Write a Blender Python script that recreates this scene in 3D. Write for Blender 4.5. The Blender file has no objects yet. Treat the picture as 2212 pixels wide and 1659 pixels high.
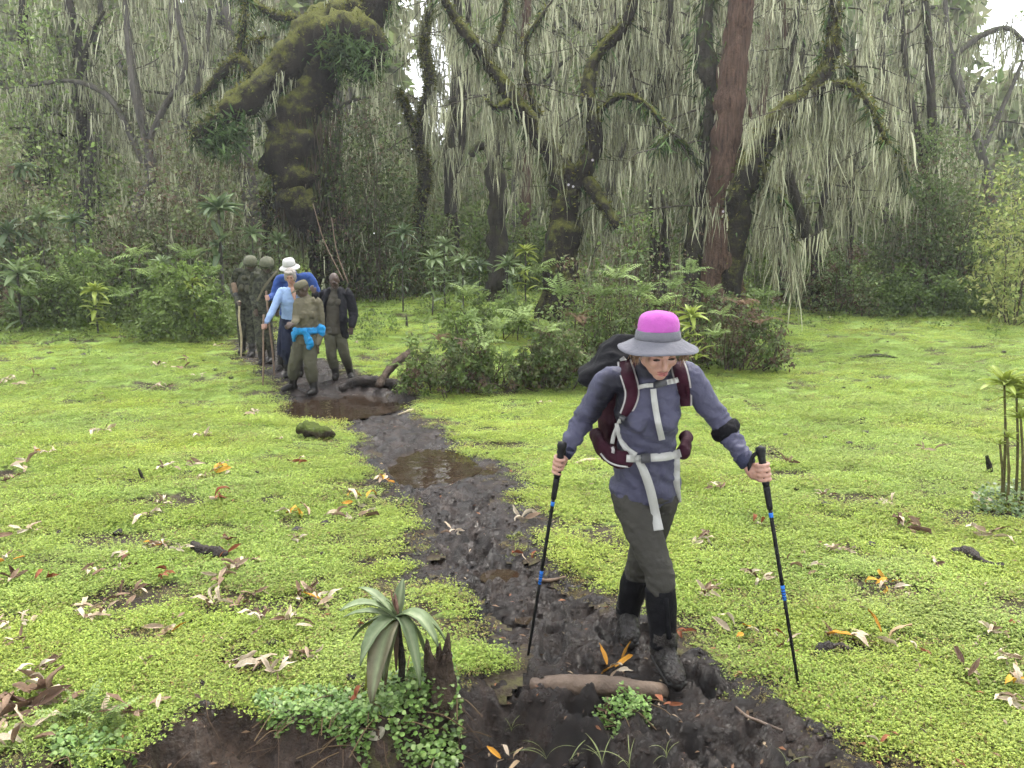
import bpy, bmesh, math, random
import numpy as np
from mathutils import Vector, Matrix, Euler
from mathutils.bvhtree import BVHTree

rng = np.random.default_rng(7)
random.seed(7)
SC = bpy.context.scene
COL = SC.collection
R = math.radians

# ------------------------------------------------------------------ camera
F, CX, CY = 1662.0, 1106.0, 829.5          # focal length and centre in units of a 2212 x 1659 frame
CAMZ = 1.78
PITCH = math.atan((CY - 590.0) / F)
cam_d = bpy.data.cameras.new('camera'); cam = bpy.data.objects.new('camera', cam_d); COL.objects.link(cam)
cam.location = (0, 0, CAMZ); cam.rotation_euler = (math.pi / 2 - PITCH, 0, 0)
cam_d.sensor_fit = 'HORIZONTAL'; cam_d.sensor_width = 36.0; cam_d.lens = 36.0 * F / 2212.0
cam_d.clip_start = 0.05; cam_d.clip_end = 2000
SC.camera = cam

# ------------------------------------------------------------------ sky, sun, exposure (bright overcast)
world = bpy.data.worlds.new('World'); SC.world = world; world.use_nodes = True
SUN_EL, SUN_AZ = 62.0, 150.0               # light comes from high up, ahead of the camera and to the right
wn = world.node_tree.nodes; wl = world.node_tree.links
sky = wn.new('ShaderNodeTexSky'); sky.sky_type = 'NISHITA'; sky.sun_disc = False
sky.sun_elevation = R(SUN_EL); sky.sun_rotation = R(35.0); sky.air_density = 1.0; sky.dust_density = 4.0
cloudmix = wn.new('ShaderNodeMix'); cloudmix.data_type = 'RGBA'
cloudmix.inputs[0].default_value = 0.86     # closed cloud cover in front of the blue
cloudmix.inputs[7].default_value = (9.7, 9.9, 10.2, 1)
wl.new(sky.outputs[0], cloudmix.inputs[6])
wl.new(cloudmix.outputs[2], wn['Background'].inputs[0])
wn['Background'].inputs[1].default_value = 0.12
sun_d = bpy.data.lights.new('sun', 'SUN'); sun = bpy.data.objects.new('sun', sun_d); COL.objects.link(sun)
sun_d.energy = 1.5; sun_d.angle = R(14); sun_d.color = (1.0, 0.96, 0.88)
sd = Vector((math.sin(R(35)) * math.cos(R(SUN_EL)), math.cos(R(35)) * math.cos(R(SUN_EL)), math.sin(R(SUN_EL))))
sun.rotation_euler = (-sd).to_track_quat('-Z', 'Y').to_euler(); sun.location = (6, 6, 30)
SC.view_settings.view_transform = 'Standard'; SC.view_settings.look = 'None'
SC.view_settings.exposure = 1.6; SC.view_settings.gamma = 1.0
SC.cycles.use_denoising = True
SC.cycles.use_adaptive_sampling = True; SC.cycles.adaptive_threshold = 0.04
SC.cycles.max_bounces = 4; SC.cycles.diffuse_bounces = 2; SC.cycles.glossy_bounces = 2
SC.cycles.transmission_bounces = 2; SC.cycles.transparent_max_bounces = 6; SC.cycles.volume_bounces = 0
SC.cycles.caustics_reflective = False; SC.cycles.caustics_refractive = False

# ------------------------------------------------------------------ geometry helpers
def at(px, py, Y):
    """world point seen at pixel (px, py) of a 2212 x 1659 frame that stands Y metres down the clearing"""
    a, b = (px - CX) / F, (CY - py) / F
    d = Vector((a, math.cos(PITCH) + b * math.sin(PITCH), -math.sin(PITCH) + b * math.cos(PITCH)))
    return Vector((0, 0, CAMZ)) + d * (Y / d.y)

def _hash(ix, iy, iz, seed):
    h = (ix.astype(np.int64) * 374761393 + iy.astype(np.int64) * 668265263 + iz.astype(np.int64) * 1440662683 + seed * 974634777) & 0xFFFFFFFF
    h = ((h ^ (h >> 13)) * 1274126177) & 0xFFFFFFFF
    h = ((h ^ (h >> 16)) * 2246822519) & 0xFFFFFFFF
    return ((h ^ (h >> 15)) & 0xFFFFFF) / float(0xFFFFFF) * 2 - 1

def noise(x, y, z=0.0, seed=0):
    x = np.asarray(x, float); y = np.asarray(y, float); z = np.broadcast_to(np.asarray(z, float), x.shape)
    ix, iy, iz = np.floor(x), np.floor(y), np.floor(z)
    fx, fy, fz = x - ix, y - iy, z - iz
    fx, fy, fz = fx * fx * (3 - 2 * fx), fy * fy * (3 - 2 * fy), fz * fz * (3 - 2 * fz)
    r = 0
    for dx in (0, 1):
        for dy in (0, 1):
            for dz in (0, 1):
                w = (fx if dx else 1 - fx) * (fy if dy else 1 - fy) * (fz if dz else 1 - fz)
                r = r + w * _hash(ix + dx, iy + dy, iz + dz, seed)
    return r

def fbm(x, y, z=0.0, oct=4, seed=0, gain=0.5):
    a, s, f = 1.0, 0, 1.0
    for o in range(oct):
        s = s + a * noise(np.asarray(x) * f, np.asarray(y) * f, np.asarray(z) * f, seed + o * 17)
        a *= gain; f *= 2.03
    return s

def sstep(a, b, x):
    t = np.clip((x - a) / (b - a), 0, 1)
    return t * t * (3 - 2 * t)

def link(o, parent=None):
    COL.objects.link(o)
    if parent is not None:
        o.parent = parent
    return o

def mesh_np(name, V, F_, mat=None, parent=None, tint=None, smooth=True, linked=True):
    """V (n,3); F_ = array (m,k) or list of such arrays; tint = (n,3) colours per vertex"""
    if not isinstance(F_, (list, tuple)):
        F_ = [F_]
    F_ = [np.asarray(f, np.int32) for f in F_ if len(f)]
    me = bpy.data.meshes.new(name)
    V = np.asarray(V, np.float32)
    me.vertices.add(len(V)); me.vertices.foreach_set('co', V.ravel())
    nl = sum(f.size for f in F_); nf = sum(len(f) for f in F_)
    me.loops.add(nl); me.polygons.add(nf)
    me.loops.foreach_set('vertex_index', np.concatenate([f.ravel() for f in F_]))
    tot = np.concatenate([np.full(len(f), f.shape[1], np.int32) for f in F_])
    st = np.concatenate(([0], np.cumsum(tot)[:-1])).astype(np.int32)
    me.polygons.foreach_set('loop_start', st)
    try:
        me.polygons.foreach_set('loop_total', tot)
    except Exception:
        pass
    if smooth:
        me.polygons.foreach_set('use_smooth', np.ones(nf, bool))
    me.update(calc_edges=True)
    if tint is not None:
        a = me.attributes.new('tint', 'FLOAT_COLOR', 'POINT')
        c = np.ones((len(V), 4), np.float32); c[:, :3] = tint
        a.data.foreach_set('color', c.ravel())
    if mat is not None:
        me.materials.append(mat)
    if not linked:
        return me
    return link(bpy.data.objects.new(name, me), parent)

class Soup:
    """collects vertices, faces and colours and links them as one mesh"""
    def __init__(s):
        s.V, s.Q, s.T, s.C, s.n = [], [], [], [], 0
    def add(s, V, Q=None, T=None, C=(0.2, 0.2, 0.2)):
        V = np.asarray(V, float).reshape(-1, 3)
        s.V.append(V)
        if Q is not None and len(Q): s.Q.append(np.asarray(Q) + s.n)
        if T is not None and len(T): s.T.append(np.asarray(T) + s.n)
        C = np.asarray(C, float)
        s.C.append(np.broadcast_to(C, V.shape) if C.ndim == 1 else C)
        s.n += len(V)
    def build(s, name, mat, parent=None, smooth=True, linked=True):
        Fs = []
        if s.Q: Fs.append(np.concatenate(s.Q))
        if s.T: Fs.append(np.concatenate(s.T))
        return mesh_np(name, np.concatenate(s.V), Fs, mat, parent, np.concatenate(s.C), smooth, linked)

def spline(pts, rad, n):
    """Catmull-Rom through pts, radii interpolated, n samples"""
    P = np.array([list(p) for p in pts], float); r = np.array(rad, float)
    if r.ndim == 1: r = np.stack([r, r], 1)
    if len(P) == 2:
        t = np.linspace(0, 1, n)[:, None]
        return P[0] * (1 - t) + P[1] * t, r[0] * (1 - t) + r[1] * t
    t = np.linspace(0, len(P) - 1 - 1e-6, n); i = t.astype(int); f = (t - i)[:, None]
    g = lambda A, k: A[np.clip(k, 0, len(A) - 1)]
    p0 = np.where((i - 1 < 0)[:, None], 2 * P[0] - P[1], g(P, i - 1)); p1, p2 = g(P, i), g(P, i + 1)
    p3 = np.where((i + 2 > len(P) - 1)[:, None], 2 * P[-1] - P[-2], g(P, i + 2))
    S = 0.5 * (2 * p1 + (p2 - p0) * f + (2 * p0 - 5 * p1 + 4 * p2 - p3) * f ** 2 + (3 * p1 - p0 - 3 * p2 + p3) * f ** 3)
    rr = g(r, i) * (1 - f) + g(r, i + 1) * f
    return S, rr

def tube_arrays(pts, rad, n=8, seg=8, up=None, lump=0.0, lumpf=3.0, seed=0, cap=True, ref=None):
    """loft of ellipses (rx along the ref axis, ry across) along a smooth path; returns V, Q, T"""
    S, rr = spline(pts, rad, n)
    T = np.gradient(S, axis=0); T /= np.linalg.norm(T, axis=1)[:, None] + 1e-9
    ref = np.array(ref if ref is not None else (1.0, 0.13, 0.07)); 
    U = ref - (T @ ref)[:, None] * T; U /= np.linalg.norm(U, axis=1)[:, None] + 1e-9
    W = np.cross(T, U)
    a = np.linspace(0, 2 * math.pi, seg, endpoint=False)
    V = S[:, None, :] + U[:, None, :] * (np.cos(a)[None, :, None] * rr[:, 0][:, None, None]) + W[:, None, :] * (np.sin(a)[None, :, None] * rr[:, 1][:, None, None])
    if lump:
        c = S[:, None, :]; d = V - c
        q = V.reshape(-1, 3) * lumpf
        k = fbm(q[:, 0], q[:, 1], q[:, 2], 3, seed).reshape(n, seg)
        V = c + d * (1 + lump * k)[..., None]
    i, j = np.meshgrid(np.arange(n - 1), np.arange(seg), indexing='ij'); jn = (j + 1) % seg
    Q = np.stack([i * seg + j, i * seg + jn, (i + 1) * seg + jn, (i + 1) * seg + j], -1).reshape(-1, 4)
    V = V.reshape(-1, 3); Tt = []
    if cap:
        e0 = S[0] - T[0] * rr[0].mean() * 0.5; e1 = S[-1] + T[-1] * rr[-1].mean() * 0.5
        b = len(V); V = np.vstack([V, e0, e1])
        for k in range(seg):
            Tt.append((b, (k + 1) % seg, k)); Tt.append((b + 1, (n - 1) * seg + k, (n - 1) * seg + (k + 1) % seg))
    return V, Q, np.array(Tt, int).reshape(-1, 3)

def unit(v):
    return v / (np.linalg.norm(v, axis=-1, keepdims=True) + 1e-9)

def leaves_arrays(P, D, N, L, W, fold=0.25):
    """diamond leaves: base P, direction D, surface normal N, length L, width W -> V, Q (one quad each, folded)"""
    P = np.asarray(P, float); D = unit(np.asarray(D, float)); N = np.asarray(N, float)
    S = unit(np.cross(D, N)); N = np.cross(S, D)
    L = np.broadcast_to(np.asarray(L, float), (len(P),))[:, None]; W = np.broadcast_to(np.asarray(W, float), (len(P),))[:, None]
    mid = P + D * L * 0.45 + N * W * fold
    V = np.stack([P, mid + S * W * 0.5, P + D * L - N * L * 0.08, mid - S * W * 0.5], 1).reshape(-1, 3)
    Q = np.arange(len(P) * 4).reshape(-1, 4)
    return V, Q

def rand_dirs(n, zmin=-1.0, zmax=1.0):
    z = rng.uniform(zmin, zmax, n); a = rng.uniform(0, 2 * math.pi, n); r = np.sqrt(np.maximum(0, 1 - z * z))
    return np.stack([r * np.cos(a), r * np.sin(a), z], 1)

def strands_arrays(P, L, W, nseg=4, sway=0.10):
    """hanging ribbons: top P, length L, width W"""
    n = len(P); a = rng.uniform(0, math.pi, n); dx = np.stack([np.cos(a), np.sin(a), np.zeros(n)], 1)
    t = np.linspace(0, 1, nseg + 1)
    dr = rng.normal(0, sway, (n, 2)) * L[:, None]; ph = rng.uniform(0, 6.28, (n, 2))
    V = np.zeros((n, nseg + 1, 2, 3))
    for k, tk in enumerate(t):
        c = P.copy(); c[:, 2] -= L * tk
        c[:, :2] += dr * (tk ** 1.3) + 0.035 * L[:, None] * np.sin(ph + 5.0 * tk)
        w = W * (0.55 + 0.45 * math.sin(min(1, tk * 2.2) * math.pi / 2)) * (1 - tk ** 2.2) + 0.003
        V[:, k, 0] = c - dx * w[:, None] / 2; V[:, k, 1] = c + dx * w[:, None] / 2
    base = (np.arange(n) * (nseg + 1) * 2)[:, None]
    k = np.arange(nseg) * 2
    Q = np.stack([base + k, base + k + 1, base + k + 3, base + k + 2], -1).reshape(-1, 4)
    return V.reshape(-1, 3), Q, (nseg + 1) * 2

def tagit(o, label=None, cat=None, group=None, kind=None):
    if label: o['label'] = label
    if cat: o['category'] = cat
    if group: o['group'] = group
    if kind: o['kind'] = kind
    return o

def empty(name, loc=(0, 0, 0)):
    o = bpy.data.objects.new(name, None); o.empty_display_size = 0.1; o.location = loc
    return link(o)

def set_parent_keep(o, p):
    o.parent = p
    o.matrix_parent_inverse = Matrix.Translation(-Vector(p.location))

# ------------------------------------------------------------------ materials
def new_mat(name):
    m = bpy.data.materials.new(name); m.use_nodes = True
    nt = m.node_tree; b = nt.nodes['Principled BSDF']
    return m, nt, b

def ramp(nt, stops):
    r = nt.nodes.new('ShaderNodeValToRGB'); e = r.color_ramp.elements
    while len(e) > 1: e.remove(e[-1])
    e[0].position = stops[0][0]; e[0].color = (*stops[0][1], 1)
    for p, c in stops[1:]:
        k = e.new(p); k.color = (*c, 1)
    return r

def nnoise(nt, scale, detail=4, rough=0.6, coord='Object', vec=None):
    n = nt.nodes.new('ShaderNodeTexNoise'); n.inputs['Scale'].default_value = scale
    n.inputs['Detail'].default_value = detail; n.inputs['Roughness'].default_value = rough
    if vec is None:
        t = nt.nodes.new('ShaderNodeTexCoord'); vec = t.outputs[coord]
    nt.links.new(vec, n.inputs['Vector'])
    return n

def bump(nt, b, src, strength, dist):
    k = nt.nodes.new('ShaderNodeBump'); k.inputs['Strength'].default_value = strength; k.inputs['Distance'].default_value = dist
    nt.links.new(src, k.inputs['Height']); nt.links.new(k.outputs[0], b.inputs['Normal'])
    return k

def surf_mat(name, stops, scale=8, rough=0.8, bump_s=0.4, bump_d=0.01, bump_scale=40, spec=0.3, detail=5, coord='Object', metal=0.0):
    m, nt, b = new_mat(name)
    n = nnoise(nt, scale, detail, coord=coord); r = ramp(nt, stops)
    nt.links.new(n.outputs['Fac'], r.inputs[0]); nt.links.new(r.outputs[0], b.inputs['Base Color'])
    b.inputs['Roughness'].default_value = rough; b.inputs['Specular IOR Level'].default_value = spec
    b.inputs['Metallic'].default_value = metal
    if bump_s:
        n2 = nnoise(nt, bump_scale, 5, coord=coord); bump(nt, b, n2.outputs['Fac'], bump_s, bump_d)
    return m

def leaf_mat(name, rough=0.55, transl=0.3, spec=0.3, gain=1.0, var=0.25, instancer=False):
    """colour of each leaf comes from the mesh ('tint'), with fine procedural mottling"""
    m, nt, b = new_mat(name)
    a = nt.nodes.new('ShaderNodeAttribute'); a.attribute_name = 'tint'
    n = nnoise(nt, 30, 3)
    mm = nt.nodes.new('ShaderNodeMapRange'); mm.inputs['To Min'].default_value = 1 - var; mm.inputs['To Max'].default_value = 1 + var
    nt.links.new(n.outputs['Fac'], mm.inputs['Value'])
    vm = nt.nodes.new('ShaderNodeVectorMath'); vm.operation = 'SCALE'
    nt.links.new(a.outputs['Color'], vm.inputs[0]); nt.links.new(mm.outputs[0], vm.inputs['Scale'])
    col = vm.outputs[0]
    if instancer:
        a2 = nt.nodes.new('ShaderNodeAttribute'); a2.attribute_name = 'itint'; a2.attribute_type = 'INSTANCER'
        v2 = nt.nodes.new('ShaderNodeVectorMath'); v2.operation = 'MULTIPLY'
        nt.links.new(col, v2.inputs[0]); nt.links.new(a2.outputs['Vector'], v2.inputs[1]); col = v2.outputs[0]
    nt.links.new(col, b.inputs['Base Color'])
    b.inputs['Roughness'].default_value = rough; b.inputs['Specular IOR Level'].default_value = spec
    if transl > 0:
        t = nt.nodes.new('ShaderNodeBsdfTranslucent'); nt.links.new(col, t.inputs['Color'])
        mx = nt.nodes.new('ShaderNodeMixShader'); mx.inputs[0].default_value = transl
        nt.links.new(b.outputs[0], mx.inputs[1]); nt.links.new(t.outputs[0], mx.inputs[2])
        nt.links.new(mx.outputs[0], nt.nodes['Material Output'].inputs['Surface'])
    return m

M = {}
M['leaf'] = leaf_mat('leaf_green', 0.5, 0.3, 0.35)
M['leaf_matt'] = leaf_mat('leaf_matt', 0.75, 0.3, 0.15)
M['lichen'] = leaf_mat('beard_lichen', 0.95, 0.35, 0.05)
M['dry'] = leaf_mat('dry_leaf', 0.8, 0.15, 0.2, var=0.4)
M['grass'] = leaf_mat('ground_cover', 0.55, 0.35, 0.25, instancer=True)
M['vine'] = leaf_mat('vine_leaf', 0.4, 0.25, 0.4)

# bark with moss on the upper faces
def bark_mat(name, dark, light, moss, moss_amt, grain=(9, 9, 1.6)):
    m, nt, b = new_mat(name)
    tc = nt.nodes.new('ShaderNodeTexCoord'); mp = nt.nodes.new('ShaderNodeMapping'); mp.inputs['Scale'].default_value = grain
    nt.links.new(tc.outputs['Object'], mp.inputs[0])
    n1 = nnoise(nt, 1.0, 6, 0.7, vec=mp.outputs[0]); r1 = ramp(nt, [(0.3, dark), (0.7, light)])
    nt.links.new(n1.outputs['Fac'], r1.inputs[0])
    n2 = nnoise(nt, 4.5, 7, 0.7); n3 = nnoise(nt, 25, 4)
    r2 = ramp(nt, [(0.25, tuple(c * 0.45 for c in moss)), (0.75, moss)]); nt.links.new(n3.outputs['Fac'], r2.inputs[0])
    ge = nt.nodes.new('ShaderNodeNewGeometry'); sx = nt.nodes.new('ShaderNodeSeparateXYZ'); nt.links.new(ge.outputs['Normal'], sx.inputs[0])
    ad = nt.nodes.new('ShaderNodeMath'); ad.operation = 'MULTIPLY_ADD'; ad.inputs[1].default_value = 0.32
    nt.links.new(sx.outputs[2], ad.inputs[0]); nt.links.new(n2.outputs['Fac'], ad.inputs[2])
    mr = nt.nodes.new('ShaderNodeMapRange'); mr.inputs['From Min'].default_value = 0.72 - moss_amt; mr.inputs['From Max'].default_value = 0.92 - moss_amt
    nt.links.new(ad.outputs[0], mr.inputs['Value'])
    mx = nt.nodes.new('ShaderNodeMix'); mx.data_type = 'RGBA'
    nt.links.new(mr.outputs[0], mx.inputs[0]); nt.links.new(r1.outputs[0], mx.inputs[6]); nt.links.new(r2.outputs[0], mx.inputs[7])
    nt.links.new(mx.outputs[2], b.inputs['Base Color']); b.inputs['Roughness'].default_value = 0.9; b.inputs['Specular IOR Level'].default_value = 0.15
    ad2 = nt.nodes.new('ShaderNodeMath'); ad2.operation = 'ADD'; nt.links.new(n1.outputs['Fac'], ad2.inputs[0]); nt.links.new(n3.outputs['Fac'], ad2.inputs[1])
    bump(nt, b, ad2.outputs[0], 0.9, 0.05)
    return m
M['bark_mossy'] = bark_mat('bark_mossy', (0.006, 0.005, 0.004), (0.028, 0.023, 0.017), (0.12, 0.125, 0.028), 0.20)
M['bark_dark'] = bark_mat('bark_dark', (0.012, 0.011, 0.009), (0.055, 0.048, 0.038), (0.06, 0.07, 0.02), 0.18)
M['bark_red'] = bark_mat('bark_red', (0.012, 0.007, 0.005), (0.13, 0.082, 0.06), (0.06, 0.07, 0.02), 0.08, (24, 24, 1.5))
M['bark_grey'] = bark_mat('bark_grey', (0.03, 0.028, 0.024), (0.11, 0.10, 0.085), (0.07, 0.08, 0.03), 0.12)
M['moss'] = surf_mat('moss', [(0.3, (0.018, 0.022, 0.006)), (0.7, (0.09, 0.10, 0.02))], 14, 0.95, 1.0, 0.03, 60, 0.05)

# ================================================================== GROUND
def slope(y):
    return 0.08 * np.clip(y - 10.5, 0, 3.5) + 0.11 * np.clip(y - 14, 0, 14) + 0.06 * np.clip(y - 28, 0, 40)

_FY = np.exp(np.linspace(math.log(1.2), math.log(70), 5000)); _FS = slope(_FY)
def flat_hit(px, py):
    """pixel -> point on the sloping ground (without relief)"""
    a, b = (px - CX) / F, (CY - py) / F
    dy = math.cos(PITCH) + b * math.sin(PITCH); dz = -math.sin(PITCH) + b * math.cos(PITCH)
    k = int(np.argmax(CAMZ + dz / dy * _FY <= _FS))
    return np.array([a / dy * _FY[k], _FY[k]])

# muddy path: left and right edge at picture heights, walked into the ground plane
_rows = [(748, 512, 590), (780, 545, 700), (810, 582, 770), (840, 606, 872), (870, 630, 872), (897, 690, 882), (920, 765, 925), (950, 790, 965),
         (980, 800, 1010), (1010, 838, 1088), (1040, 862, 1065), (1080, 882, 1060), (1120, 892, 1085), (1160, 884, 1115), (1200, 868, 1140),
         (1240, 950, 1225), (1280, 1015, 1285), (1320, 1042, 1345), (1360, 1065, 1405), (1400, 1100, 1490), (1440, 1030, 1570), (1480, 995, 1630),
         (1520, 960, 1665), (1560, 930, 1745), (1610, 900, 1790), (1660, 950, 1900), (1740, 940, 1960), (1860, 900, 1990)]
_L = np.array([flat_hit(l, y) for y, l, r in _rows]); _R = np.array([flat_hit(r, y) for y, l, r in _rows])
_py = (_L[:, 1] + _R[:, 1]) / 2
_o = np.argsort(_py)
def path_mask(x, y):
    """signed distance-like measure: >0 inside the path (metres)"""
    l = np.interp(y, _py[_o], _L[_o, 0]); r = np.interp(y, _py[_o], _R[_o, 0])
    far = np.clip(y - _py.max(), 0, 9)
    l, r = l - far * 0.25 + far * 0.1, r - far * 0.35
    d = np.minimum(x - l, r - x)
    return d - np.clip(y - 17.0, 0, 10) * 0.3

# dug-out bank along the near edge of the meadow (bottom left)
_bank = np.array([flat_hit(*p) for p in [(-700, 1700), (-150, 1700), (40, 1665), (215, 1640), (300, 1590), (400, 1535), (520, 1512), (640, 1525), (760, 1560), (860, 1545), (950, 1512), (1020, 1478), (1120, 1478), (1200, 1520), (1330, 1600), (1500, 1700), (1900, 1850)]])
_bdepth = np.array([0.20, 0.20, 0.20, 0.21, 0.22, 0.22, 0.22, 0.22, 0.24, 0.24, 0.22, 0.19, 0.17, 0.12, 0.08, 0.04, 0.02])
def bank_d(x, y):
    e = np.interp(x, _bank[:, 0], _bank[:, 1])
    return e - y                            # > 0 on the near, lower side
def bank_drop(x, y):
    dep = np.interp(x, _bank[:, 0], _bdepth)
    d = bank_d(x, y) + 0.05 * fbm(x * 5, y * 5, 0, 3, 91)
    return dep * sstep(-0.03, 0.16, d) + dep * 0.25 * sstep(0.1, 0.8, d)

# puddles: centre px, half-size px -> ellipses on the ground
_pud = []
for (cx, cy, hx, hy, lvl) in [(742, 866, 126, 31, -0.045), (936, 1001, 90, 35, -0.042), (1086, 1231, 44, 14, -0.046), (1142, 1322, 26, 7, -0.05), (1035, 1009, 42, 9, -0.048)]:
    c = flat_hit(cx, cy); t = flat_hit(cx, cy - hy); b = flat_hit(cx, cy + hy); r_ = flat_hit(cx + hx, cy)
    _pud.append((c[0], (t[1] + b[1]) / 2, r_[0] - c[0], (t[1] - b[1]) / 2, lvl))

_fp = []                                    # boot prints sunk into the mud
_f = np.random.default_rng(3)
for k in range(230):
    yy = math.exp(_f.uniform(math.log(2.2), math.log(15)))
    l = np.interp(yy, _py[_o], _L[_o, 0]); r_ = np.interp(yy, _py[_o], _R[_o, 0])
    _fp.append((_f.uniform(l, r_), yy, _f.normal(0.15, 0.45), _f.uniform(0.015, 0.045)))

def mudness(x, y):
    d = path_mask(x, y)
    e = 0.16 * fbm(x * 2.2, y * 1.6, 0, 4, 5) + 0.05 * fbm(x * 9, y * 7, 0, 2, 8)
    m = sstep(-0.20, 0.12, d + e)
    b = bank_d(x, y)
    m = np.maximum(m, sstep(-0.04, 0.05, b + 0.06 * fbm(x * 4, y * 4, 0, 3, 31)) * sstep(0.95, 0.7, np.clip(-x, -9, 9) * 0 + 0.5))
    return m

def bare(x, y):
    """bare dirt spots in the meadow, 0..1"""
    n = fbm(x * 1.5, y * 2.4, 0, 4, 41, 0.62); n2 = fbm(x * 4.2, y * 6.0, 0, 3, 45, 0.6)
    near = sstep(10.0, 3.0, y) * (0.28 + 0.10 * sstep(0.0, -3.0, x)) + sstep(1.1, 0.0, -path_mask(x, y)) * 0.32
    n3 = fbm(x * 1.1, y * 5.5, 0, 3, 48, 0.6)
    return np.maximum(np.maximum(sstep(0.76 - near, 0.97 - near, n), sstep(0.70 - near * 0.9, 0.88 - near * 0.9, n2)), 0.8 * sstep(0.74 - near * 0.5, 0.92 - near * 0.5, n3))

def ground_z(x, y, fine=True):
    x = np.asarray(x, float); y = np.asarray(y, float)
    m = mudness(x, y); pm = sstep(-0.05, 0.12, path_mask(x, y))
    z = slope(y) - bank_drop(x, y)
    z = z + (0.035 * fbm(x * 0.8, y * 0.8, 0, 3, 2) + 0.016 * fbm(x * 2.3, y * 2.3, 0, 2, 9)) * (1 - 0.6 * m) + 0.014 * fbm(x * 4, y * 4, 0, 3, 3)
    z = z - 0.045 * pm
    z = z - 0.02 * bare(x, y) * (1 - m)
    if fine:
        fr = 1.0 / np.clip(y / 5.0, 1.0, 2.2)
        rid = 1 - np.abs(fbm(x * 4.5, y * 6.5, 0, 4, 11, 0.6)) * 1.6
        cl = 0.016 * rid + 0.020 * np.abs(fbm(x * 8, y * 11, 0, 3, 12)) + 0.016 * fbm(x * 15, y * 21, 0, 3, 13, 0.68) * fr + 0.008 * noise(x * 52, y * 60, 0, 15) * fr
        z = z + m * cl
        for (fx, fy, an, dep) in _fp:
            s = (np.abs(x - fx) < 0.25) & (np.abs(y - fy) < 0.25)
            if not s.any(): continue
            u = (x[s] - fx) * math.cos(an) + (y[s] - fy) * math.sin(an); v = -(x[s] - fx) * math.sin(an) + (y[s] - fy) * math.cos(an)
            q = np.sqrt((u / 0.065) ** 2 + (v / 0.145) ** 2)
            z[s] += m[s] * (-dep * sstep(1.05, 0.75, q) + 0.35 * dep * np.exp(-((q - 1.2) / 0.22) ** 2))
    for (cx, cy, rx, ry, lvl) in _pud:
        q = np.sqrt(((x - cx) / rx) ** 2 + ((y - cy) / ry) ** 2) + 0.22 * fbm(x * 3, y * 3, 0, 3, 61)
        w = sstep(1.28, 0.9, q)
        z = z * (1 - w) + w * (slope(y) * 0 + slope(np.full_like(y, cy)) + lvl - 0.03 - 0.03 * sstep(0.9, 0.4, q) + 0.012 * fbm(x * 9, y * 9, 0, 2, 66))
    return z

_gu = np.arange(-1.5, 1.7, 0.006); _gl = np.arange(math.log(1.4), math.log(26), 0.006)
_GU, _GL = np.meshgrid(_gu, _gl); _GY = np.exp(_GL); _GZ = ground_z((_GU * _GY).ravel(), _GY.ravel()).reshape(_GU.shape)
def gz(x, y):
    """ground height from a table of the relief"""
    y = float(y); x = float(x); fu = (x / y - _gu[0]) / 0.006; fl = (math.log(y) - _gl[0]) / 0.006
    i, j = int(fl), int(fu)
    if i < 0 or j < 0 or i >= len(_gl) - 1 or j >= len(_gu) - 1: return float(slope(np.array(y)))
    a, b_ = fl - i, fu - j
    return float(_GZ[i, j] * (1 - a) * (1 - b_) + _GZ[i, j + 1] * (1 - a) * b_ + _GZ[i + 1, j] * a * (1 - b_) + _GZ[i + 1, j + 1] * a * b_)

def ground_hit(px, py):
    p = flat_hit(px, py); 
    for _ in range(4):                      # refine on the relief
        z = gz(p[0], p[1]); a, b = (px - CX) / F, (CY - py) / F
        dy = math.cos(PITCH) + b * math.sin(PITCH); dz = -math.sin(PITCH) + b * math.cos(PITCH)
        t = (z - CAMZ) / dz if dz < -1e-3 else p[1] / dy
        t = min(t, p[1] / dy * 1.4)
        p = 0.5 * p + 0.5 * np.array([a * t, dy * t])
    return Vector((p[0], p[1], gz(p[0], p[1])))

# --- meadow soil (under the herbs): fan-shaped grid, fine near, coarse far
def fan(u0, u1, du, y0, y1, dl):
    u = np.arange(u0, u1 + du, du); ly = np.arange(math.log(y0), math.log(y1) + dl, dl)
    U, Yg = np.meshgrid(u, np.exp(ly)); X = U * Yg
    n, m = Yg.shape
    i, j = np.meshgrid(np.arange(n - 1), np.arange(m - 1), indexing='ij')
    Q = np.stack([i * m + j, i * m + j + 1, (i + 1) * m + j + 1, (i + 1) * m + j], -1).reshape(-1, 4)
    return X.ravel(), Yg.ravel(), Q

m, nt, b = new_mat('meadow_soil')           # moss-green sod, dark where the turf is torn ('tint' holds the turf cover)
n1 = nnoise(nt, 22, 6, 0.7); r1 = ramp(nt, [(0.28, (0.06, 0.075, 0.02)), (0.48, (0.185, 0.27, 0.058)), (0.75, (0.27, 0.38, 0.085))])
nt.links.new(n1.outputs['Fac'], r1.inputs[0])
n4 = nnoise(nt, 12, 6, 0.7); r4 = ramp(nt, [(0.3, (0.014, 0.011, 0.008)), (0.5, (0.05, 0.038, 0.026)), (0.7, (0.10, 0.10, 0.035))]); nt.links.new(n4.outputs['Fac'], r4.inputs[0])
at_ = nt.nodes.new('ShaderNodeAttribute'); at_.attribute_name = 'tint'
mx = nt.nodes.new('ShaderNodeMix'); mx.data_type = 'RGBA'; nt.links.new(at_.outputs['Fac'], mx.inputs[0]); nt.links.new(r1.outputs[0], mx.inputs[6]); nt.links.new(r4.outputs[0], mx.inputs[7])
nt.links.new(mx.outputs[2], b.inputs['Base Color']); b.inputs['Roughness'].default_value = 0.85; b.inputs['Specular IOR Level'].default_value = 0.2
n5 = nnoise(nt, 70, 5); bump(nt, b, n5.outputs['Fac'], 1.0, 0.02)
M['soil'] = m
m, nt, b = new_mat('wet_mud')
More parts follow.
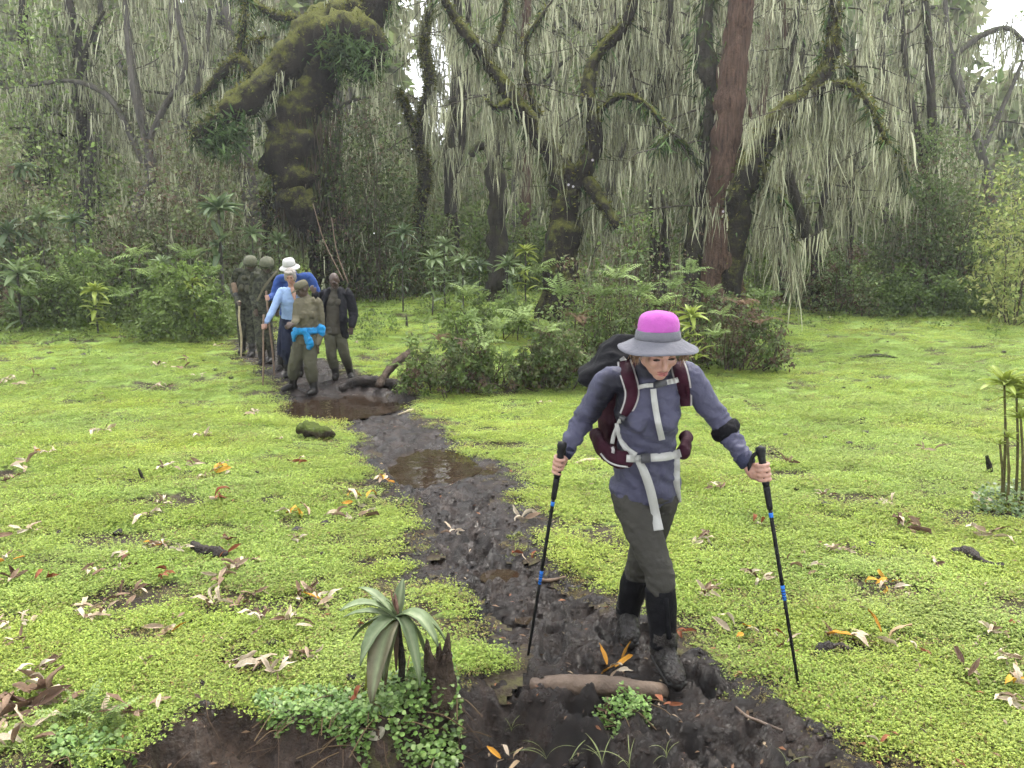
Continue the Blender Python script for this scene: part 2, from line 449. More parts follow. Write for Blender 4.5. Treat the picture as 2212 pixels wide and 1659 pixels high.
n1 = nnoise(nt, 5, 6, 0.65); r1 = ramp(nt, [(0.32, (0.006, 0.004, 0.003)), (0.52, (0.020, 0.0135, 0.0105)), (0.75, (0.056, 0.038, 0.029))])
nt.links.new(n1.outputs['Fac'], r1.inputs[0])
n6 = nnoise(nt, 14, 6, 0.7); r6 = ramp(nt, [(0.3, (0.022, 0.015, 0.011)), (0.7, (0.095, 0.066, 0.050))]); nt.links.new(n6.outputs['Fac'], r6.inputs[0])   # drier earth of the dug bank
at6 = nt.nodes.new('ShaderNodeAttribute'); at6.attribute_name = 'tint'; mx6 = nt.nodes.new('ShaderNodeMix'); mx6.data_type = 'RGBA'
nt.links.new(at6.outputs['Fac'], mx6.inputs[0]); nt.links.new(r1.outputs[0], mx6.inputs[6]); nt.links.new(r6.outputs[0], mx6.inputs[7]); nt.links.new(mx6.outputs[2], b.inputs['Base Color'])
n2 = nnoise(nt, 2.2, 5, 0.7); mr = nt.nodes.new('ShaderNodeMapRange')
mr.inputs['From Min'].default_value = 0.35; mr.inputs['From Max'].default_value = 0.62; mr.inputs['To Min'].default_value = 0.05; mr.inputs['To Max'].default_value = 0.36
nt.links.new(n2.outputs['Fac'], mr.inputs['Value']); nt.links.new(mr.outputs[0], b.inputs['Roughness'])
b.inputs['Specular IOR Level'].default_value = 0.42
n3 = nnoise(nt, 30, 8, 0.72); bump(nt, b, n3.outputs['Fac'], 1.0, 0.035)
M['mud'] = m

x, y, Q = fan(-1.35, 1.35, 0.0075, 1.5, 30, 0.0075)
z = ground_z(x, y, False)
mm = mudness(x, y)
fm = mm[Q].min(1); uq = (x / y)[Q].mean(1); fm = np.where((uq < -0.76) | (uq > 0.62), 0.0, fm)
bt = np.clip(bare(x, y) * 1.2 + sstep(0.0, 0.3, mm), 0, 1)
tagit(mesh_np('meadow', np.stack([x, y, z], 1), Q[fm < 0.95], M['soil'], tint=np.repeat(bt[:, None], 3, 1)), kind='structure')
# far forest floor out to the horizon
x, y, Q = fan(-3.2, 3.2, 0.1, 29.5, 900, 0.06)
tagit(mesh_np('forest_floor', np.stack([x, y, slope(y) - 0.06 + 0.0 * x], 1), Q, M['soil']), kind='structure')
x, y, Q = fan(-0.78, 0.64, 0.0034, 1.5, 21, 0.0034)
mm = mudness(x, y); keep = mm[Q].max(1) > 0.02
Q = Q[keep]; used = np.unique(Q); remap = np.zeros(len(x), int); remap[used] = np.arange(len(used))
x, y = x[used], y[used]
dry = sstep(-0.05, 0.05, bank_d(x, y)) * sstep(0.05, -0.15, path_mask(x, y))
tagit(mesh_np('muddy_path', np.stack([x, y, ground_z(x, y)], 1), remap[Q], M['mud'], tint=np.repeat(dry[:, None], 3, 1)), kind='structure')

# puddles
m, nt, b = new_mat('muddy_water')
n1 = nnoise(nt, 3, 4); r1 = ramp(nt, [(0.3, (0.020, 0.013, 0.008)), (0.7, (0.034, 0.023, 0.015))])
nt.links.new(n1.outputs['Fac'], r1.inputs[0]); nt.links.new(r1.outputs[0], b.inputs['Base Color'])
b.inputs['Roughness'].default_value = 0.02; b.inputs['IOR'].default_value = 1.33; b.inputs['Specular IOR Level'].default_value = 0.6
n2 = nnoise(nt, 6, 2); bump(nt, b, n2.outputs['Fac'], 0.25, 0.02)
M['water'] = m
for k, (cx, cy, rx, ry, lvl) in enumerate(_pud):
    a = np.linspace(0, 2 * math.pi, 48, endpoint=False)
    rr = 1.16 + 0.06 * np.sin(3 * a + k)
    V = np.stack([cx + rx * rr * np.cos(a), cy + ry * rr * np.sin(a), np.full(48, float(slope(np.array(cy))) + lvl)], 1)
    V = np.vstack([V, [cx, cy, V[0, 2]]])
    T = [(48, i, (i + 1) % 48) for i in range(48)]
    o = mesh_np('puddle', V, np.array(T), M['water'])
    tagit(o, kind='structure')

# ================================================================== GROUND COVER (one mass of tiny herbs)
def scatter(name, P, rot, scl, idx, tint, sources, label=None, kind='stuff'):
    """point mesh whose geometry nodes put one of the source clumps on every point"""
    me = bpy.data.meshes.new(name); me.vertices.add(len(P)); me.vertices.foreach_set('co', np.asarray(P, np.float32).ravel())
    def attr(nm, typ, arr, key):
        a = me.attributes.new(nm, typ, 'POINT'); a.data.foreach_set(key, np.ascontiguousarray(arr).ravel())
    attr('rot', 'FLOAT_VECTOR', np.asarray(rot, np.float32), 'vector'); attr('scl', 'FLOAT_VECTOR', np.asarray(scl, np.float32), 'vector')
    attr('pick', 'INT', np.asarray(idx, np.int32), 'value'); attr('itint', 'FLOAT_VECTOR', np.asarray(tint, np.float32), 'vector')
    o = link(bpy.data.objects.new(name, me))
    ng = bpy.data.node_groups.new(name + '_nodes', 'GeometryNodeTree')
    ng.interface.new_socket('Geometry', in_out='INPUT', socket_type='NodeSocketGeometry')
    ng.interface.new_socket('Geometry', in_out='OUTPUT', socket_type='NodeSocketGeometry')
    N = ng.nodes; Lk = ng.links
    gi, go = N.new('NodeGroupInput'), N.new('NodeGroupOutput')
    gt = N.new('GeometryNodeGeometryToInstance')
    for s in reversed(sources):
        oi = N.new('GeometryNodeObjectInfo'); oi.inputs['Object'].default_value = s; oi.transform_space = 'ORIGINAL'
        Lk.new(oi.outputs['Geometry'], gt.inputs[0])
    ip = N.new('GeometryNodeInstanceOnPoints')
    Lk.new(gi.outputs[0], ip.inputs['Points']); Lk.new(gt.outputs[0], ip.inputs['Instance'])
    ip.inputs['Pick Instance'].default_value = True
    def na(nm, typ, sock):
        a = N.new('GeometryNodeInputNamedAttribute'); a.data_type = typ; a.inputs['Name'].default_value = nm
        Lk.new(a.outputs[0], ip.inputs[sock])
    na('pick', 'INT', 'Instance Index'); na('rot', 'FLOAT_VECTOR', 'Rotation'); na('scl', 'FLOAT_VECTOR', 'Scale')
    Lk.new(ip.outputs[0], go.inputs[0])
    md = o.modifiers.new('scatter', 'NODES'); md.node_group = ng
    tagit(o, label, None, None, kind)
    return o

def herb_patch(seed, k=40, rad=0.085, hgt=0.03, nl=5, lsize=(0.005, 0.0105)):
    """a hand-sized patch of chickweed-like herbs: k stalks, nl small leaves each"""
    r = np.random.default_rng(seed)
    s = Soup()
    a0 = r.uniform(0, 6.283, k); q = np.sqrt(r.uniform(0, 1, k)) * rad * r.uniform(0.75, 1.25, k)
    c = np.stack([q * np.cos(a0), q * np.sin(a0)], 1); h = r.uniform(0.25, 1.0, k) ** 1.3 * hgt + 0.004
    n = k * nl; a = r.uniform(0, 6.28, n); ci = np.repeat(np.arange(k), nl)
    P = np.stack([c[ci, 0], c[ci, 1], h[ci] * r.uniform(0.6, 1, n)], 1)
    D = np.stack([np.cos(a), np.sin(a), r.uniform(0.0, 0.7, n)], 1)
    N = np.stack([0.25 * np.cos(a + 2), 0.25 * np.sin(a + 1), np.ones(n)], 1)
    L = r.uniform(*lsize, n); W = L * r.uniform(0.5, 0.8, n)
    g = np.repeat(r.uniform(0.72, 1.25, k), nl)[:, None] * r.uniform(0.85, 1.15, (n, 1)); yl = r.uniform(0, 1, (n, 1))
    C = (np.array((0.262, 0.378, 0.072)) + yl * np.array((0.12, 0.05, 0.02))) * g
    V, Q = leaves_arrays(P, D, N, L, W, 0.2)
    s.add(V, Q, C=np.repeat(C, 4, 0))
    return s

sources = []
for k in range(8):
    me = herb_patch(100 + k, 42 if k < 6 else 26, 0.095, 0.014 + 0.0028 * k).build('herb_patch', M['grass'], smooth=False, linked=False)
    sources.append(bpy.data.objects.new('herb_patch', me))
NP = 84000
u = rng.uniform(-1.12, 1.12, NP); y = np.exp(rng.uniform(math.log(1.75), math.log(30), NP)); x = u * y
md = mudness(x, y); br = bare(x, y)
keep = (rng.uniform(0, 1, NP) > md * 1.02) & (rng.uniform(0, 1, NP) > br * 0.93)
keep &= ~((bank_d(x, y) > 0.06) & (rng.uniform(0, 1, NP) > 0.02))
for (cx, cy, rx, ry, lvl) in _pud:
    keep &= (((x - cx) / rx) ** 2 + ((y - cy) / ry) ** 2) > 1.1
x, y, md = x[keep], y[keep], md[keep]
z = ground_z(x, y, False)
n = len(x)
g = fbm(x * 0.55, y * 0.9, 0, 3, 77); g2 = fbm(x * 3, y * 4, 0, 2, 78)
s0 = (np.maximum(y, 2.6) / 3.0) ** 0.42 * rng.uniform(0.8, 1.25, n) * (1 - 0.45 * sstep(0.0, 0.4, md))
scl = np.stack([s0, s0, s0 ** 0.5 * (1 + 0.3 * g2)], 1)
rot = np.stack([rng.normal(0, 0.06, n), rng.normal(0, 0.06, n), rng.uniform(0, 6.28, n)], 1)
br = bare(x, y)
g3 = fbm(x * 1.3, y * 2.0, 0, 3, 79)
t = np.stack([1.0 + 0.14 * g + 0.10 * g2, 1.0 + 0.08 * g + 0.12 * g2, 1.0 + 0.1 * g2 + 0.15 * g3], 1) * (rng.uniform(0.85, 1.12, n) * (1 + 0.07 * g3))[:, None]
brn = (rng.uniform(0, 1, n) < 0.045 + 0.3 * br + 0.3 * sstep(0.01, 0.3, md))[:, None]
t = np.where(brn, t * np.array((0.75, 0.50, 0.85)), t)
scatter('meadow_herbs', np.stack([x, y, z], 1), rot, scl, rng.integers(0, 8, n), t, sources, 'bright yellow green low herbs carpeting the clearing')

# ================================================================== TREES
LICH = np.array([(0.36, 0.37, 0.245), (0.28, 0.29, 0.19), (0.21, 0.21, 0.14), (0.47, 0.47, 0.33), (0.13, 0.125, 0.08)])
def pick_cols(pal, n, p=None, jit=0.18):
    c = pal[rng.choice(len(pal), n, p=p)]
    return c * rng.uniform(1 - jit, 1 + jit, (n, 1))

def add_strands(s, P, lmin, lmax, w=(0.008, 0.032), pal=LICH, nseg=4, sway=0.11):
    n = len(P)
    P = np.asarray(P, float)
    q = rng.integers(0, n, n); m_ = rng.uniform(0, 1, n) < 0.55                  # more than half hang in tufts
    P = np.where(m_[:, None], P[q // 6 * 6 % n] + rng.normal(0, 0.035, (n, 3)), P)
    L = lmin + (lmax - lmin) * rng.beta(1.1, 3.0, n); W = rng.uniform(w[0], w[1], n)
    V, Q, k = strands_arrays(P, L, W * np.where(rng.uniform(0, 1, n) < 0.12, 2.2, 1.0), nseg, sway)
    s.add(V, Q, C=np.repeat(pick_cols(pal, n), k, 0))

def add_blades(s, P, n_each, lmin, lmax, wid, pal, down=0.8, spread=0.7):
    P = np.repeat(np.asarray(P, float), n_each, 0); n = len(P)
    P = P + rng.normal(0, 0.05, (n, 3))
    D = rand_dirs(n) * spread; D[:, 2] -= down
    L = rng.uniform(lmin, lmax, n); W = wid * rng.uniform(0.7, 1.3, n)
    V, Q = leaves_arrays(P, D, rand_dirs(n), L, W, 0.15)
    s.add(V, Q, C=np.repeat(pick_cols(pal, n), 4, 0))

def add_leaf_cloud(s, C, rad, n_each, lmin, lmax, pal, aspect=0.55, up=0.3, p=None, squash=0.75, jit=0.25):
    C = np.asarray(C, float); n = len(C) * n_each
    rad = np.broadcast_to(np.asarray(rad, float), (len(C),))
    d = rand_dirs(n); rr = rng.uniform(0, 1, n) ** 0.45
    P = np.repeat(C, n_each, 0) + d * (np.repeat(rad, n_each) * rr)[:, None] * np.array((1, 1, squash))
    D = rand_dirs(n); D[:, 2] -= 0.25
    N = rand_dirs(n); N[:, 2] = np.abs(N[:, 2]) + up
    L = rng.uniform(lmin, lmax, n)
    V, Q = leaves_arrays(P, D, N, L, L * aspect * rng.uniform(0.7, 1.2, n), 0.15)
    base = np.repeat(pick_cols(np.asarray(pal), len(C), p, 0.15), n_each, 0)     # clump hue
    own = pick_cols(np.asarray(pal), n, p, jit)
    s.add(V, Q, C=np.repeat(0.45 * base + 0.55 * own, 4, 0))

FERN = np.array([(0.035, 0.065, 0.022), (0.055, 0.10, 0.03), (0.025, 0.042, 0.015), (0.11, 0.17, 0.06), (0.06, 0.07, 0.018)])
GREENS = np.array([(0.10, 0.15, 0.045), (0.14, 0.19, 0.06), (0.075, 0.11, 0.038), (0.19, 0.235, 0.09), (0.13, 0.115, 0.07)])
DULL = np.array([(0.14, 0.165, 0.075), (0.185, 0.20, 0.105), (0.10, 0.115, 0.055), (0.23, 0.23, 0.14), (0.12, 0.10, 0.07)])
BRIGHT = np.array([(0.11, 0.17, 0.04), (0.14, 0.21, 0.05), (0.08, 0.13, 0.03), (0.18, 0.24, 0.07)])

def px_path(pts, Y):
    """[(px, py, radius_px, dY)] -> world points and radii in metres"""
    P, r = [], []
    for p in pts:
        yy = Y + (p[3] if len(p) > 3 else 0)
        P.append(at(p[0], p[1], yy)); r.append(p[2] * yy / F)
    return P, r

def limb_mesh(name, P, r, mat, parent, lump=0.25, lumpf=3.0, seg=12, seed=0, step=0.10):
    L = sum((Vector(P[i + 1]) - Vector(P[i])).length for i in range(len(P) - 1))
    n = max(6, min(90, int(L / step)))
    V, Q, T = tube_arrays(P, r, n, seg, lump=lump, lumpf=lumpf, seed=seed)
    o = mesh_np(name, V, [Q, T], mat)
    set_parent_keep(o, parent)
    S, rr = spline(P, r, n)
    return o, S, rr[:, 0]

def under(S, rr, n, spread=0.9):
    """n points on the lower half of a limb"""
    k = rng.integers(0, len(S), n); a = rng.uniform(-1.9, 1.9, n)
    c = S[k].copy(); c[:, 0] += np.sin(a) * rr[k] * spread; c[:, 1] += rng.uniform(-0.5, 1.1, n) * rr[k] * spread; c[:, 2] -= np.cos(a) * rr[k] * 0.8
    return c

def grow_twigs(S, rr, n, lmin, lmax, droop=0.35, k0=0.15, flat=0.6, rad=0.012):
    """thin side branches; returns soup of tubes and sample points along them"""
    s = Soup(); pts = []
    K = rng.integers(int(len(S) * k0), len(S), n)
    for k in K:
        d = rand_dirs(1)[0]; d[2] = d[2] * flat + 0.15; d[1] = abs(d[1]) * 0.9 - 0.12      # mostly sideways and away from the clearing
        d /= np.linalg.norm(d); L = rng.uniform(lmin, lmax)
        p = S[k].copy(); P = [p.copy()]
        for q in range(4):
            d = d + rng.normal(0, 0.28, 3); d[2] -= droop * 0.5; d /= np.linalg.norm(d)
            p = p + d * L / 4; P.append(p.copy())
        r = rad * rng.uniform(0.7, 1.6)
        V, Q, T = tube_arrays(P, [r * 1.5, r * 1.2, r, r * 0.7, r * 0.35], 6, 3, cap=False)
        s.add(V, Q, C=(0.055, 0.048, 0.038))
        SS, _ = spline(P, [1] * 5, 14); pts.append(SS)
    return s, np.concatenate(pts) if pts else np.zeros((0, 3))

M['twig'] = leaf_mat('twig_bark', 0.9, 0.0, 0.1)

def build_tree(name, label, Y, limbs, mat, lich=300, lich_len=(0.25, 1.3), twigs=14, twig_len=(0.8, 2.2), fringe=0, fringe_len=(0.15, 0.4), leaves=0, leaf_pal=GREENS, leaf_size=(0.05, 0.11),
               group=None, lump=0.25, cat='tree', lich_w=(0.008, 0.030), fringe_pal=FERN, pal=LICH):
    base = px_path(limbs[0][:1], Y)[0][0]
    base.z = float(slope(np.array(base.y)))
    root = empty(name, base); tagit(root, label, cat, group)
    allS, allr, tw, tp = [], [], Soup(), []
    for i, lb in enumerate(limbs):
        P, r = px_path(lb, Y)
        if i == 0:
            P[0].z = base.z - 0.15
        o, S, rr = limb_mesh('trunk' if i == 0 else 'limb', P, r, mat, root, lump, seed=int(Y * 10) + i)
        allS.append(S); allr.append(rr)
    S = np.concatenate(allS); rr = np.concatenate(allr)
    up = S[:, 2] > base.z + 1.6
    if twigs:
        s, tp = grow_twigs(S[up], rr[up], twigs, *twig_len)
        o = s.build('twigs', M['twig']); set_parent_keep(o, root); o['kind'] = 'stuff'
    if lich:
        lich = int(lich * 1.85); s = Soup(); n1 = int(lich * 0.35)
        add_strands(s, under(S[up], rr[up], n1), *lich_len, w=lich_w, pal=pal)
        if len(tp):
            add_strands(s, tp[rng.integers(0, len(tp), lich - n1)] + rng.normal(0, 0.02, (lich - n1, 3)), *lich_len, w=lich_w, pal=pal)
        o = s.build('hanging_lichen', M['lichen']); set_parent_keep(o, root); o['kind'] = 'stuff'
    if fringe:
        s = Soup(); add_blades(s, under(S[up], rr[up], fringe, 1.0), 3, fringe_len[0], fringe_len[1], 0.035, fringe_pal)
        o = s.build('hanging_ferns', M['leaf_matt']); set_parent_keep(o, root); o['kind'] = 'stuff'
    if mat is M['bark_mossy']:
        nm = 7000 if Y > 21 else 2600
        k = rng.integers(0, len(S), nm); d = rand_dirs(nm); d[:, 2] = np.abs(d[:, 2]) * 0.8 + 0.1 * d[:, 2]; d = unit(d)
        pm = S[k] + d * (rr[k] * 0.97)[:, None]
        s = Soup(); D = d + rng.normal(0, 0.5, (nm, 3)); D[:, 2] -= 0.5
        V, Q = leaves_arrays(pm, D, rand_dirs(nm), rng.uniform(0.05, 0.16, nm), rng.uniform(0.02, 0.05, nm), 0.2)
        s.add(V, Q, C=np.repeat(pick_cols(np.array([(0.13, 0.14, 0.03), (0.08, 0.09, 0.022), (0.17, 0.16, 0.04), (0.05, 0.06, 0.016)]), nm), 4, 0))
        o = s.build('moss_tufts', M['leaf_matt']); set_parent_keep(o, root); o['kind'] = 'stuff'
    if leaves and len(tp):
        s = Soup(); c = tp[rng.integers(0, len(tp), leaves // 14)] + rng.normal(0, 0.15, (leaves // 14, 3))
        add_leaf_cloud(s, c, rng.uniform(0.15, 0.4, len(c)), 14, *leaf_size, pal=leaf_pal)
        o = s.build('crown', M['leaf_matt']); set_parent_keep(o, root); o['kind'] = 'stuff'
    return root

# --- the big leaning tree behind the walkers
big = build_tree('mossy_tree', 'massive dark mossy tree with bulging trunk and thick limb sloping down to the left', 22.0, [
    [(745, 640, 62, 0.3), (735, 560, 56), (715, 490, 60), (665, 420, 66, -.3), (640, 340, 62, -.4), (645, 260, 58, -.3), (668, 190, 52), (700, 120, 54), (745, 60, 50), (800, 20, 38), (838, -40, 24), (860, -120, 16)],
    [(760, 30, 30), (700, 50, 34, -.3), (640, 110, 34, -.6), (580, 175, 32, -1), (520, 225, 30, -1.3), (465, 265, 26, -1.5), (425, 300, 16, -1.6)],
    [(700, 95, 46, -.3), (750, 70, 48, -.6), (790, 85, 40, -.7), (800, 130, 26, -.7), (785, 170, 12, -.7)],
    [(700, 500, 40, -.4), (660, 455, 50, -.7), (618, 400, 30, -.7), (600, 380, 12, -.6)],
    [(560, 190, 9, -1), (520, 130, 10, -.8), (480, 160, 12, -.6), (450, 200, 9, -.5), (420, 215, 5, -.4)],
    [(480, 160, 10, -.6), (540, 100, 9, -.5), (575, 85, 6, -.4)],
    [(505, 170, 8, -.7), (520, 90, 7, -.6), (530, 30, 6, -.5), (535, -40, 5, -.4)],
    [(640, 40, 9, -.4), (600, 35, 9, -.3), (560, 15, 7, 0), (500, -15, 6, .3)],
    [(610, 470, 10, -.6), (575, 420, 12, -.5), (580, 500, 9, -.5), (578, 560, 6, -.5)],
], M['bark_mossy'], lich=1500, lich_len=(0.2, 1.2), twigs=34, twig_len=(0.6, 1.8), fringe=1500, fringe_len=(0.12, 0.42), lump=0.30)
# moss cushions and root beards on it
s = Soup()
c = np.array([list(at(px, py, Y)) for px, py, Y in [(735, 95, 21.0), (765, 110, 20.9), (790, 130, 21.0), (750, 130, 21.1), (715, 105, 21.2), (480, 285, 20.4), (455, 300, 20.4), (505, 275, 20.5), (490, 310, 20.3)]])
add_leaf_cloud(s, c, 0.5, 260, 0.15, 0.38, FERN, 0.18, 0.0, squash=1.0)
rb = np.array([list(at(px, py, 21.0)) for px, py in zip(rng.uniform(600, 740, 1100), rng.uniform(230, 500, 1100))])
add_strands(s, rb, 0.3, 1.5, (0.01, 0.04), np.array([(0.05, 0.036, 0.024), (0.09, 0.07, 0.05), (0.03, 0.022, 0.016), (0.03, 0.045, 0.015), (0.05, 0.06, 0.02)]), sway=0.06)
o = s.build('moss_cushions', M['leaf_matt']); set_parent_keep(o, big); o['kind'] = 'stuff'

# --- the forked tree in the middle
build_tree('mossy_tree', 'forked mossy tree with long bare limb rising to the upper left, behind shrubs', 18.0, [
    [(1208, 640, 46), (1212, 560, 38), (1222, 480, 36), (1222, 410, 36), (1200, 345, 26), (1150, 275, 20), (1095, 195, 17), (1050, 130, 13), (1005, 70, 11), (965, 10, 9), (940, -60, 6)],
    [(1225, 440, 26), (1262, 370, 22, -.2), (1285, 290, 18, -.3), (1270, 200, 15, -.2), (1290, 120, 13), (1345, 60, 11), (1375, -20, 9), (1390, -100, 6)],
    [(1205, 350, 10), (1180, 300, 9, .2), (1130, 120, 6, .5), (1180, 20, 5, .6)],
    [(1260, 375, 14, -.2), (1300, 440, 14, -.6), (1335, 490, 9, -.9)],
    [(1285, 250, 9, -.3), (1340, 210, 8, -.5), (1400, 230, 6, -.8), (1450, 300, 4, -1)],
    [(1110, 215, 9), (1070, 235, 7, -.3), (1050, 215, 4, -.5)],
    [(1050, 135, 6), (1085, 60, 5, .2), (1095, -40, 4, .3)],
], M['bark_mossy'], lich=2600, lich_len=(0.25, 1.5), twigs=54, twig_len=(0.9, 2.6), fringe=420, fringe_len=(0.2, 0.55), leaves=500, leaf_pal=DULL)

build_tree('snag', 'slender lumpy mossy snag standing in front of the forest', 21.0, [
    [(1068, 650, 30), (1072, 590, 22), (1074, 480, 19), (1071, 360, 19), (1073, 260, 16), (1066, 190, 11)],
    [(1062, 320, 11), (1035, 315, 9, -.3), (1018, 335, 7, -.4)]], M['bark_dark'], lich=150, twigs=6, fringe=60, lump=0.42)

# --- the reddish trunk with the ferny limb on the right
build_tree('fibrous_tree', 'tall straight tree with reddish fibrous bark and shaggy ferny side limb', 17.0, [
    [(1562, 650, 48), (1558, 560, 42), (1562, 470, 38), (1566, 380, 34), (1572, 280, 32), (1580, 180, 30), (1592, 80, 28), (1602, 0, 26), (1606, -90, 20)]],
    M['bark_red'], lich=420, lich_len=(0.2, 1.2), twigs=12, twig_len=(0.8, 2.0), fringe=60, lump=0.2)
build_tree('ferny_tree', 'dark mossy leaning limb draped in hanging ferns beside the reddish trunk', 16.7, [
    [(1575, 640, 22), (1588, 520, 24), (1592, 430, 28), (1620, 350, 28), (1665, 285, 28), (1722, 228, 25), (1772, 175, 21), (1790, 130, 17), (1800, 60, 14), (1805, -20, 10), (1808, -90, 7)],
    [(1722, 228, 17), (1800, 190, 14, -.3), (1850, 195, 9, -.6), (1885, 240, 6, -.9), (1915, 310, 4, -1.1)],
    [(1780, 150, 12), (1830, 150, 8, .3), (1870, 215, 6, .2), (1930, 320, 4, .2), (1965, 400, 3, .2)],
    [(1640, 320, 9), (1660, 400, 6, -.3), (1690, 430, 5, -.3), (1705, 520, 3, -.2)],
], M['bark_mossy'], lich=1900, lich_len=(0.3, 1.7), twigs=40, twig_len=(0.7, 2.0), fringe=650, fringe_len=(0.16, 0.45), lump=0.34, pal=LICH * 1.12)
build_tree('ferny_tree', 'twin dark stem bristling with fern tufts on the left flank of the reddish trunk', 17.3, [
    [(1500, 640, 26), (1498, 540, 24), (1512, 430, 20), (1525, 330, 18), (1538, 230, 18), (1528, 150, 22), (1520, 80, 16), (1530, 0, 11), (1535, -80, 7)],
    [(1515, 400, 9), (1490, 330, 7, -.3), (1450, 290, 5, -.6), (1420, 320, 4, -.8)],
    [(1510, 300, 9), (1560, 200, 6, .3)],
], M['bark_dark'], lich=1700, lich_len=(0.3, 1.5), twigs=36, twig_len=(0.8, 2.2), fringe=520, fringe_len=(0.2, 0.5), lump=0.3)
build_tree('lichen_tree', 'stem hung with dense pale lichen curtains between the forked and the reddish tree', 18.6, [
    [(1420, 640, 24), (1425, 500, 20), (1405, 380, 16), (1410, 250, 14), (1440, 120, 12), (1450, 0, 10), (1455, -90, 6)],
    [(1410, 300, 9), (1370, 200, 7, -.3), (1355, 90, 6, -.4), (1360, -20, 5, -.3)],
    [(1420, 200, 8), (1470, 160, 6, -.4), (1500, 210, 4, -.7)],
], M['bark_dark'], lich=2300, lich_len=(0.35, 1.7), twigs=52, twig_len=(0.8, 2.4), leaves=300, leaf_pal=DULL)

# --- thinner stems, further right and left
THIN = [
    (19.5, 'slim dark stem leaning left over the right lawn edge', [[(1775, 640, 17), (1765, 570, 15), (1738, 490, 13), (1705, 390, 11), (1690, 300, 9), (1700, 180, 7), (1720, 60, 5), (1725, -40, 4)], [(1765, 575, 9), (1770, 480, 8), (1790, 380, 6), (1800, 260, 4)]], 'bark_dark', 1100),
    (20.5, 'straight brown stem rising behind the pale lichen curtain', [[(1690, 600, 17), (1688, 500, 14), (1690, 420, 13), (1705, 300, 9), (1700, 150, 8), (1690, 0, 6), (1690, -60, 4)]], 'bark_red', 900),
    (20.0, 'thin upright sapling at the right lawn edge', [[(1833, 620, 8), (1836, 540, 7), (1838, 450, 6), (1850, 330, 5), (1870, 200, 4), (1880, 60, 3)]], 'bark_dark', 900),
    (21.5, 'dark bent trunk above the right hand thicket', [[(2040, 620, 16), (2030, 480, 15), (2010, 400, 13), (1990, 330, 11), (1975, 260, 8), (1960, 180, 6), (1950, 60, 5), (1945, -50, 4)], [(2015, 390, 10), (2012, 250, 9), (2006, 100, 8), (1998, 0, 7), (1992, -70, 5)]], 'bark_dark', 1000),
    (24.0, 'far lichen tree left of the right hand thicket', [[(1640, 600, 13), (1645, 450, 12), (1640, 300, 10), (1655, 120, 8), (1650, -40, 6)], [(1642, 330, 7), (1610, 200, 5), (1600, 60, 4)]], 'bark_red', 900),
    (24.0, 'paired slim trunks behind the slender snag', [[(985, 600, 15), (975, 450, 13), (970, 330, 12), (985, 180, 10), (990, 40, 9), (985, -60, 6)], [(975, 430, 9), (1000, 280, 8), (1012, 120, 7), (1010, -40, 5)]], 'bark_dark', 1300),
    (23.0, 'twisted knobbly stem with yellow moss tufts left of the snag', [[(905, 600, 16), (900, 500, 14), (918, 380, 13), (905, 290, 11), (928, 180, 10), (915, 90, 9), (935, 0, 8), (940, -60, 6)], [(905, 300, 9), (880, 240, 8), (862, 200, 5)]], 'bark_mossy', 1200),
    (25.0, 'straight brown trunk between the snag and the forked tree', [[(1130, 600, 13), (1135, 450, 11), (1140, 300, 10), (1130, 150, 9), (1140, 0, 8), (1142, -60, 6)]], 'bark_red', 1200),
    (26.0, 'dark trunk just right of the forked tree', [[(1330, 600, 17), (1325, 480, 14), (1318, 350, 12), (1330, 200, 11), (1325, 60, 10), (1330, -60, 7)], [(1320, 380, 8), (1370, 260, 6), (1390, 130, 5)]], 'bark_dark', 1300),
    (23.5, 'crooked grey branches spreading over the far left thicket', [[(305, 560, 15), (300, 450, 13), (330, 380, 11), (312, 290, 10), (290, 180, 9), (275, 60, 7), (270, -40, 5)], [(318, 320, 8), (350, 240, 7), (400, 150, 6), (385, 40, 5), (372, -40, 4)], [(330, 385, 8), (300, 330, 7), (240, 215, 6), (160, 175, 5), (60, 185, 4)]], 'bark_grey', 1500),
    (25.0, 'dark moss-clad stump-like trunk deep in the left thicket', [[(75, 560, 26), (72, 430, 26), (80, 330, 30), (75, 260, 22), (60, 180, 12), (50, 60, 9), (55, -50, 7)], [(75, 300, 9), (130, 190, 7), (200, 190, 6), (250, 250, 4)]], 'bark_dark', 1500),
    (26.0, 'grey trunk behind the sloping limb of the massive tree', [[(450, 560, 16), (440, 430, 14), (410, 330, 12), (400, 220, 11), (380, 110, 9), (370, 0, 7), (365, -60, 5)], [(405, 260, 8), (440, 140, 7), (455, 20, 5)]], 'bark_grey', 1500),
    (25.0, 'slim trunk on the far left edge', [[(190, 560, 14), (185, 420, 12), (200, 300, 11), (190, 170, 9), (215, 60, 7), (220, -50, 5)], [(195, 280, 7), (150, 180, 6), (120, 60, 4)]], 'bark_grey', 1400),
    (25.5, 'thin branched tree at the far right under the open sky', [[(2150, 600, 12), (2145, 460, 11), (2120, 330, 9), (2060, 150, 7), (2100, 90, 6), (2170, 60, 5), (2215, 90, 3)], [(2080, 200, 6), (2050, 90, 5), (2040, -30, 4)], [(2120, 330, 6), (2180, 200, 4), (2210, 130, 3)]], 'bark_grey', 500),
]
for k, (Y, lab, limbs, mt, nl) in enumerate(THIN):
    left = limbs[0][0][0] < 520
    far_r = limbs[0][0][0] > 2100
    build_tree('forest_tree', lab, Y, limbs, M[mt], lich=nl, lich_len=(0.25, 1.5), twigs=26 if not far_r else 20, twig_len=(0.8, 2.4),
               fringe=60 if mt == 'bark_mossy' else 25, leaves=1500 if left else (700 if not far_r else 500), leaf_pal=DULL if not far_r else BRIGHT, lump=0.2,
               group='lichen trees along the forest edge')

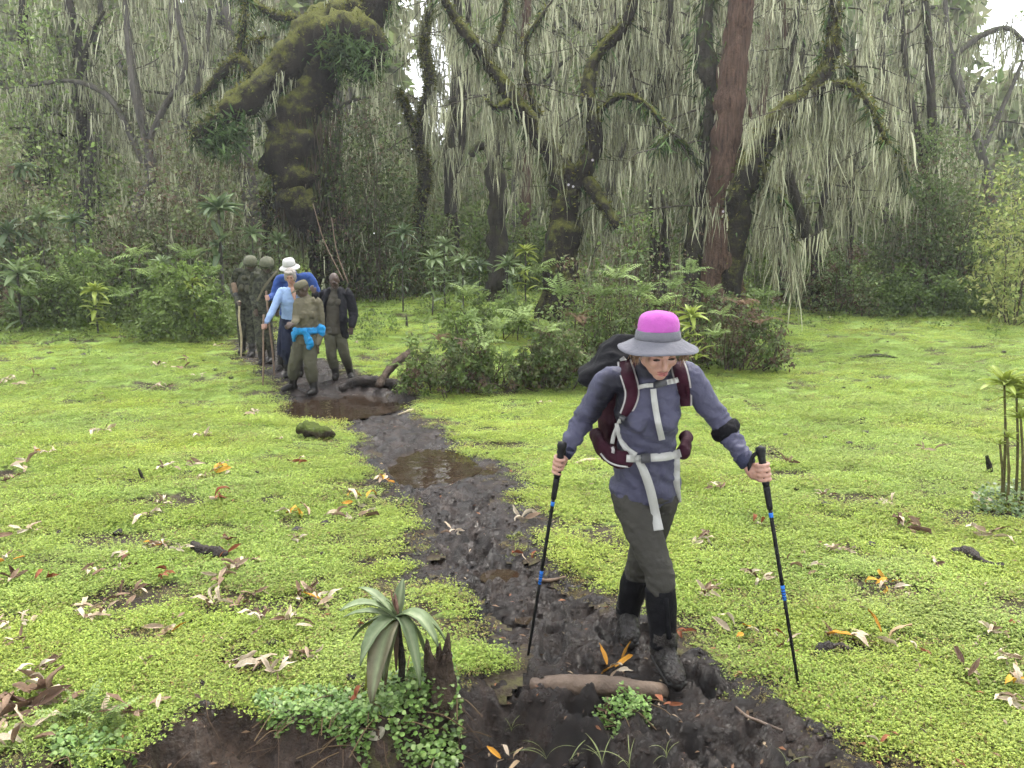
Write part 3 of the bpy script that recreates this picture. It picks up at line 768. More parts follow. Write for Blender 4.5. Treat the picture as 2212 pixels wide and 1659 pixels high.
# --- rows of further trees that close the view: alike, so they share one label
def far_tree(x, Yd, h, seed):
    r = np.random.default_rng(seed)
    z0 = float(slope(np.array(Yd)))
    root = empty('background_tree', (x, Yd, z0))
    tagit(root, 'grey green lichen tree deep in the forest behind the clearing', 'tree', 'trees deep in the forest')
    lean = r.normal(0, 0.12, 2)
    P = [Vector((x + lean[0] * t * h + r.normal(0, 0.12), Yd + lean[1] * t * h, z0 - 0.2 + t * h)) for t in np.linspace(0, 1, 6)]
    rad = np.linspace(0.26, 0.07, 6) * r.uniform(0.7, 1.3)
    o, S, rr = limb_mesh('trunk', P, list(rad), M['bark_dark' if r.random() < 0.6 else 'bark_grey'], root, 0.2, seg=8, seed=seed, step=0.4)
    allS = [S]
    for q in range(5):
        k = r.integers(len(S) // 3, len(S) - 1); d = np.array([r.normal(0, 1), r.normal(0, 0.6), r.uniform(0.1, 0.9)]); d /= np.linalg.norm(d)
        L = r.uniform(1.5, 3.5); p = S[k]
        Pq = [Vector(p), Vector(p + d * L * 0.5 + [0, 0, 0.2]), Vector(p + d * L)]
        o2, S2, _ = limb_mesh('limb', Pq, [0.1, 0.07, 0.03], M['bark_dark'], root, 0.2, seg=6, seed=seed + q, step=0.4); allS.append(S2)
    S = np.concatenate(allS)
    tw, tp = grow_twigs(S, np.ones(len(S)), 22, 1.0, 2.8)
    o = tw.build('twigs', M['twig']); set_parent_keep(o, root); o['kind'] = 'stuff'
    tp = tp[tp[:, 2] > z0 + 0.8]
    s = Soup(); n = 850
    add_strands(s, tp[rng.integers(0, len(tp), n)] + rng.normal(0, 0.05, (n, 3)), 0.3, 1.5, (0.02, 0.065), nseg=3, pal=LICH * 1.15)
    o = s.build('hanging_lichen', M['lichen']); set_parent_keep(o, root); o['kind'] = 'stuff'
    s = Soup(); c = tp[rng.integers(0, len(tp), 160)]
    add_leaf_cloud(s, c, rng.uniform(0.3, 0.8, len(c)), 14, 0.09, 0.20, (DULL if r.random() < 0.4 else GREENS) * 1.15)
    o = s.build('crown', M['leaf_matt']); set_parent_keep(o, root); o['kind'] = 'stuff'
fr = np.random.default_rng(5)
k = 0
for Yd, n, wmax in ((28, 11, 22), (33, 12, 27), (39, 12, 32)):
    for x in np.linspace(-wmax, wmax, n) + fr.normal(0, 0.9, n):
        if x > Yd * 0.56 and Yd < 37 and x < Yd * 0.74:    # leaves the gap of sky at upper right
            continue
        if -0.14 < x / Yd < -0.06: continue                # and the bright lane behind the slim paired trunks
        far_tree(x, Yd + fr.normal(0, 1.2), fr.uniform(9, 13) if x < Yd * 0.5 else fr.uniform(6, 8), 1000 + k); k += 1

# --- the wood behind: a mass of foliage nobody could count; it closes the clearing all round
s = Soup(); n = 5200
x = rng.uniform(-46, 46, n); yy = rng.uniform(40, 54, n); zz = slope(yy) + rng.uniform(0, 1, n) ** 0.8 * np.where(x > 0.56 * yy, 9.0, np.where(np.abs(x / yy + 0.10) < 0.04, 5.8, 15))
add_leaf_cloud(s, np.stack([x, yy, zz], 1), 1.3, 22, 0.5, 1.1, np.concatenate([DULL, GREENS]) * 1.35, 0.55)
n = 2400; x = rng.uniform(-40, 40, n); yy = rng.uniform(31, 40, n)
add_leaf_cloud(s, np.stack([x, yy, slope(yy) + rng.uniform(0, 4.5, n)], 1), 0.8, 20, 0.25, 0.5, np.concatenate([DULL, GREENS, BRIGHT[:1]]), 0.5)
P = np.stack([rng.uniform(-40, 40, 5000), rng.uniform(38, 50, 5000), np.zeros(5000)], 1); P[:, 2] = slope(P[:, 1]) + rng.uniform(1.5, 12, 5000) * np.where(P[:, 0] > 0.56 * P[:, 1], 0.6, np.where(np.abs(P[:, 0] / P[:, 1] + 0.10) < 0.05, 0.3, 1))
add_strands(s, P, 0.8, 2.6, (0.08, 0.2), nseg=3)
tagit(s.build('far_forest', M['leaf_matt'], smooth=False), 'distant grey green forest closing the clearing', kind='stuff')
s = Soup(); n = 800; a = rng.uniform(-0.15, math.pi + 0.15, n); rad = rng.uniform(15, 21, n)
c = np.stack([np.cos(a) * rad * 1.35, 4 - np.sin(a) * rad, rng.uniform(0, 1, n) ** 0.8 * 8], 1)
add_leaf_cloud(s, c, 1.6, 22, 0.6, 1.3, np.concatenate([DULL, GREENS]), 0.5)
tagit(s.build('surrounding_forest', M['leaf_matt'], smooth=False), 'forest on the near side of the clearing', kind='stuff')

# ================================================================== UNDERGROWTH AND SHRUBS
UND = np.array([(0.14, 0.205, 0.05), (0.18, 0.255, 0.07), (0.10, 0.15, 0.04), (0.22, 0.285, 0.10), (0.085, 0.105, 0.045)])
BRAM = np.array([(0.075, 0.115, 0.035), (0.11, 0.16, 0.05), (0.05, 0.075, 0.028), (0.16, 0.21, 0.085), (0.115, 0.085, 0.055), (0.20, 0.24, 0.12)])
BROWN = np.array([(0.09, 0.055, 0.035), (0.13, 0.085, 0.06), (0.06, 0.04, 0.028), (0.16, 0.115, 0.085)])

def shrub(name, label, px0, px1, py_top, py_base, Y, depth, n_cl, n_leaf, size, pal, group=None, stems=18, brown=0.0, aspect=0.6, cat='shrub', hump=1.0, lich=0, stiff=0.25):
    """leafy bush: silhouette box given in the picture, standing Y metres away, depth metres deep"""
    a = at(px0, py_base, Y); c = at(px1, py_top, Y)
    x0, x1 = a.x, c.x; xm, hw = (x0 + x1) / 2, (x1 - x0) / 2
    zb = float(slope(np.array(Y))); H = c.z - zb
    root = empty(name, (xm, Y, zb)); tagit(root, label, cat, group)
    q = rng.uniform(-1, 1, (n_cl * 3, 3)); q[:, 2] = np.abs(q[:, 2])
    prof = np.sqrt(np.clip(1 - np.abs(q[:, 0]) ** 2.2, 0, 1)) * (0.72 + 0.55 * fbm(q[:, 0] * 4 + xm, q[:, 1] * 2, 0, 3, int(abs(xm) * 10) + int(Y)))
    ok = (q[:, 2] < prof) & (np.abs(q[:, 1]) < 1); q = q[ok][:n_cl]
    # prefer the outer shell
    C = np.stack([xm + q[:, 0] * hw, Y + q[:, 1] * depth / 2, zb + q[:, 2] * H * 0.97 + 0.04], 1)
    s = Soup()
    nb = int(len(C) * brown); idx = rng.permutation(len(C))
    cr = rng.uniform(0.10, 0.24, len(C)) * max(0.6, H / 1.4)
    add_leaf_cloud(s, C[idx[nb:]], cr[idx[nb:]], n_leaf, size[0], size[1] * 1.25, pal, aspect, jit=0.35)
    if nb:
        add_leaf_cloud(s, C[idx[:nb]], cr[idx[:nb]], n_leaf, size[0], size[1] * 1.2, BROWN, aspect * 0.7)
    o = s.build('foliage', M['leaf_matt'], smooth=False); set_parent_keep(o, root); o['kind'] = 'stuff'
    s = Soup()
    for k in range(stems):
        t = C[rng.integers(0, len(C))]; b0 = np.array((xm + (t[0] - xm) * rng.uniform(0.3, 0.9) + rng.normal(0, 0.05), Y + (t[1] - Y) * 0.6, zb - 0.05))
        mid = (b0 + t) / 2 + rng.normal(0, 0.12, 3)
        V, Q, T = tube_arrays([b0, mid, t + [0, 0, 0.1]], [0.014, 0.010, 0.004], 6, 4, cap=False); s.add(V, Q, C=(0.07, 0.052, 0.04))
    o = s.build('stems', M['twig']); set_parent_keep(o, root); o['kind'] = 'stuff'
    if lich:
        s = Soup(); add_strands(s, C[rng.integers(0, len(C), lich)] , 0.2, 0.9, (0.012, 0.035)); o = s.build('hanging_lichen', M['lichen']); set_parent_keep(o, root); o['kind'] = 'stuff'
    return root

# --- mound of brambles in the middle of the clearing
shrub('bramble', 'low dark bramble bush beside the large brown puddle', 865, 1060, 712, 838, 11.3, 1.1, 210, 26, (0.035, 0.075), np.concatenate([BRAM, UND[:2]]), brown=0.14, stems=26)
shrub('bramble', 'dark leafy bramble clump behind the backpack', 1105, 1290, 700, 828, 11.6, 1.1, 220, 26, (0.035, 0.075), np.concatenate([BRAM, UND[:1]]), brown=0.08, stems=26)
shrub('bramble', 'tall tangled bramble thicket at the foot of the forked tree', 1170, 1420, 560, 790, 13.4, 1.6, 230, 24, (0.04, 0.085), np.concatenate([BRAM, UND[:2]]), brown=0.14, stems=46)
shrub('bramble', 'brown and green thicket around the base of the reddish trunk', 1440, 1690, 620, 775, 13.2, 1.8, 330, 26, (0.035, 0.08), np.concatenate([BRAM, UND[:1]]), brown=0.28, stems=50)
shrub('bramble', 'flowering bramble scrambling up in front of the reddish trunk', 1240, 1530, 400, 720, 14.6, 1.2, 170, 18, (0.04, 0.085), np.concatenate([BRAM, UND[1:2]]), brown=0.22, stems=60)
shrub('fern_bush', 'light green ferny bush between the two dark bramble clumps', 1030, 1115, 725, 815, 11.7, 0.7, 45, 24, (0.04, 0.09), UND, stems=12, aspect=0.4)
shrub('low_bush', 'yellow green low plants around the foot of the snag', 950, 1170, 625, 720, 15.8, 1.8, 110, 22, (0.05, 0.10), UND, stems=14)

# --- left thicket behind the meadow
shrub('thicket', 'dull brown brushwood below the pale rosette plant at the left picture edge', -120, 110, 600, 705, 17.2, 1.6, 220, 24, (0.05, 0.10), np.concatenate([BRAM, UND[2:3]]), brown=0.4, stems=24)
shrub('thicket', 'bright green leafy mound left of the helmeted walkers', 325, 525, 570, 712, 16.3, 2.4, 330, 26, (0.05, 0.10), UND, stems=16)
shrub('thicket', 'green bushes along the far left meadow edge', 70, 350, 535, 700, 17.4, 2.4, 360, 24, (0.05, 0.11), np.concatenate([UND, BRAM[:3]]), stems=20)
shrub('thicket', 'dark brushwood behind the left green mound', 170, 540, 390, 640, 19.4, 2.6, 520, 24, (0.05, 0.12), np.concatenate([GREENS, DULL, BRAM]), brown=0.2, stems=60, lich=900)
shrub('thicket', 'tall grey green thicket rising on the far left', -160, 250, 300, 660, 19.4, 3.0, 600, 24, (0.05, 0.13), np.concatenate([GREENS, DULL]), brown=0.08, stems=60, lich=900)
shrub('thicket', 'brown lichen-draped thicket under the sloping limb', 250, 600, 240, 560, 21.2, 2.4, 560, 22, (0.05, 0.12), np.concatenate([DULL, GREENS, BROWN[1:2]]), brown=0.2, stems=50, lich=1500)
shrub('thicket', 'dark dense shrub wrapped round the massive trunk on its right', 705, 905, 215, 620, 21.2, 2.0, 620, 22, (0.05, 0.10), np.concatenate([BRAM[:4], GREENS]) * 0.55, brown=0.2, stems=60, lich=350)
shrub('thicket', 'sunlit bush right of the massive trunk', 860, 1010, 455, 610, 22.8, 2.0, 260, 22, (0.06, 0.11), np.concatenate([GREENS, UND[:2]]), brown=0.08, stems=40, lich=400)
shrub('thicket', 'pale leafy bushes behind the snag', 990, 1240, 420, 610, 24.0, 2.4, 420, 20, (0.07, 0.13), np.concatenate([UND, GREENS]), stems=30, lich=200)
shrub('thicket', 'bushes between forked and reddish tree', 1260, 1500, 420, 610, 22.5, 2.2, 380, 20, (0.06, 0.12), np.concatenate([GREENS, BRAM]), brown=0.12, stems=30, lich=400)
shrub('thicket', 'low green bushes beyond the right lawn', 1600, 1860, 500, 625, 22.0, 2.6, 360, 22, (0.06, 0.12), np.concatenate([UND, GREENS]), stems=24, lich=100)
shrub('thicket', 'brown twiggy bush at the foot of the leaning stem', 1740, 1880, 520, 640, 18.8, 1.4, 200, 22, (0.05, 0.09), BRAM, brown=0.25, stems=30)
shrub('thicket', 'big dark rounded shrub on the right', 1880, 2130, 250, 640, 20.5, 2.6, 760, 24, (0.05, 0.11), np.concatenate([BRAM[:4], GREENS]) * 0.95, brown=0.16, stems=80, lich=350)
shrub('thicket', 'thicket behind the lawn at the right edge', 2060, 2400, 330, 645, 21.5, 2.6, 560, 22, (0.06, 0.12), np.concatenate([GREENS, DULL, BRIGHT[:2]]), brown=0.12, stems=50, lich=300)
shrub('leafy_tree', 'light yellow green leaves at the right edge of the forest', 2110, 2330, 290, 490, 17.5, 1.4, 120, 22, (0.07, 0.13), np.array([(0.27, 0.31, 0.09), (0.20, 0.26, 0.075), (0.34, 0.35, 0.13)]), stems=12, cat='tree', aspect=0.45)
shrub('leafy_tree', 'hazy green treetop in the upper left corner', -120, 215, -80, 260, 24.5, 3.0, 520, 24, (0.07, 0.15), np.concatenate([GREENS, UND[:2]]) * 1.25, stems=20, cat='tree', lich=300)
shrub('thicket', 'low dark plants fringing the right lawn', 1860, 2230, 575, 655, 18.6, 1.2, 260, 24, (0.05, 0.10), np.concatenate([BRAM[:4], UND[:3]]), stems=16)

# ------------------------------------------------------------------ giant lobelias: stem + single leaves
def lobelia_leaf(L, W, curl, n=7, col=(0.12, 0.18, 0.07), rib=(0.22, 0.27, 0.13), seed=0, wave=0.0, twist=0.0):
    """strap leaf along +X starting at the origin, curling down"""
    r = np.random.default_rng(seed)
    t = np.linspace(0, 1, n); w = W * np.sin(np.clip(t * 0.93 + 0.07, 0, 1) ** 0.8 * math.pi) ** 0.8 + 0.002
    ang = curl[0] + (curl[1] - curl[0]) * t
    dx = np.cos(ang) * L / (n - 1); dz = np.sin(ang) * L / (n - 1)
    X = np.concatenate([[0], np.cumsum(dx[:-1])]); Z = np.concatenate([[0], np.cumsum(dz[:-1])])
    yy = wave * np.sin(t * 5 + r.uniform(0, 6)) * L
    V, C = [], []
    for i in range(n):
        nx, nz = -math.sin(ang[i]), math.cos(ang[i])
        tw = twist * t[i]
        for j, f in enumerate((-1, -0.5, 0, 0.5, 1)):
            lift = (abs(f) * 0.28 + tw * f) * w[i] + r.normal(0, 0.008) * W * 4
            V.append((X[i] + nx * lift, yy[i] + f * w[i] / 2, Z[i] + nz * lift)); C.append(rib if j == 2 else np.array(col) * r.uniform(0.85, 1.15))
    Q = [(i * 5 + j, i * 5 + j + 1, (i + 1) * 5 + j + 1, (i + 1) * 5 + j) for i in range(n - 1) for j in range(4)]
    s = Soup(); s.add(V, Q, C=np.array(C, float)); return s.build('leaf', M['leaf'], linked=False)

LOB = [lobelia_leaf(1.0, 0.24, (0.35 - 0.08 * k, -0.05 - 0.15 * k), seed=k, wave=0.015, col=(0.15, 0.21, 0.09), rib=(0.26, 0.31, 0.16)) for k in range(4)]
LOBY = [lobelia_leaf(1.0, 0.25, (0.5 - 0.1 * k, -0.1 - 0.2 * k), col=(0.27, 0.33, 0.06), rib=(0.34, 0.40, 0.10), seed=20 + k, wave=0.015) for k in range(3)]
LOBD = [lobelia_leaf(1.0, 0.22, (0.5 - 0.1 * k, -0.2 - 0.2 * k), col=(0.085, 0.13, 0.06), rib=(0.12, 0.15, 0.08), seed=40 + k, wave=0.015) for k in range(3)]
def lobelia(label, px, py, Y, size_px, n=22, stem_to=None, meshes=LOB, group='lobelia rosettes among the undergrowth', drop=0.0, seed=0, name='lobelia', stem_r=0.02, flat=False):
    """rosette centred at picture point, leaf length size_px; stem down to the ground"""
    r = np.random.default_rng(seed + int(px) * 7 + int(py))
    c = at(px, py, Y); zb = gz(c.x, c.y) if Y < 16 else float(slope(np.array(Y)))
    L = size_px * Y / F
    root = empty(name, (c.x, c.y, zb)); tagit(root, label, 'plant', group)
    if c.z > zb + 0.05:
        V, Q, T = tube_arrays([(c.x + r.normal(0, 0.03), c.y, zb - 0.05), (c.x + r.normal(0, 0.02), c.y, (zb + c.z) / 2), (c.x, c.y, c.z + 0.04)], [stem_r, stem_r * 0.9, stem_r * 0.8], 8, 7, lump=0.15, lumpf=20)
        o = mesh_np('stem', V, [Q, T], M['bark_grey']); set_parent_keep(o, root)
    n = int(n * 1.25)
    for k in range(n):
        f = k / max(1, n - 1)                 # 0 = lowest leaf, 1 = top
        o = bpy.data.objects.new('leaf', meshes[r.integers(0, len(meshes))]); link(o, root)
        az = k * 2.39996 + r.normal(0, 0.2); el = -0.55 + 1.55 * f + r.normal(0, 0.12) - drop
        s = L * (1.0 - 0.45 * f ** 2) * r.uniform(0.85, 1.12)
        o.location = (c.x - root.location.x, c.y - root.location.y, c.z - zb + 0.05 * L * f)
        o.rotation_euler = Euler((r.normal(0, 0.25), -el, az), 'XYZ'); o.scale = (s, s, s)
    stalk = c.z - zb
    for k in range(int(min(26, 9 * stalk / max(L, 0.2)))):     # older leaves hang further down the stem
        o = bpy.data.objects.new('leaf', meshes[r.integers(0, len(meshes))]); link(o, root)
        s = L * r.uniform(0.55, 1.0); o.location = (c.x - root.location.x + r.normal(0, 0.08), c.y - root.location.y + r.normal(0, 0.08), stalk * r.uniform(0.15, 0.92))
        o.rotation_euler = Euler((r.normal(0, 0.3), -r.normal(0.1, 0.45), r.uniform(0, 6.28)), 'XYZ'); o.scale = (s, s, s)
    return root
lobelia('large grey green rosette plant standing tall left of the helmeted walkers', 472, 455, 18.0, 62, 28, stem_r=0.04, meshes=LOBD + LOB[:1])
lobelia('broad pale rosette plant at the left edge of the meadow', 38, 592, 16.2, 60, 16, meshes=LOB, stem_r=0.03, drop=0.15)
lobelia('dark drooping rosette plant below a tall dry flower spike on the left', 48, 362, 19.0, 42, 20, meshes=LOBD, drop=0.5)
for q, (px, py, Y, sz, ms, lab) in enumerate([
    (18, 505, 18.0, 60, LOBD, 'dark rosette plant cut by the left picture edge'), (88, 470, 18.2, 50, LOB, 'narrow-leaved rosette plant in the left thicket above the pale one'),
    (160, 480, 18.2, 42, LOBD, 'small dark rosette plant in the left thicket'), (205, 630, 16.0, 40, LOBY, 'fresh green rosette plant in front of the left bushes'),
    (350, 568, 16.2, 36, LOB, 'pale rosette plant on top of the bright green mound'), (415, 612, 15.6, 34, LOBY, 'light rosette plant on the front of the bright green mound'),
    (545, 505, 19.0, 40, LOB, 'rosette plant above the left helmet'), (600, 520, 20.0, 36, LOB, 'rosette plant above the white hat'),
    (870, 505, 19.0, 40, LOBD, 'dark rosette plant hanging in the shrub right of the massive trunk'), (935, 560, 18.5, 40, LOB, 'rosette plant on a thin stalk at the meadow edge'),
    (960, 530, 19.5, 40, LOB, 'rosette plant left of the snag, upper'), (1000, 565, 18.8, 36, LOB, 'rosette plant left of the snag, lower'), (1035, 575, 19.0, 34, LOBD, 'rosette plant touching the snag'),
    (1098, 572, 18.0, 42, LOB, 'rosette plant just right of the snag'), (1135, 545, 20.0, 34, LOBY, 'yellowish rosette plant between snag and forked tree'),
    (1495, 685, 11.9, 46, LOBY, 'yellow green rosette plant right behind the pink hat'), (1700, 510, 20.5, 34, LOB, 'rosette plant behind the right lawn, left of three'),
    (1735, 505, 20.5, 34, LOBD, 'rosette plant behind the right lawn, middle of three'), (1690, 555, 20.0, 38, LOB, 'rosette plant behind the right lawn, low one'), (1725, 570, 19.5, 36, LOB, 'rosette plant by the leaning stem'),
    (1375, 545, 17.0, 40, LOB, 'rosette plant right of the forked trunk')]):
    lobelia(lab, px, py, Y, sz, 18, meshes=ms, seed=q)

# cluster of tall thin lobelia stems at the right edge
M['stalk'] = surf_mat('stalk', [(0.3, (0.05, 0.045, 0.02)), (0.7, (0.13, 0.12, 0.045))], 30, 0.8, 0.5, 0.01, 60, 0.2)
for q, (px, py, pyb, Y, sz, n) in enumerate([(2170, 832, 1080, 5.1, 42, 16), (2196, 860, 1075, 5.0, 38, 15), (2176, 945, 1090, 4.95, 20, 7), (2205, 905, 1085, 5.15, 26, 9), (2160, 960, 1082, 5.1, 16, 6), (2225, 850, 1085, 5.2, 36, 14)]):
    b0 = ground_hit(px - 4 + q * 2, pyb + 8)
    top = at(px, py, b0.y)
    root = empty('lobelia', b0)
    tagit(root, ['tallest thin-stemmed plant with yellow green rosette at the right edge', 'yellow-leaved thin-stemmed plant cut by the right picture edge', 'short thin stem with small dry tuft in the right plant cluster',
                 'thin stem with narrow tuft leaning at the right picture edge', 'shortest bare stem on the left of the right plant cluster', 'rosette plant just outside the right plant cluster'][q], 'plant', 'thin-stemmed plants at the right edge')
    V, Q, T = tube_arrays([b0 - Vector((0, 0, 0.03)), (b0 + top) / 2 + Vector((0.012, 0, 0)), top], [0.012, 0.010, 0.008], 10, 7, lump=0.2, lumpf=30)
    o = mesh_np('stem', V, [Q, T], M['stalk']); set_parent_keep(o, root)
    rr_ = np.random.default_rng(q + 50); L = sz * b0.y / F * 1.5; n = int(n * 1.5)
    for k in range(n):
        f = k / (n - 1); o = bpy.data.objects.new('leaf', LOBY[rr_.integers(0, 3)]); link(o, root)
        o.location = top - b0; s_ = L * rr_.uniform(0.8, 1.1); o.scale = (s_, s_, s_)
        o.rotation_euler = Euler((rr_.normal(0, 0.2), -(-0.35 + 1.25 * f), k * 2.4 + rr_.normal(0, 0.2)))

# ------------------------------------------------------------------ ferns
def frond_mesh(seed, col=(0.15, 0.215, 0.07), n=13, droop=1.3, wid=0.24):
    r = np.random.default_rng(seed); s = Soup()
    t = np.linspace(0, 1, n + 1); ang = 0.75 - droop * t
    X = np.concatenate([[0], np.cumsum(np.cos(ang[:-1]) / n)]); Z = np.concatenate([[0], np.cumsum(np.sin(ang[:-1]) / n)])
    P, D, N, L = [], [], [], []
    for i in range(1, n + 1):
        w = wid * math.sin(min(1, t[i] * 0.95 + 0.12) * math.pi) ** 0.7 + 0.02
        for sg in (-1, 1):
            P.append((X[i], 0, Z[i])); D.append((0.45, sg, -0.15 + r.normal(0, 0.06))); N.append((-math.sin(ang[i]), 0, math.cos(ang[i]))); L.append(w * r.uniform(0.9, 1.1))
    V, Q = leaves_arrays(np.array(P), np.array(D), np.array(N), np.array(L), np.full(len(L), 0.062), 0.05)
    c = np.array(col) * r.uniform(0.8, 1.2, (len(L), 1))
    s.add(V, Q, C=np.repeat(c, 4, 0))
    V, Q, T = tube_arrays(np.stack([X, 0 * X, Z], 1)[::3], np.linspace(0.007, 0.002, len(X[::3])), 8, 3, cap=False); s.add(V, Q, C=np.array(col) * 0.6)
    return s.build('frond', M['leaf_matt'], smooth=False, linked=False)
FR = [frond_mesh(k) for k in range(3)]; FRD = [frond_mesh(10 + k, (0.14, 0.09, 0.055), droop=1.9) for k in range(2)]; FRL = [frond_mesh(20 + k, (0.25, 0.33, 0.12)) for k in range(2)]
def fern(label, px, py, Y, size_px, n, meshes=FR, group='ferns in the undergrowth', seed=0, el0=0.2):
    r = np.random.default_rng(seed + int(px)); c = at(px, py, Y); L = size_px * 1.25 * Y / F
    root = empty('fern', c); tagit(root, label, 'fern', group)
    for k in range(n):
        o = bpy.data.objects.new('frond', meshes[r.integers(0, len(meshes))]); link(o, root)
        s_ = L * r.uniform(0.75, 1.15); o.scale = (s_, s_, s_)
        o.rotation_euler = Euler((r.normal(0, 0.2), -r.normal(el0, 0.25), k * 6.283 / n + r.normal(0, 0.3)))
for q, (px, py, Y, sz, n, ms, lab) in enumerate([
    (1180, 718, 11.0, 40, 6, FRL, 'pale fern on the dark clump behind the backpack'), (1040, 745, 11.2, 46, 7, FRL, 'light fern between the two dark bramble clumps'), (1095, 770, 11.1, 36, 6, FR, 'green fern low between the bramble clumps'),
    (1560, 680, 12.2, 34, 5, FRL, 'whitish fern on the brown thicket'), (1380, 640, 12.6, 50, 7, FR, 'fern above the backpack'), (1300, 640, 12.8, 46, 7, FR, 'fern left above the backpack'), (1250, 690, 12.4, 44, 6, FRD, 'brown wilted fern left of the backpack'),
    (1600, 660, 12.3, 50, 7, FRD, 'brown wilted ferns on the thicket under the reddish trunk'), (1640, 700, 12.4, 44, 7, FRD, 'brown wilted ferns at the right end of the thicket'), (1450, 625, 12.8, 46, 6, FR, 'fern above the pink hat'),
    (1530, 640, 12.9, 44, 6, FR, 'fern at the foot of the reddish trunk'), (950, 735, 11.0, 34, 6, FRD, 'brown fern on the bramble bush by the puddle'), (895, 745, 11.1, 40, 7, FR, 'fern on the left end of the bramble bush'),
    (290, 550, 16.6, 52, 6, FRL, 'pale fern fronds on the left bushes'), (235, 585, 16.4, 44, 6, FR, 'fern below the pale fronds on the left'), (450, 595, 16.0, 44, 7, FR, 'fern on the bright green mound'), (370, 650, 15.4, 40, 7, FR, 'fern at the front of the bright green mound'),
    (1160, 590, 17.0, 60, 6, FRL, 'big pale fern left of the forked trunk'), (1010, 690, 13.0, 40, 6, FR, 'fern in the low yellow green plants'), (470, 660, 15.4, 38, 7, FR, 'fern right at the meadow edge by the helmeted walkers'), (840, 790, 11.0, 24, 5, FR, 'small fern beside the fallen log at the puddle'),
    (1130, 690, 11.6, 50, 8, FRL, 'arching light fern above the gap in the brambles'), (1075, 712, 11.3, 40, 7, FRL, 'light fern on the ferny bush'), (1215, 640, 12.6, 52, 8, FR, 'tall fern left of the forked trunk base'), (1335, 600, 13.2, 54, 8, FRL, 'light fern high on the tangled thicket'),
    (1420, 660, 12.2, 46, 7, FRL, 'light fern just left of the pink hat'), (1545, 725, 11.9, 40, 7, FRL, 'light fern right of the pink hat near the lawn'), (1490, 590, 13.4, 46, 7, FR, 'fern on top of the brown thicket'), (1010, 640, 15.2, 46, 8, FRL, 'light fern by the snag'), (920, 700, 13.5, 34, 7, FR, 'fern left behind the bramble bush'),
    (1650, 640, 13.2, 40, 7, FR, 'fern at the lawn end of the thicket'), (60, 640, 16.0, 44, 7, FR, 'fern under the pale rosette plant'), (150, 620, 16.4, 46, 8, FRL, 'light fern in the left bushes'), (330, 600, 15.9, 44, 8, FRL, 'light fern on the left flank of the bright mound'), (410, 560, 16.4, 48, 8, FR, 'fern on the crest of the bright mound'), (270, 640, 15.9, 40, 7, FR, 'fern low in the left bushes')]):
    fern(lab, px, py, Y, sz, n, ms, seed=q)

# low weeds where meadow and forest meet
s = Soup()
n = 1500; x = rng.uniform(-15, 15, n); y = np.where(x < -2.5, rng.normal(17.0, 1.1, n), rng.normal(20.5, 1.8, n)); ok = (path_mask(x, y) < -0.3); x, y = x[ok], y[ok]
add_leaf_cloud(s, np.stack([x, y, slope(y) + 0.08], 1), rng.uniform(0.1, 0.25, len(x)), 16, 0.04, 0.10, UND, 0.55)
n = 1600; x = rng.uniform(-20, 20, n); y = rng.uniform(21, 31, n)
add_leaf_cloud(s, np.stack([x, y, slope(y) + rng.uniform(0, 0.7, n)], 1), rng.uniform(0.2, 0.45, n), 14, 0.06, 0.14, np.concatenate([UND, GREENS]), 0.55)
tagit(s.build('undergrowth', M['leaf_matt'], smooth=False), 'low leafy weeds along the forest edge', kind='stuff')

# ================================================================== PEOPLE
_tmp_scene = bpy.data.scenes.new('workbench')
def remesh(V, Fs, voxel, smooth=4):
    me = mesh_np('tmp', V, Fs, None, None, None, True, False)
    ob = bpy.data.objects.new('tmp', me); _tmp_scene.collection.objects.link(ob)
    md = ob.modifiers.new('r', 'REMESH'); md.mode = 'VOXEL'; md.voxel_size = voxel
    if smooth:
        ms = ob.modifiers.new('s', 'SMOOTH'); ms.factor = 0.5; ms.iterations = smooth
    vl = _tmp_scene.view_layers[0]; vl.update(); dg = vl.depsgraph
    out = bpy.data.meshes.new_from_object(ob.evaluated_get(dg))
    bpy.data.objects.remove(ob); bpy.data.meshes.remove(me)
    n = len(out.vertices); P = np.zeros(n * 3, np.float32); out.vertices.foreach_get('co', P)
    N = np.zeros(n * 3, np.float32); out.vertices.foreach_get('normal', N)
    return out, P.reshape(-1, 3).astype(float), N.reshape(-1, 3).astype(float)

def ell_arrays(c, r, rot=None, nu=14, nv=10):
    u = np.linspace(0, 2 * math.pi, nu, endpoint=False); v = np.linspace(0, math.pi, nv)
    V = []
    for b_ in v[1:-1]:
        for a_ in u: V.append((r[0] * math.sin(b_) * math.cos(a_), r[1] * math.sin(b_) * math.sin(a_), r[2] * math.cos(b_)))
    V.append((0, 0, r[2])); V.append((0, 0, -r[2])); V = np.array(V)
    k = nv - 2
    Q = [(i * nu + (j + 1) % nu, i * nu + j, (i + 1) * nu + j, (i + 1) * nu + (j + 1) % nu) for i in range(k - 1) for j in range(nu)]
    T = [(k * nu, j, (j + 1) % nu) for j in range(nu)] + [(k * nu + 1, (k - 1) * nu + (j + 1) % nu, (k - 1) * nu + j) for j in range(nu)]
    if rot is not None: V = V @ np.array(rot).T
    return V + np.array(list(c)), np.array(Q), np.array(T)

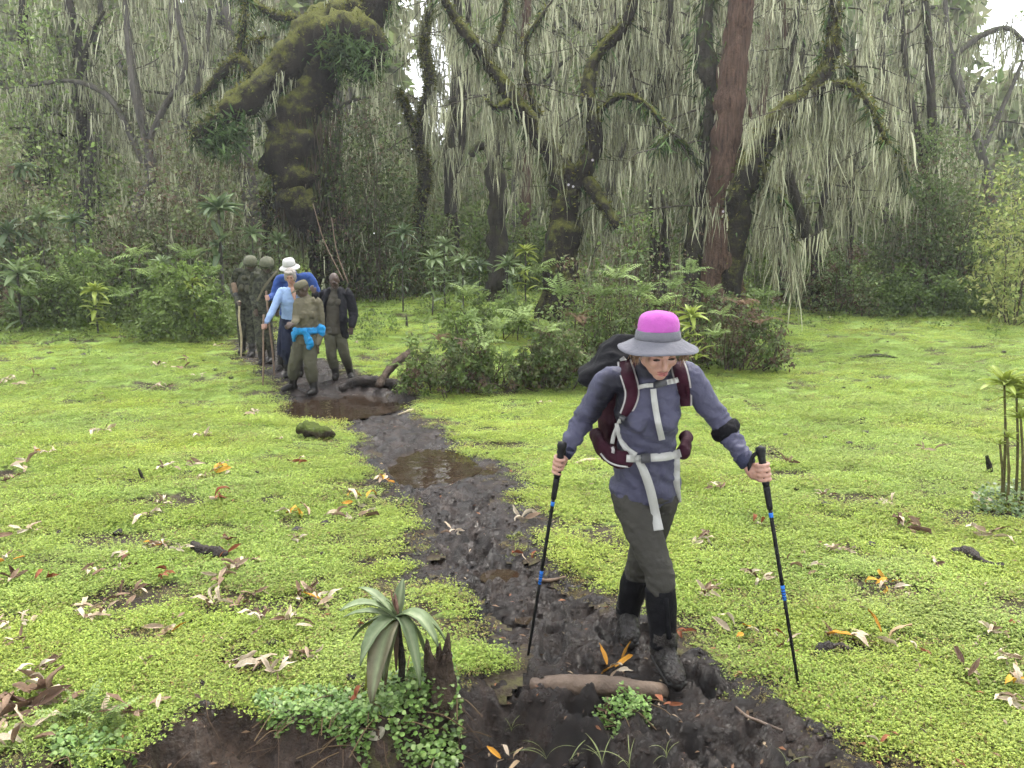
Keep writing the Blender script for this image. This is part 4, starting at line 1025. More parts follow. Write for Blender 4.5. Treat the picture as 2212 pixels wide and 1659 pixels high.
class Body(Soup):
    def tube(s, pts, rad, seg=14, n=None, ref=None):
        V, Q, T = tube_arrays(pts, rad, n or max(8, 5 * len(pts)), seg, ref=ref); s.add(V, Q, T)
        for p, r_ in ((pts[0], rad[0]), (pts[-1], rad[-1])):        # rounded ends
            r0 = np.mean(r_); s.ell(p, (r0 * 0.98,) * 3)
        return s
    def tube_open(s, pts, rad, seg=14, n=None, ref=None):
        V, Q, T = tube_arrays(pts, rad, n or max(8, 5 * len(pts)), seg, ref=ref); s.add(V, Q, T); return s
    def ell(s, c, r, rot=None):
        V, Q, T = ell_arrays(c, r, rot); s.add(V, Q, T); return s
    def mesh(s, name, mat, root, voxel, smooth=4, disp=None, tintf=None):
        me, P, N = remesh(np.concatenate(s.V), [np.concatenate(s.Q), np.concatenate(s.T)], voxel, smooth)
        me.name = name
        if disp is not None:
            P = P + N * disp(P, N)[:, None]
        Pl = P - np.array(root.location)
        me.vertices.foreach_set('co', Pl.astype(np.float32).ravel())
        me.polygons.foreach_set('use_smooth', np.ones(len(me.polygons), bool))
        if tintf is not None:
            a = me.attributes.new('tint', 'FLOAT_COLOR', 'POINT'); c = np.ones((len(P), 4), np.float32); c[:, :3] = tintf(P, N); a.data.foreach_set('color', c.ravel())
        me.materials.append(mat); me.update()
        return me

def folds(amp=0.004, f=(22, 22, 34), seed=0):
    def d(P, N):
        a = 1 - np.abs(fbm(P[:, 0] * f[0], P[:, 1] * f[1], P[:, 2] * f[2], 2, seed)) * 1.8
        b_ = fbm(P[:, 0] * 9, P[:, 1] * 9, P[:, 2] * 13, 2, seed + 3)
        return amp * (a * 0.9 + b_ * 0.55)
    return d

# cloth / skin materials
def cloth(name, col, var=0.25, rough=0.85, weave=260, spec=0.15, spots=None, scale=7):
    m, nt, b = new_mat(name)
    c0 = tuple(max(0, c * (1 - var)) for c in col); c1 = tuple(c * (1 + var) for c in col)
    n = nnoise(nt, scale, 6, 0.6); r = ramp(nt, spots if spots else [(0.3, c0), (0.7, c1)])
    if spots: r.color_ramp.interpolation = 'CONSTANT'
    nt.links.new(n.outputs['Fac'], r.inputs[0]); nt.links.new(r.outputs[0], b.inputs['Base Color'])
    b.inputs['Roughness'].default_value = rough; b.inputs['Specular IOR Level'].default_value = spec
    b.inputs['Sheen Weight'].default_value = 0.12 if max(col) > 0.1 else 0.0; b.inputs['Sheen Roughness'].default_value = 0.4
    n2 = nnoise(nt, weave, 2); n3 = nnoise(nt, 28, 4, 0.6)
    ad = nt.nodes.new('ShaderNodeMath'); ad.operation = 'MULTIPLY_ADD'; ad.inputs[1].default_value = 0.15
    nt.links.new(n2.outputs['Fac'], ad.inputs[0]); nt.links.new(n3.outputs['Fac'], ad.inputs[2])
    bump(nt, b, ad.outputs[0], 0.5, 0.012)
    return m
def skin(name, col):
    m, nt, b = new_mat(name)
    n = nnoise(nt, 25, 4); r = ramp(nt, [(0.3, tuple(c * 0.85 for c in col)), (0.7, tuple(min(1, c * 1.12) for c in col))])
    nt.links.new(n.outputs['Fac'], r.inputs[0]); nt.links.new(r.outputs[0], b.inputs['Base Color'])
    b.inputs['Roughness'].default_value = 0.5; b.inputs['Subsurface Weight'].default_value = 0.08; b.inputs['Subsurface Radius'].default_value = (0.01, 0.004, 0.002)
    return m
M['skin_light'] = skin('skin_light', (0.34, 0.19, 0.14)); M['skin_dark'] = skin('skin_dark', (0.055, 0.032, 0.024))
M['lip'] = skin('lips', (0.30, 0.10, 0.09)); M['eye'] = surf_mat('eye', [(0.3, (0.01, 0.008, 0.006)), (0.7, (0.03, 0.02, 0.015))], 30, 0.2, 0)
M['shirt'] = cloth('shirt_grey_violet', (0.105, 0.105, 0.185), 0.22, 0.7, 300, 0.3)
M['shirt_navy'] = cloth('shirt_navy', (0.022, 0.024, 0.045), 0.2, 0.75)
M['trousers_grey'] = cloth('trousers_grey_olive', (0.040, 0.038, 0.033), 0.2)
M['gaiter'] = cloth('gaiter_black', (0.005, 0.005, 0.0065), 0.3, 0.75, spec=0.12)
M['muddy_boot'] = surf_mat('muddy_boot', [(0.3, (0.004, 0.003, 0.003)), (0.55, (0.011, 0.008, 0.0065)), (0.75, (0.03, 0.022, 0.018))], 14, 0.28, 1.0, 0.03, 45, 0.4)
M['hat_pink'] = cloth('hat_pink', (0.31, 0.068, 0.275), 0.12, 0.8)
M['hat_grey'] = cloth('hat_grey', (0.105, 0.105, 0.122), 0.1, 0.8)
M['hat_under'] = cloth('hat_under', (0.06, 0.02, 0.03), 0.1, 0.8)
M['maroon'] = cloth('maroon_nylon', (0.028, 0.006, 0.013), 0.25, 0.7, spec=0.12)
M['pack_black'] = cloth('black_nylon', (0.006, 0.006, 0.0075), 0.3, 0.75, spec=0.1)
M['webbing'] = cloth('pale_webbing', (0.36, 0.36, 0.34), 0.08, 0.75, 500)
M['trim_grey'] = cloth('grey_trim', (0.30, 0.29, 0.28), 0.1)
M['buckle'] = surf_mat('buckle', [(0.3, (0.03, 0.03, 0.032)), (0.7, (0.06, 0.06, 0.065))], 30, 0.4, 0)
M['hair_brown'] = surf_mat('hair_light_brown', [(0.3, (0.10, 0.05, 0.025)), (0.7, (0.28, 0.17, 0.09))], 60, 0.5, 0.8, 0.005, 200)
M['hair_grey'] = surf_mat('hair_grey', [(0.3, (0.16, 0.14, 0.12)), (0.7, (0.34, 0.31, 0.28))], 60, 0.5, 0.8, 0.005, 200)
M['camo'] = cloth('camouflage', (0.05, 0.055, 0.035), spots=[(0.0, (0.012, 0.014, 0.010)), (0.42, (0.030, 0.032, 0.022)), (0.5, (0.055, 0.056, 0.038)), (0.58, (0.018, 0.02, 0.014)), (0.66, (0.038, 0.034, 0.025))], scale=9)
M['helmet'] = surf_mat('helmet_olive', [(0.3, (0.055, 0.058, 0.036)), (0.7, (0.11, 0.11, 0.072))], 20, 0.8, 0.3, 0.004, 80)
M['olive'] = cloth('olive_uniform', (0.10, 0.09, 0.06), 0.2)
M['olive_dark'] = cloth('olive_trousers', (0.062, 0.060, 0.040), 0.25)
M['khaki_shade'] = cloth('olive_shirt', (0.058, 0.052, 0.040), 0.2)
M['sweater'] = cloth('blue_sweater', (0.022, 0.055, 0.20), 0.2)
M['shirt_sky'] = cloth('pale_blue_shirt', (0.22, 0.31, 0.50), 0.15)
M['navy'] = cloth('navy_trousers', (0.012, 0.016, 0.035), 0.25)
M['white_hat'] = cloth('white_hat', (0.42, 0.415, 0.40), 0.08)
M['jacket_black'] = cloth('black_jacket', (0.009, 0.009, 0.012), 0.3, 0.75, spec=0.12)
M['cyan_cloth'] = cloth('bright_blue_cloth', (0.018, 0.19, 0.42), 0.15)
M['rubber'] = surf_mat('rubber_boot', [(0.3, (0.005, 0.005, 0.005)), (0.7, (0.018, 0.015, 0.013))], 18, 0.45, 0.4, 0.01, 50, 0.25)
M['pole_black'] = surf_mat('pole_black', [(0.3, (0.004, 0.004, 0.0045)), (0.7, (0.009, 0.009, 0.01))], 40, 0.5, 0, spec=0.2)
M['pole_blue'] = surf_mat('pole_blue', [(0.3, (0.01, 0.09, 0.40)), (0.7, (0.02, 0.16, 0.55))], 40, 0.4, 0)
M['wood_pale'] = surf_mat('pale_wood', [(0.3, (0.26, 0.21, 0.13)), (0.7, (0.45, 0.38, 0.26))], 20, 0.7, 0.3, 0.004, 60)
M['wood_brown'] = surf_mat('brown_wood', [(0.3, (0.09, 0.06, 0.04)), (0.7, (0.19, 0.13, 0.09))], 20, 0.7, 0.3, 0.004, 60)
M['gun'] = surf_mat('gun_metal', [(0.3, (0.008, 0.008, 0.008)), (0.7, (0.02, 0.02, 0.02))], 30, 0.4, 0, spec=0.5)

def npv(v): return np.array(list(v), float)
def head_frame(yaw, pitch, roll=0.0):
    """local head axes (x right in the picture, y backwards, z up); pitch > 0 looks down"""
    return Matrix.Rotation(yaw, 3, 'Z') @ Matrix.Rotation(pitch, 3, 'X') @ Matrix.Rotation(roll, 3, 'Y')

def head_prims(B, c, Rm, s=1.0, face=True):
    R3 = np.array(Rm); f = lambda x, y, z: npv(c) + R3 @ (np.array((x, y, z)) * s)
    B.ell(f(0, 0.012, 0.028), (0.074 * s, 0.093 * s, 0.098 * s), R3)
    B.ell(f(0, -0.022, -0.035), (0.060 * s, 0.066 * s, 0.078 * s), R3)
    B.ell(f(0, -0.055, -0.088), (0.030 * s, 0.028 * s, 0.026 * s), R3)          # chin
    for sx in (-1, 1):
        B.ell(f(sx * 0.036, -0.060, -0.018), (0.026 * s, 0.022 * s, 0.026 * s), R3)   # cheek
        B.ell(f(sx * 0.076, 0.012, -0.010), (0.010 * s, 0.020 * s, 0.030 * s), R3)    # ear
    if face:
        B.ell(f(0, -0.078, 0.026), (0.050 * s, 0.016 * s, 0.012 * s), R3)             # brow
        B.tube_open([f(0, -0.082, 0.020), f(0, -0.098, -0.006), f(0, -0.108, -0.026)], [0.009 * s, 0.011 * s, 0.014 * s], 8)
        B.ell(f(0, -0.085, -0.056), (0.024 * s, 0.012 * s, 0.012 * s), R3)            # mouth area

def face_parts(root, c, Rm, s=1.0, lip=True, mat_lip=None):
    R3 = np.array(Rm); f = lambda x, y, z: npv(c) + R3 @ (np.array((x, y, z)) * s)
    for sx in (-1, 1):
        V, Q, T = ell_arrays(f(sx * 0.031, -0.076, 0.004), (0.015 * s, 0.007 * s, 0.0035 * s), R3, 10, 7)
        mesh_np('eye', V - npv(root.location), [Q, T], M['eye'], root)
        V, Q, T = tube_arrays([f(sx * 0.014, -0.092, 0.027), f(sx * 0.032, -0.090, 0.033), f(sx * 0.050, -0.076, 0.026)], [0.003 * s, 0.004 * s, 0.002 * s], 6, 5)
        mesh_np('eyebrow', V - npv(root.location), [Q, T], M['hair_brown'] if lip else M['eye'], root)
    S = Soup()
    for dz, r_ in ((-0.050, 0.0042), (-0.060, 0.0055)):
        V, Q, T = tube_arrays([f(-0.023, -0.085, dz - 0.002), f(-0.008, -0.0995, dz + 0.001), f(0.008, -0.0995, dz + 0.001), f(0.023, -0.085, dz - 0.002)], [0.002 * s, r_ * s, r_ * s, 0.002 * s], 8, 6)
        S.add(V - npv(root.location), Q, T)
    S.build('lips', mat_lip or M['lip'], root)

def grip_hand(B, G, A, Wp, r_pole=0.016, s=1.0, side=None):
    """hand closed round a pole: grip centre G, pole direction A (up), wrist Wp"""
    G = npv(G); A = npv(A); A /= np.linalg.norm(A); w = npv(Wp) - G; w -= A * (w @ A); w /= np.linalg.norm(w)
    t = np.cross(A, w)
    if side is not None and t @ npv(side) < 0: t = -t
    rr = r_pole + 0.008 * s
    pc = G + w * (rr + 0.012 * s)
    Rm = np.stack([w, t, A], 1)
    B.ell(pc, (0.020 * s, 0.026 * s, 0.044 * s), Rm)
    B.ell(pc + w * 0.02 * s, (0.026 * s, 0.022 * s, 0.036 * s), Rm)
    B.tube_open([npv(Wp), pc + w * 0.022 * s], [0.026 * s, 0.028 * s], 10, 6)
    for i, h in enumerate((0.036, 0.0125, -0.0115, -0.035)):
        fr = (0.0092, 0.0098, 0.0094, 0.0082)[i] * s; span = (250, 262, 256, 238)[i]
        P = []
        for a in np.linspace(20, span, 8):
            a = math.radians(a); P.append(G + A * (h * s - 0.004 * (a / 4)) + (w * math.cos(a) + t * math.sin(a)) * (rr + (0.006 * s if a < 1.0 else 0.0)))
        P[0] = pc + A * h * s
        B.tube(P, [fr * 1.05] * 3 + [fr] * 3 + [fr * 0.9, fr * 0.8], 8, 18)
    P = [pc + A * 0.02 * s - t * 0.018 * s]
    for a in (40, 80, 120, 150):
        a = math.radians(a); P.append(G + A * 0.034 * s + (w * math.cos(a) - t * math.sin(a)) * (rr + 0.002))
    B.tube(P, [0.0125 * s, 0.0115 * s, 0.011 * s, 0.010 * s, 0.009 * s], 8, 14)

def open_hand(B, Wp, d, s=1.0, palm_n=(0, -1, 0), curl=0.5):
    """relaxed, slightly curled hand hanging from the wrist along d"""
    Wp = npv(Wp); d = npv(d); d /= np.linalg.norm(d); n = npv(palm_n); n -= d * (n @ d); n /= np.linalg.norm(n); t = np.cross(d, n)
    B.tube_open([Wp, Wp + d * 0.03 * s], [0.026 * s, 0.030 * s], 10, 5)
    B.ell(Wp + d * 0.052 * s, (0.016 * s, 0.038 * s, 0.046 * s), np.stack([n, t, d], 1))
    for i, q in enumerate((-0.028, -0.009, 0.010, 0.028)):
        L = (0.068, 0.078, 0.073, 0.056)[i] * s; b0 = Wp + d * 0.085 * s + t * q * s
        P = [b0, b0 + (d * 0.85 + n * curl * 0.5) * L * 0.4, b0 + (d * 0.65 + n * curl * 1.0) * L * 0.75, b0 + (d * 0.4 + n * curl * 1.35) * L]
        B.tube(P, [0.0095 * s, 0.0092 * s, 0.0085 * s, 0.007 * s], 8, 10)
    b0 = Wp + d * 0.03 * s - t * 0.03 * s
    B.tube([b0, b0 - t * 0.018 * s + d * 0.02 * s + n * 0.01, b0 - t * 0.022 * s + d * 0.05 * s + n * 0.02], [0.013 * s, 0.0115 * s, 0.009 * s], 8, 9)

def torso_sections(J, rx, ry, up=(0.0, 0.25, 0.55, 0.82, 1.0)):
    """(point, (rx, ry)) along pelvis -> chest -> neck base"""
    p, c, n = npv(J['pelvis']), npv(J['chest']), npv(J['neck'])
    return [p, p * 0.55 + c * 0.45, c, c * 0.45 + n * 0.55, n]

def hat_mesh(prof, c, Rm, n=28, wob=0.0, s=1.0, seed=0, sag=None):
    """surface of revolution given as [(radius, height)] in head axes"""
    R3 = np.array(Rm); V = []
    r = np.random.default_rng(seed); ph = r.uniform(0, 6, 3)
    for (q, h) in prof:
        for j in range(n):
            a = 2 * math.pi * j / n
            k = 1 + wob * (math.sin(2 * a + ph[0]) + 0.6 * math.sin(3 * a + ph[1]) + 0.4 * math.sin(5 * a + ph[2] + h * 60))
            dz = (sag(a, q) if sag else 0)
            V.append(npv(c) + R3 @ (np.array((q * k * math.cos(a), q * k * math.sin(a) * 1.12, h + dz)) * s))
    m_ = len(prof)
    Q = [(i * n + j, i * n + (j + 1) % n, (i + 1) * n + (j + 1) % n, (i + 1) * n + j) for i in range(m_ - 1) for j in range(n)]
    return np.array(V), np.array(Q)

def solidify(o, t):
    md = o.modifiers.new('thickness', 'SOLIDIFY'); md.thickness = t; md.offset = 0
    return o

# ------------------------------------------------------------------ the hiker with two poles
W = lambda px, py, Y: at(px, py, Y)
fr_ = ground_hit(1438, 1474); br_ = ground_hit(1362, 1398); fr_ = Vector((fr_.x, fr_.y - 0.03, fr_.z + 0.055)); br_ = Vector((br_.x, br_.y, br_.z + 0.025))     # boots stand on the trodden crust
J = dict(pelvis=W(1393, 1046, 3.50), waist=W(1396, 968, 3.45), chest=W(1398, 885, 3.37), neck=W(1406, 808, 3.29),
         shL=W(1316, 822, 3.33), shR=W(1486, 812, 3.33), elL=W(1256, 912, 3.48), elR=W(1563, 922, 3.36), wrL=W(1229, 986, 3.36), wrR=W(1620, 1003, 3.25),
         hipL=W(1360, 1068, 3.50), hipR=W(1428, 1068, 3.52), knL=W(1424, 1240, 3.36), knR=W(1382, 1222, 3.62),
         anL=Vector((fr_.x, fr_.y + 0.10, fr_.z + 0.10)), anR=Vector((br_.x, br_.y + 0.10, br_.z + 0.10)))

class _Loc: pass
root = _Loc(); root.location = Vector((J['pelvis'].x, J['pelvis'].y, gz(J['pelvis'].x, J['pelvis'].y)))
HC = W(1423, 754, 3.16); HR = head_frame(R(9), R(32), R(-4))
# poles first: the hands close round them
gL_top, gL_tip = W(1215, 957, 3.335), ground_hit(1137, 1424); gR_top, gR_tip = W(1642, 967, 3.21), ground_hit(1729, 1488)
gL_tip.z -= 0.03; gR_tip.z -= 0.03
aL = (gL_top - gL_tip).normalized(); aR = (gR_top - gR_tip).normalized()
GL = gL_top - aL * 0.105; GR = gR_top - aR * 0.105
J['wrL'] = GL + Vector((0.030, 0.075, 0.035)); J['wrR'] = GR + Vector((-0.062, 0.045, 0.030))
B = Body()
head_prims(B, HC, HR, 1.0)
nk = npv(J['neck']); hc = npv(HC)
B.tube_open([nk + [0, 0.02, -0.04], nk * 0.5 + hc * 0.5 + [0, 0.03, 0], hc + [0, 0.035, -0.03]], [0.058, 0.052, 0.055], 14, 10)
B.tube_open([J['pelvis'], J['waist'], J['chest'], J['neck']], [(0.135, 0.095), (0.115, 0.085), (0.135, 0.095), (0.06, 0.06)], 16, 14)
for sd in 'LR':
    B.tube([J['sh' + sd], J['el' + sd], J['wr' + sd]], [0.040, 0.036, 0.025], 12, 16)
    B.tube([J['hip' + sd], J['kn' + sd], J['an' + sd]], [0.072, 0.050, 0.035], 12, 16)
grip_hand(B, GL, aL, J['wrL'], 0.015, 0.92, side=(-0.5, -1, 0)); grip_hand(B, GR, aR, J['wrR'], 0.015, 0.92, side=(0.6, -1, 0))
me = B.mesh('person', M['skin_light'], root, 0.0048, 3)
hk = bpy.data.objects.new('person', me); hk.location = root.location; link(hk)
tagit(hk, 'woman hiker striding forward in pink and grey sun hat, violet grey shirt and black gaiters', 'person')
root = hk
face_parts(hk, HC, HR, 1.0)
def child(nm, me, mat=None):
    o = bpy.data.objects.new(nm, me); link(o, hk); return o

# shirt: torso + sleeves
B = Body()
sref = npv(J['shR'] - J['shL'])
pel, wai, che = npv(J['pelvis']), npv(J['waist']), npv(J['chest'])
hem = pel + (pel - wai) * 0.06
B.tube_open([hem, pel, wai + [0, 0, -.02], (wai + che) / 2 + [0, -0.005, 0], che + [0, -0.012, 0], che * 0.45 + nk * 0.55, nk + [0, 0.01, -0.015]],
            [(0.170, 0.118), (0.162, 0.115), (0.132, 0.098), (0.134, 0.102), (0.146, 0.112), (0.135, 0.09), (0.064, 0.060)], 24, 34, ref=sref)
for sx in (-1, 1):                                     # bust and shoulder caps
    B.ell(che + np.array((sx * 0.062, -0.085, -0.025)), (0.064, 0.052, 0.062))
B.tube_open([nk + [0, 0.015, -0.03], nk * 0.6 + hc * 0.4 + [0, 0.025, 0.0]], [0.070, 0.066], 16, 8)     # stand collar
for sd in 'LR':
    sh, el, wr = npv(J['sh' + sd]), npv(J['el' + sd]), npv(J['wr' + sd])
    B.tube([nk * 0.55 + sh * 0.45 + [0, 0.01, -0.02], sh, sh * 0.5 + el * 0.5, el, el * 0.5 + wr * 0.5, el * 0.06 + wr * 0.94], [0.058, 0.061, 0.054, 0.049, 0.044, 0.036], 16, 34)
def shirt_disp(P, N):
    d = folds(0.0032, (18, 18, 30), 4)(P, N)
    for sd, k in (('L', 1), ('R', 1)):                  # sleeve rings near elbow and cuff
        for q, f_, a in ((J['el' + sd], 75, 0.0045), (npv(J['el' + sd]) * 0.3 + npv(J['wr' + sd]) * 0.7, 95, 0.004)):
            q = npv(q); ax = npv(J['wr' + sd]) - npv(J['sh' + sd]); ax /= np.linalg.norm(ax)
            r2 = np.linalg.norm(P - q, axis=1); t = (P - q) @ ax
            d = d + a * np.exp(-(r2 / 0.085) ** 2) * np.sin(t * f_ * 2.2 + 30 * (P[:, 0] - q[0]) + 5 * noise(P[:, 0] * 22, P[:, 1] * 22, P[:, 2] * 22, 9))
    t = (P[:, 2] - pel[2]) / 0.16                         # drapes above the hem
    d = d + 0.006 * np.exp(-((t - 0.15) / 0.7) ** 2) * np.sin(P[:, 0] * 60 + P[:, 2] * 55 + 4.5 * noise(P[:, 0] * 11, P[:, 1] * 11, P[:, 2] * 11, 21))
    # diagonal pull folds on the front
    d = d + 0.004 * np.exp(-((P[:, 2] - (wai[2] + 0.1)) / 0.16) ** 2) * np.sin((P[:, 2] * 0.9 + P[:, 0] * 0.5) * 95 + 2 * noise(P[:, 0] * 12, P[:, 1] * 12, P[:, 2] * 12, 5))
    return d
def shirt_tint(P, N):
    """violet grey knit with navy collar, darker over the right shoulder and upper sleeve"""
    base = np.tile(np.array((0.054, 0.054, 0.090)), (len(P), 1)); navy = np.array((0.010, 0.010, 0.017))
    shl, el = npv(J['shL']), npv(J['elL'])
    x = P[:, 0] - che[0]; z = P[:, 2]
    w = sstep(0.03, -0.01, np.abs(x - 0.0) - 0.085) * sstep(nk[2] - 0.03, nk[2] + 0.0, z)      # collar
    side = sstep(-0.07, -0.12, x) * sstep(nk[2] + 0.03, nk[2] - 0.02, z) * sstep(el[2] - 0.04, el[2] + 0.05, z) * sstep(-0.235, -0.185, x - (z - nk[2]) * 0.22)  # same dark tone from the right shoulder down to the elbow
    w = np.maximum(w, side)
    side2 = sstep(0.16, 0.185, x) * 0
    w = np.maximum(w, side2)[:, None]
    return base * (1 - w) + navy * w
M['shirt_t'] = leaf_mat('knit_shirt', 0.6, 0.0, 0.25, var=0.05)
nt = M['shirt_t'].node_tree; b = nt.nodes['Principled BSDF']; n3 = nnoise(nt, 16, 5, 0.6); n3.inputs['Distortion'].default_value = 1.2; bump(nt, b, n3.outputs['Fac'], 0.35, 0.03)
child('shirt', B.mesh('shirt', M['shirt_t'], hk, 0.006, 3, shirt_disp, shirt_tint))

# trousers, gaiters, boots
B = Body()
B.tube_open([pel + (wai - pel) * 0.3, pel, pel - [0, 0, 0.06]], [(0.11, 0.08), (0.135, 0.095), (0.145, 0.11)], 22, 12, ref=sref)
for sd in 'LR':
    h, k_, a = npv(J['hip' + sd]), npv(J['kn' + sd]), npv(J['an' + sd])
    B.tube([h, h * 0.5 + k_ * 0.5, k_ + [0, -.005, 0.0], k_ * 0.72 + a * 0.28], [0.090, 0.084, 0.066, 0.064], 18, 24)
def tr_disp(P, N):
    d = folds(0.003, (18, 18, 26), 14)(P, N)
    for sd in 'LR':
        q = npv(J['kn' + sd]) - [0, 0, 0.05]; r2 = np.linalg.norm(P - q, axis=1)
        d = d + 0.0042 * np.exp(-(r2 / 0.10) ** 2) * np.sin((P[:, 2] - q[2]) * 120 + 60 * (P[:, 0] - q[0]) + 5 * noise(P[:, 0] * 16, P[:, 1] * 16, P[:, 2] * 16, 3))
    q = npv(J['hipL']) - [0, 0, 0.08]; r2 = np.linalg.norm(P - q, axis=1)
    return d + 0.004 * np.exp(-(r2 / 0.14) ** 2) * np.sin((P[:, 2] - q[2]) * 90 + 70 * (P[:, 0] - q[0]))
child('trousers', B.mesh('trousers', M['trousers_grey'], hk, 0.0065, 3, tr_disp))
for sd in 'LR':
    k_, a = npv(J['kn' + sd]), npv(J['an' + sd])
    g0 = k_ * 0.80 + a * 0.20
    B = Body(); B.tube_open([g0, k_ * 0.55 + a * 0.45, k_ * 0.2 + a * 0.8, a + [0, 0, -0.015]], [0.070, 0.071, 0.060, 0.062], 18, 20)
    child('gaiter', B.mesh('gaiter', M['gaiter'], hk, 0.007, 2, folds(0.003, (14, 14, 8), 31)))
    # front seam strap of the gaiter
    V, Q, T = tube_arrays([g0 + [0.012, -0.071, -0.02], (g0 + a) / 2 + [0.012, -0.070, 0], a + [0.012, -0.062, 0.05]], [(0.012, 0.004)] * 3, 10, 8, ref=(1, 0, 0)); mesh_np('gaiter_flap', V - npv(hk.location), [Q, T], M['pack_black'], hk)
    g = (fr_ if sd == 'L' else br_); yaw = 0.12 if sd == 'L' else -0.1
    fx, fy = math.sin(yaw), -math.cos(yaw)
    B = Body()
    B.tube([a + [0, 0.0, 0.03], a + [0, 0.01, -0.03]], [0.062, 0.060], 14, 8)
    B.tube([(a[0] - fx * 0.05, a[1] - fy * 0.05, g.z + 0.045), (a[0] + fx * 0.06, a[1] + fy * 0.06, g.z + 0.05), (a[0] + fx * 0.15, a[1] + fy * 0.15, g.z + 0.036), (a[0] + fx * 0.19, a[1] + fy * 0.19, g.z + 0.030)],
           [(0.042, 0.05), (0.050, 0.052), (0.050, 0.036), (0.042, 0.028)], 14, 20, ref=(1, 0, 0))
    child('boot', B.mesh('boot', M['muddy_boot'], hk, 0.007, 2, folds(0.007, (30, 30, 30), 41)))
    B = Body()
    B.tube([(a[0] - fx * 0.07, a[1] - fy * 0.07, g.z + 0.004), (a[0] + fx * 0.06, a[1] + fy * 0.06, g.z + 0.004), (a[0] + fx * 0.20, a[1] + fy * 0.20, g.z + 0.006)], [(0.045, 0.014), (0.050, 0.014), (0.047, 0.014)], 12, 14, ref=(1, 0, 0))
    child('boot_sole', B.mesh('boot_sole', M['rubber'], hk, 0.006, 1))

# hat
hb = HC + Vector((-0.004, 0.006, 0.052))
sagf = lambda a, q: ((0.004 * math.cos(2 * a + 0.3) + 0.006 * math.sin(3 * a)) * (q > 0.1) * (q - 0.1) / 0.07)
def hat_child(nm, prof, mat, n=36, wob=0.0, th=0.003, seed=1, sag=None):
    V, Q = hat_mesh(prof, hb, HR, n, wob, 1.0, seed, sag); o = mesh_np(nm, V - npv(hk.location), Q, mat, hk); solidify(o, th); return o
HR_keep = HR
HR = head_frame(R(4), R(4), R(-1))
crown = hat_child('hat', [(0.085, 0.018), (0.0845, 0.03), (0.084, 0.042), (0.082, 0.054), (0.079, 0.066), (0.075, 0.077), (0.069, 0.086), (0.06, 0.093), (0.049, 0.098), (0.035, 0.101), (0.018, 0.102), (0.001, 0.102)], M['hat_pink'], n=56, wob=0.012, seed=4)
me_ = crown.data; co = np.zeros(len(me_.vertices) * 3, np.float32); me_.vertices.foreach_get('co', co); co = co.reshape(-1, 3).astype(float); cc = co.mean(0)
k_ = 1 - np.abs(fbm(co[:, 0] * 22, co[:, 1] * 22, co[:, 2] * 16, 3, 88)) * 1.7
zr_ = co[:, 2]; k_ = k_ * sstep(zr_.min() + 0.012, zr_.min() + 0.04, zr_)
co = cc + (co - cc) * (1 + 0.045 * k_ + 0.02 * (k_ != 0) * fbm(co[:, 0] * 9, co[:, 1] * 9, co[:, 2] * 9, 2, 89))[:, None]; me_.vertices.foreach_set('co', co.astype(np.float32).ravel()); me_.update()
band_ = hat_mesh([(0.093, -0.010), (0.091, 0.008), (0.088, 0.024), (0.0865, 0.028)], hb, HR, 36, 0.008, 1.0, 5); o = mesh_np('hat_band', band_[0] - npv(hk.location), band_[1], M['hat_grey'], crown); solidify(o, 0.004)
brim_ = hat_mesh([(0.091, -0.008), (0.107, -0.018), (0.130, -0.033), (0.148, -0.044), (0.163, -0.051)], hb, HR, 48, 0.012, 1.0, 6, sagf); o = mesh_np('hat_brim', brim_[0] - npv(hk.location), brim_[1], M['hat_grey'], crown); solidify(o, 0.003)
HR = HR_keep
# hair under the hat
s = Soup()
for k in range(420):
    a = rng.uniform(-0.4, math.pi + 0.4); r0 = 0.082
    p = npv(HC) + np.array(HR) @ np.array((r0 * math.cos(a), r0 * 1.15 * math.sin(a), 0.035))
    q = p + np.array((rng.normal(0, 0.012) + 0.02 * math.cos(a), rng.normal(0, 0.01), -rng.uniform(0.03, 0.085)))
    V, Q, T = tube_arrays([p, (p + q) / 2 + np.array((0.012 * math.cos(a), 0.01 * math.sin(a), 0)), q], [0.0026, 0.0026, 0.001], 5, 3); s.add(V - npv(hk.location), Q, T)
s.build('hair', M['hair_brown'], hk)
# elbow warmer bunched on the left forearm
el, wr = npv(J['elR']), npv(J['wrR']); sh = npv(J['shR'])
B = Body(); ax = (wr - sh) / np.linalg.norm(wr - sh)
q0 = el + (wr - el) * 0.10; B.tube_open([q0 - ax * 0.022, q0, q0 + ax * 0.022], [0.060, 0.066, 0.060], 16, 8)
child('elbow_band', B.mesh('elbow_band', M['pack_black'], hk, 0.006, 2, folds(0.004, (30, 30, 30), 3)))
for sd in 'LR':
    wr, el = npv(J['wr' + sd]), npv(J['el' + sd]); ax = (wr - el) / np.linalg.norm(wr - el)
    V, Q, T = tube_arrays([wr - ax * 0.03, wr + ax * 0.012], [0.040, 0.037], 6, 16, lump=0.06, lumpf=30); mesh_np('cuff', V - npv(hk.location), [Q, T], M['shirt_navy'], hk)

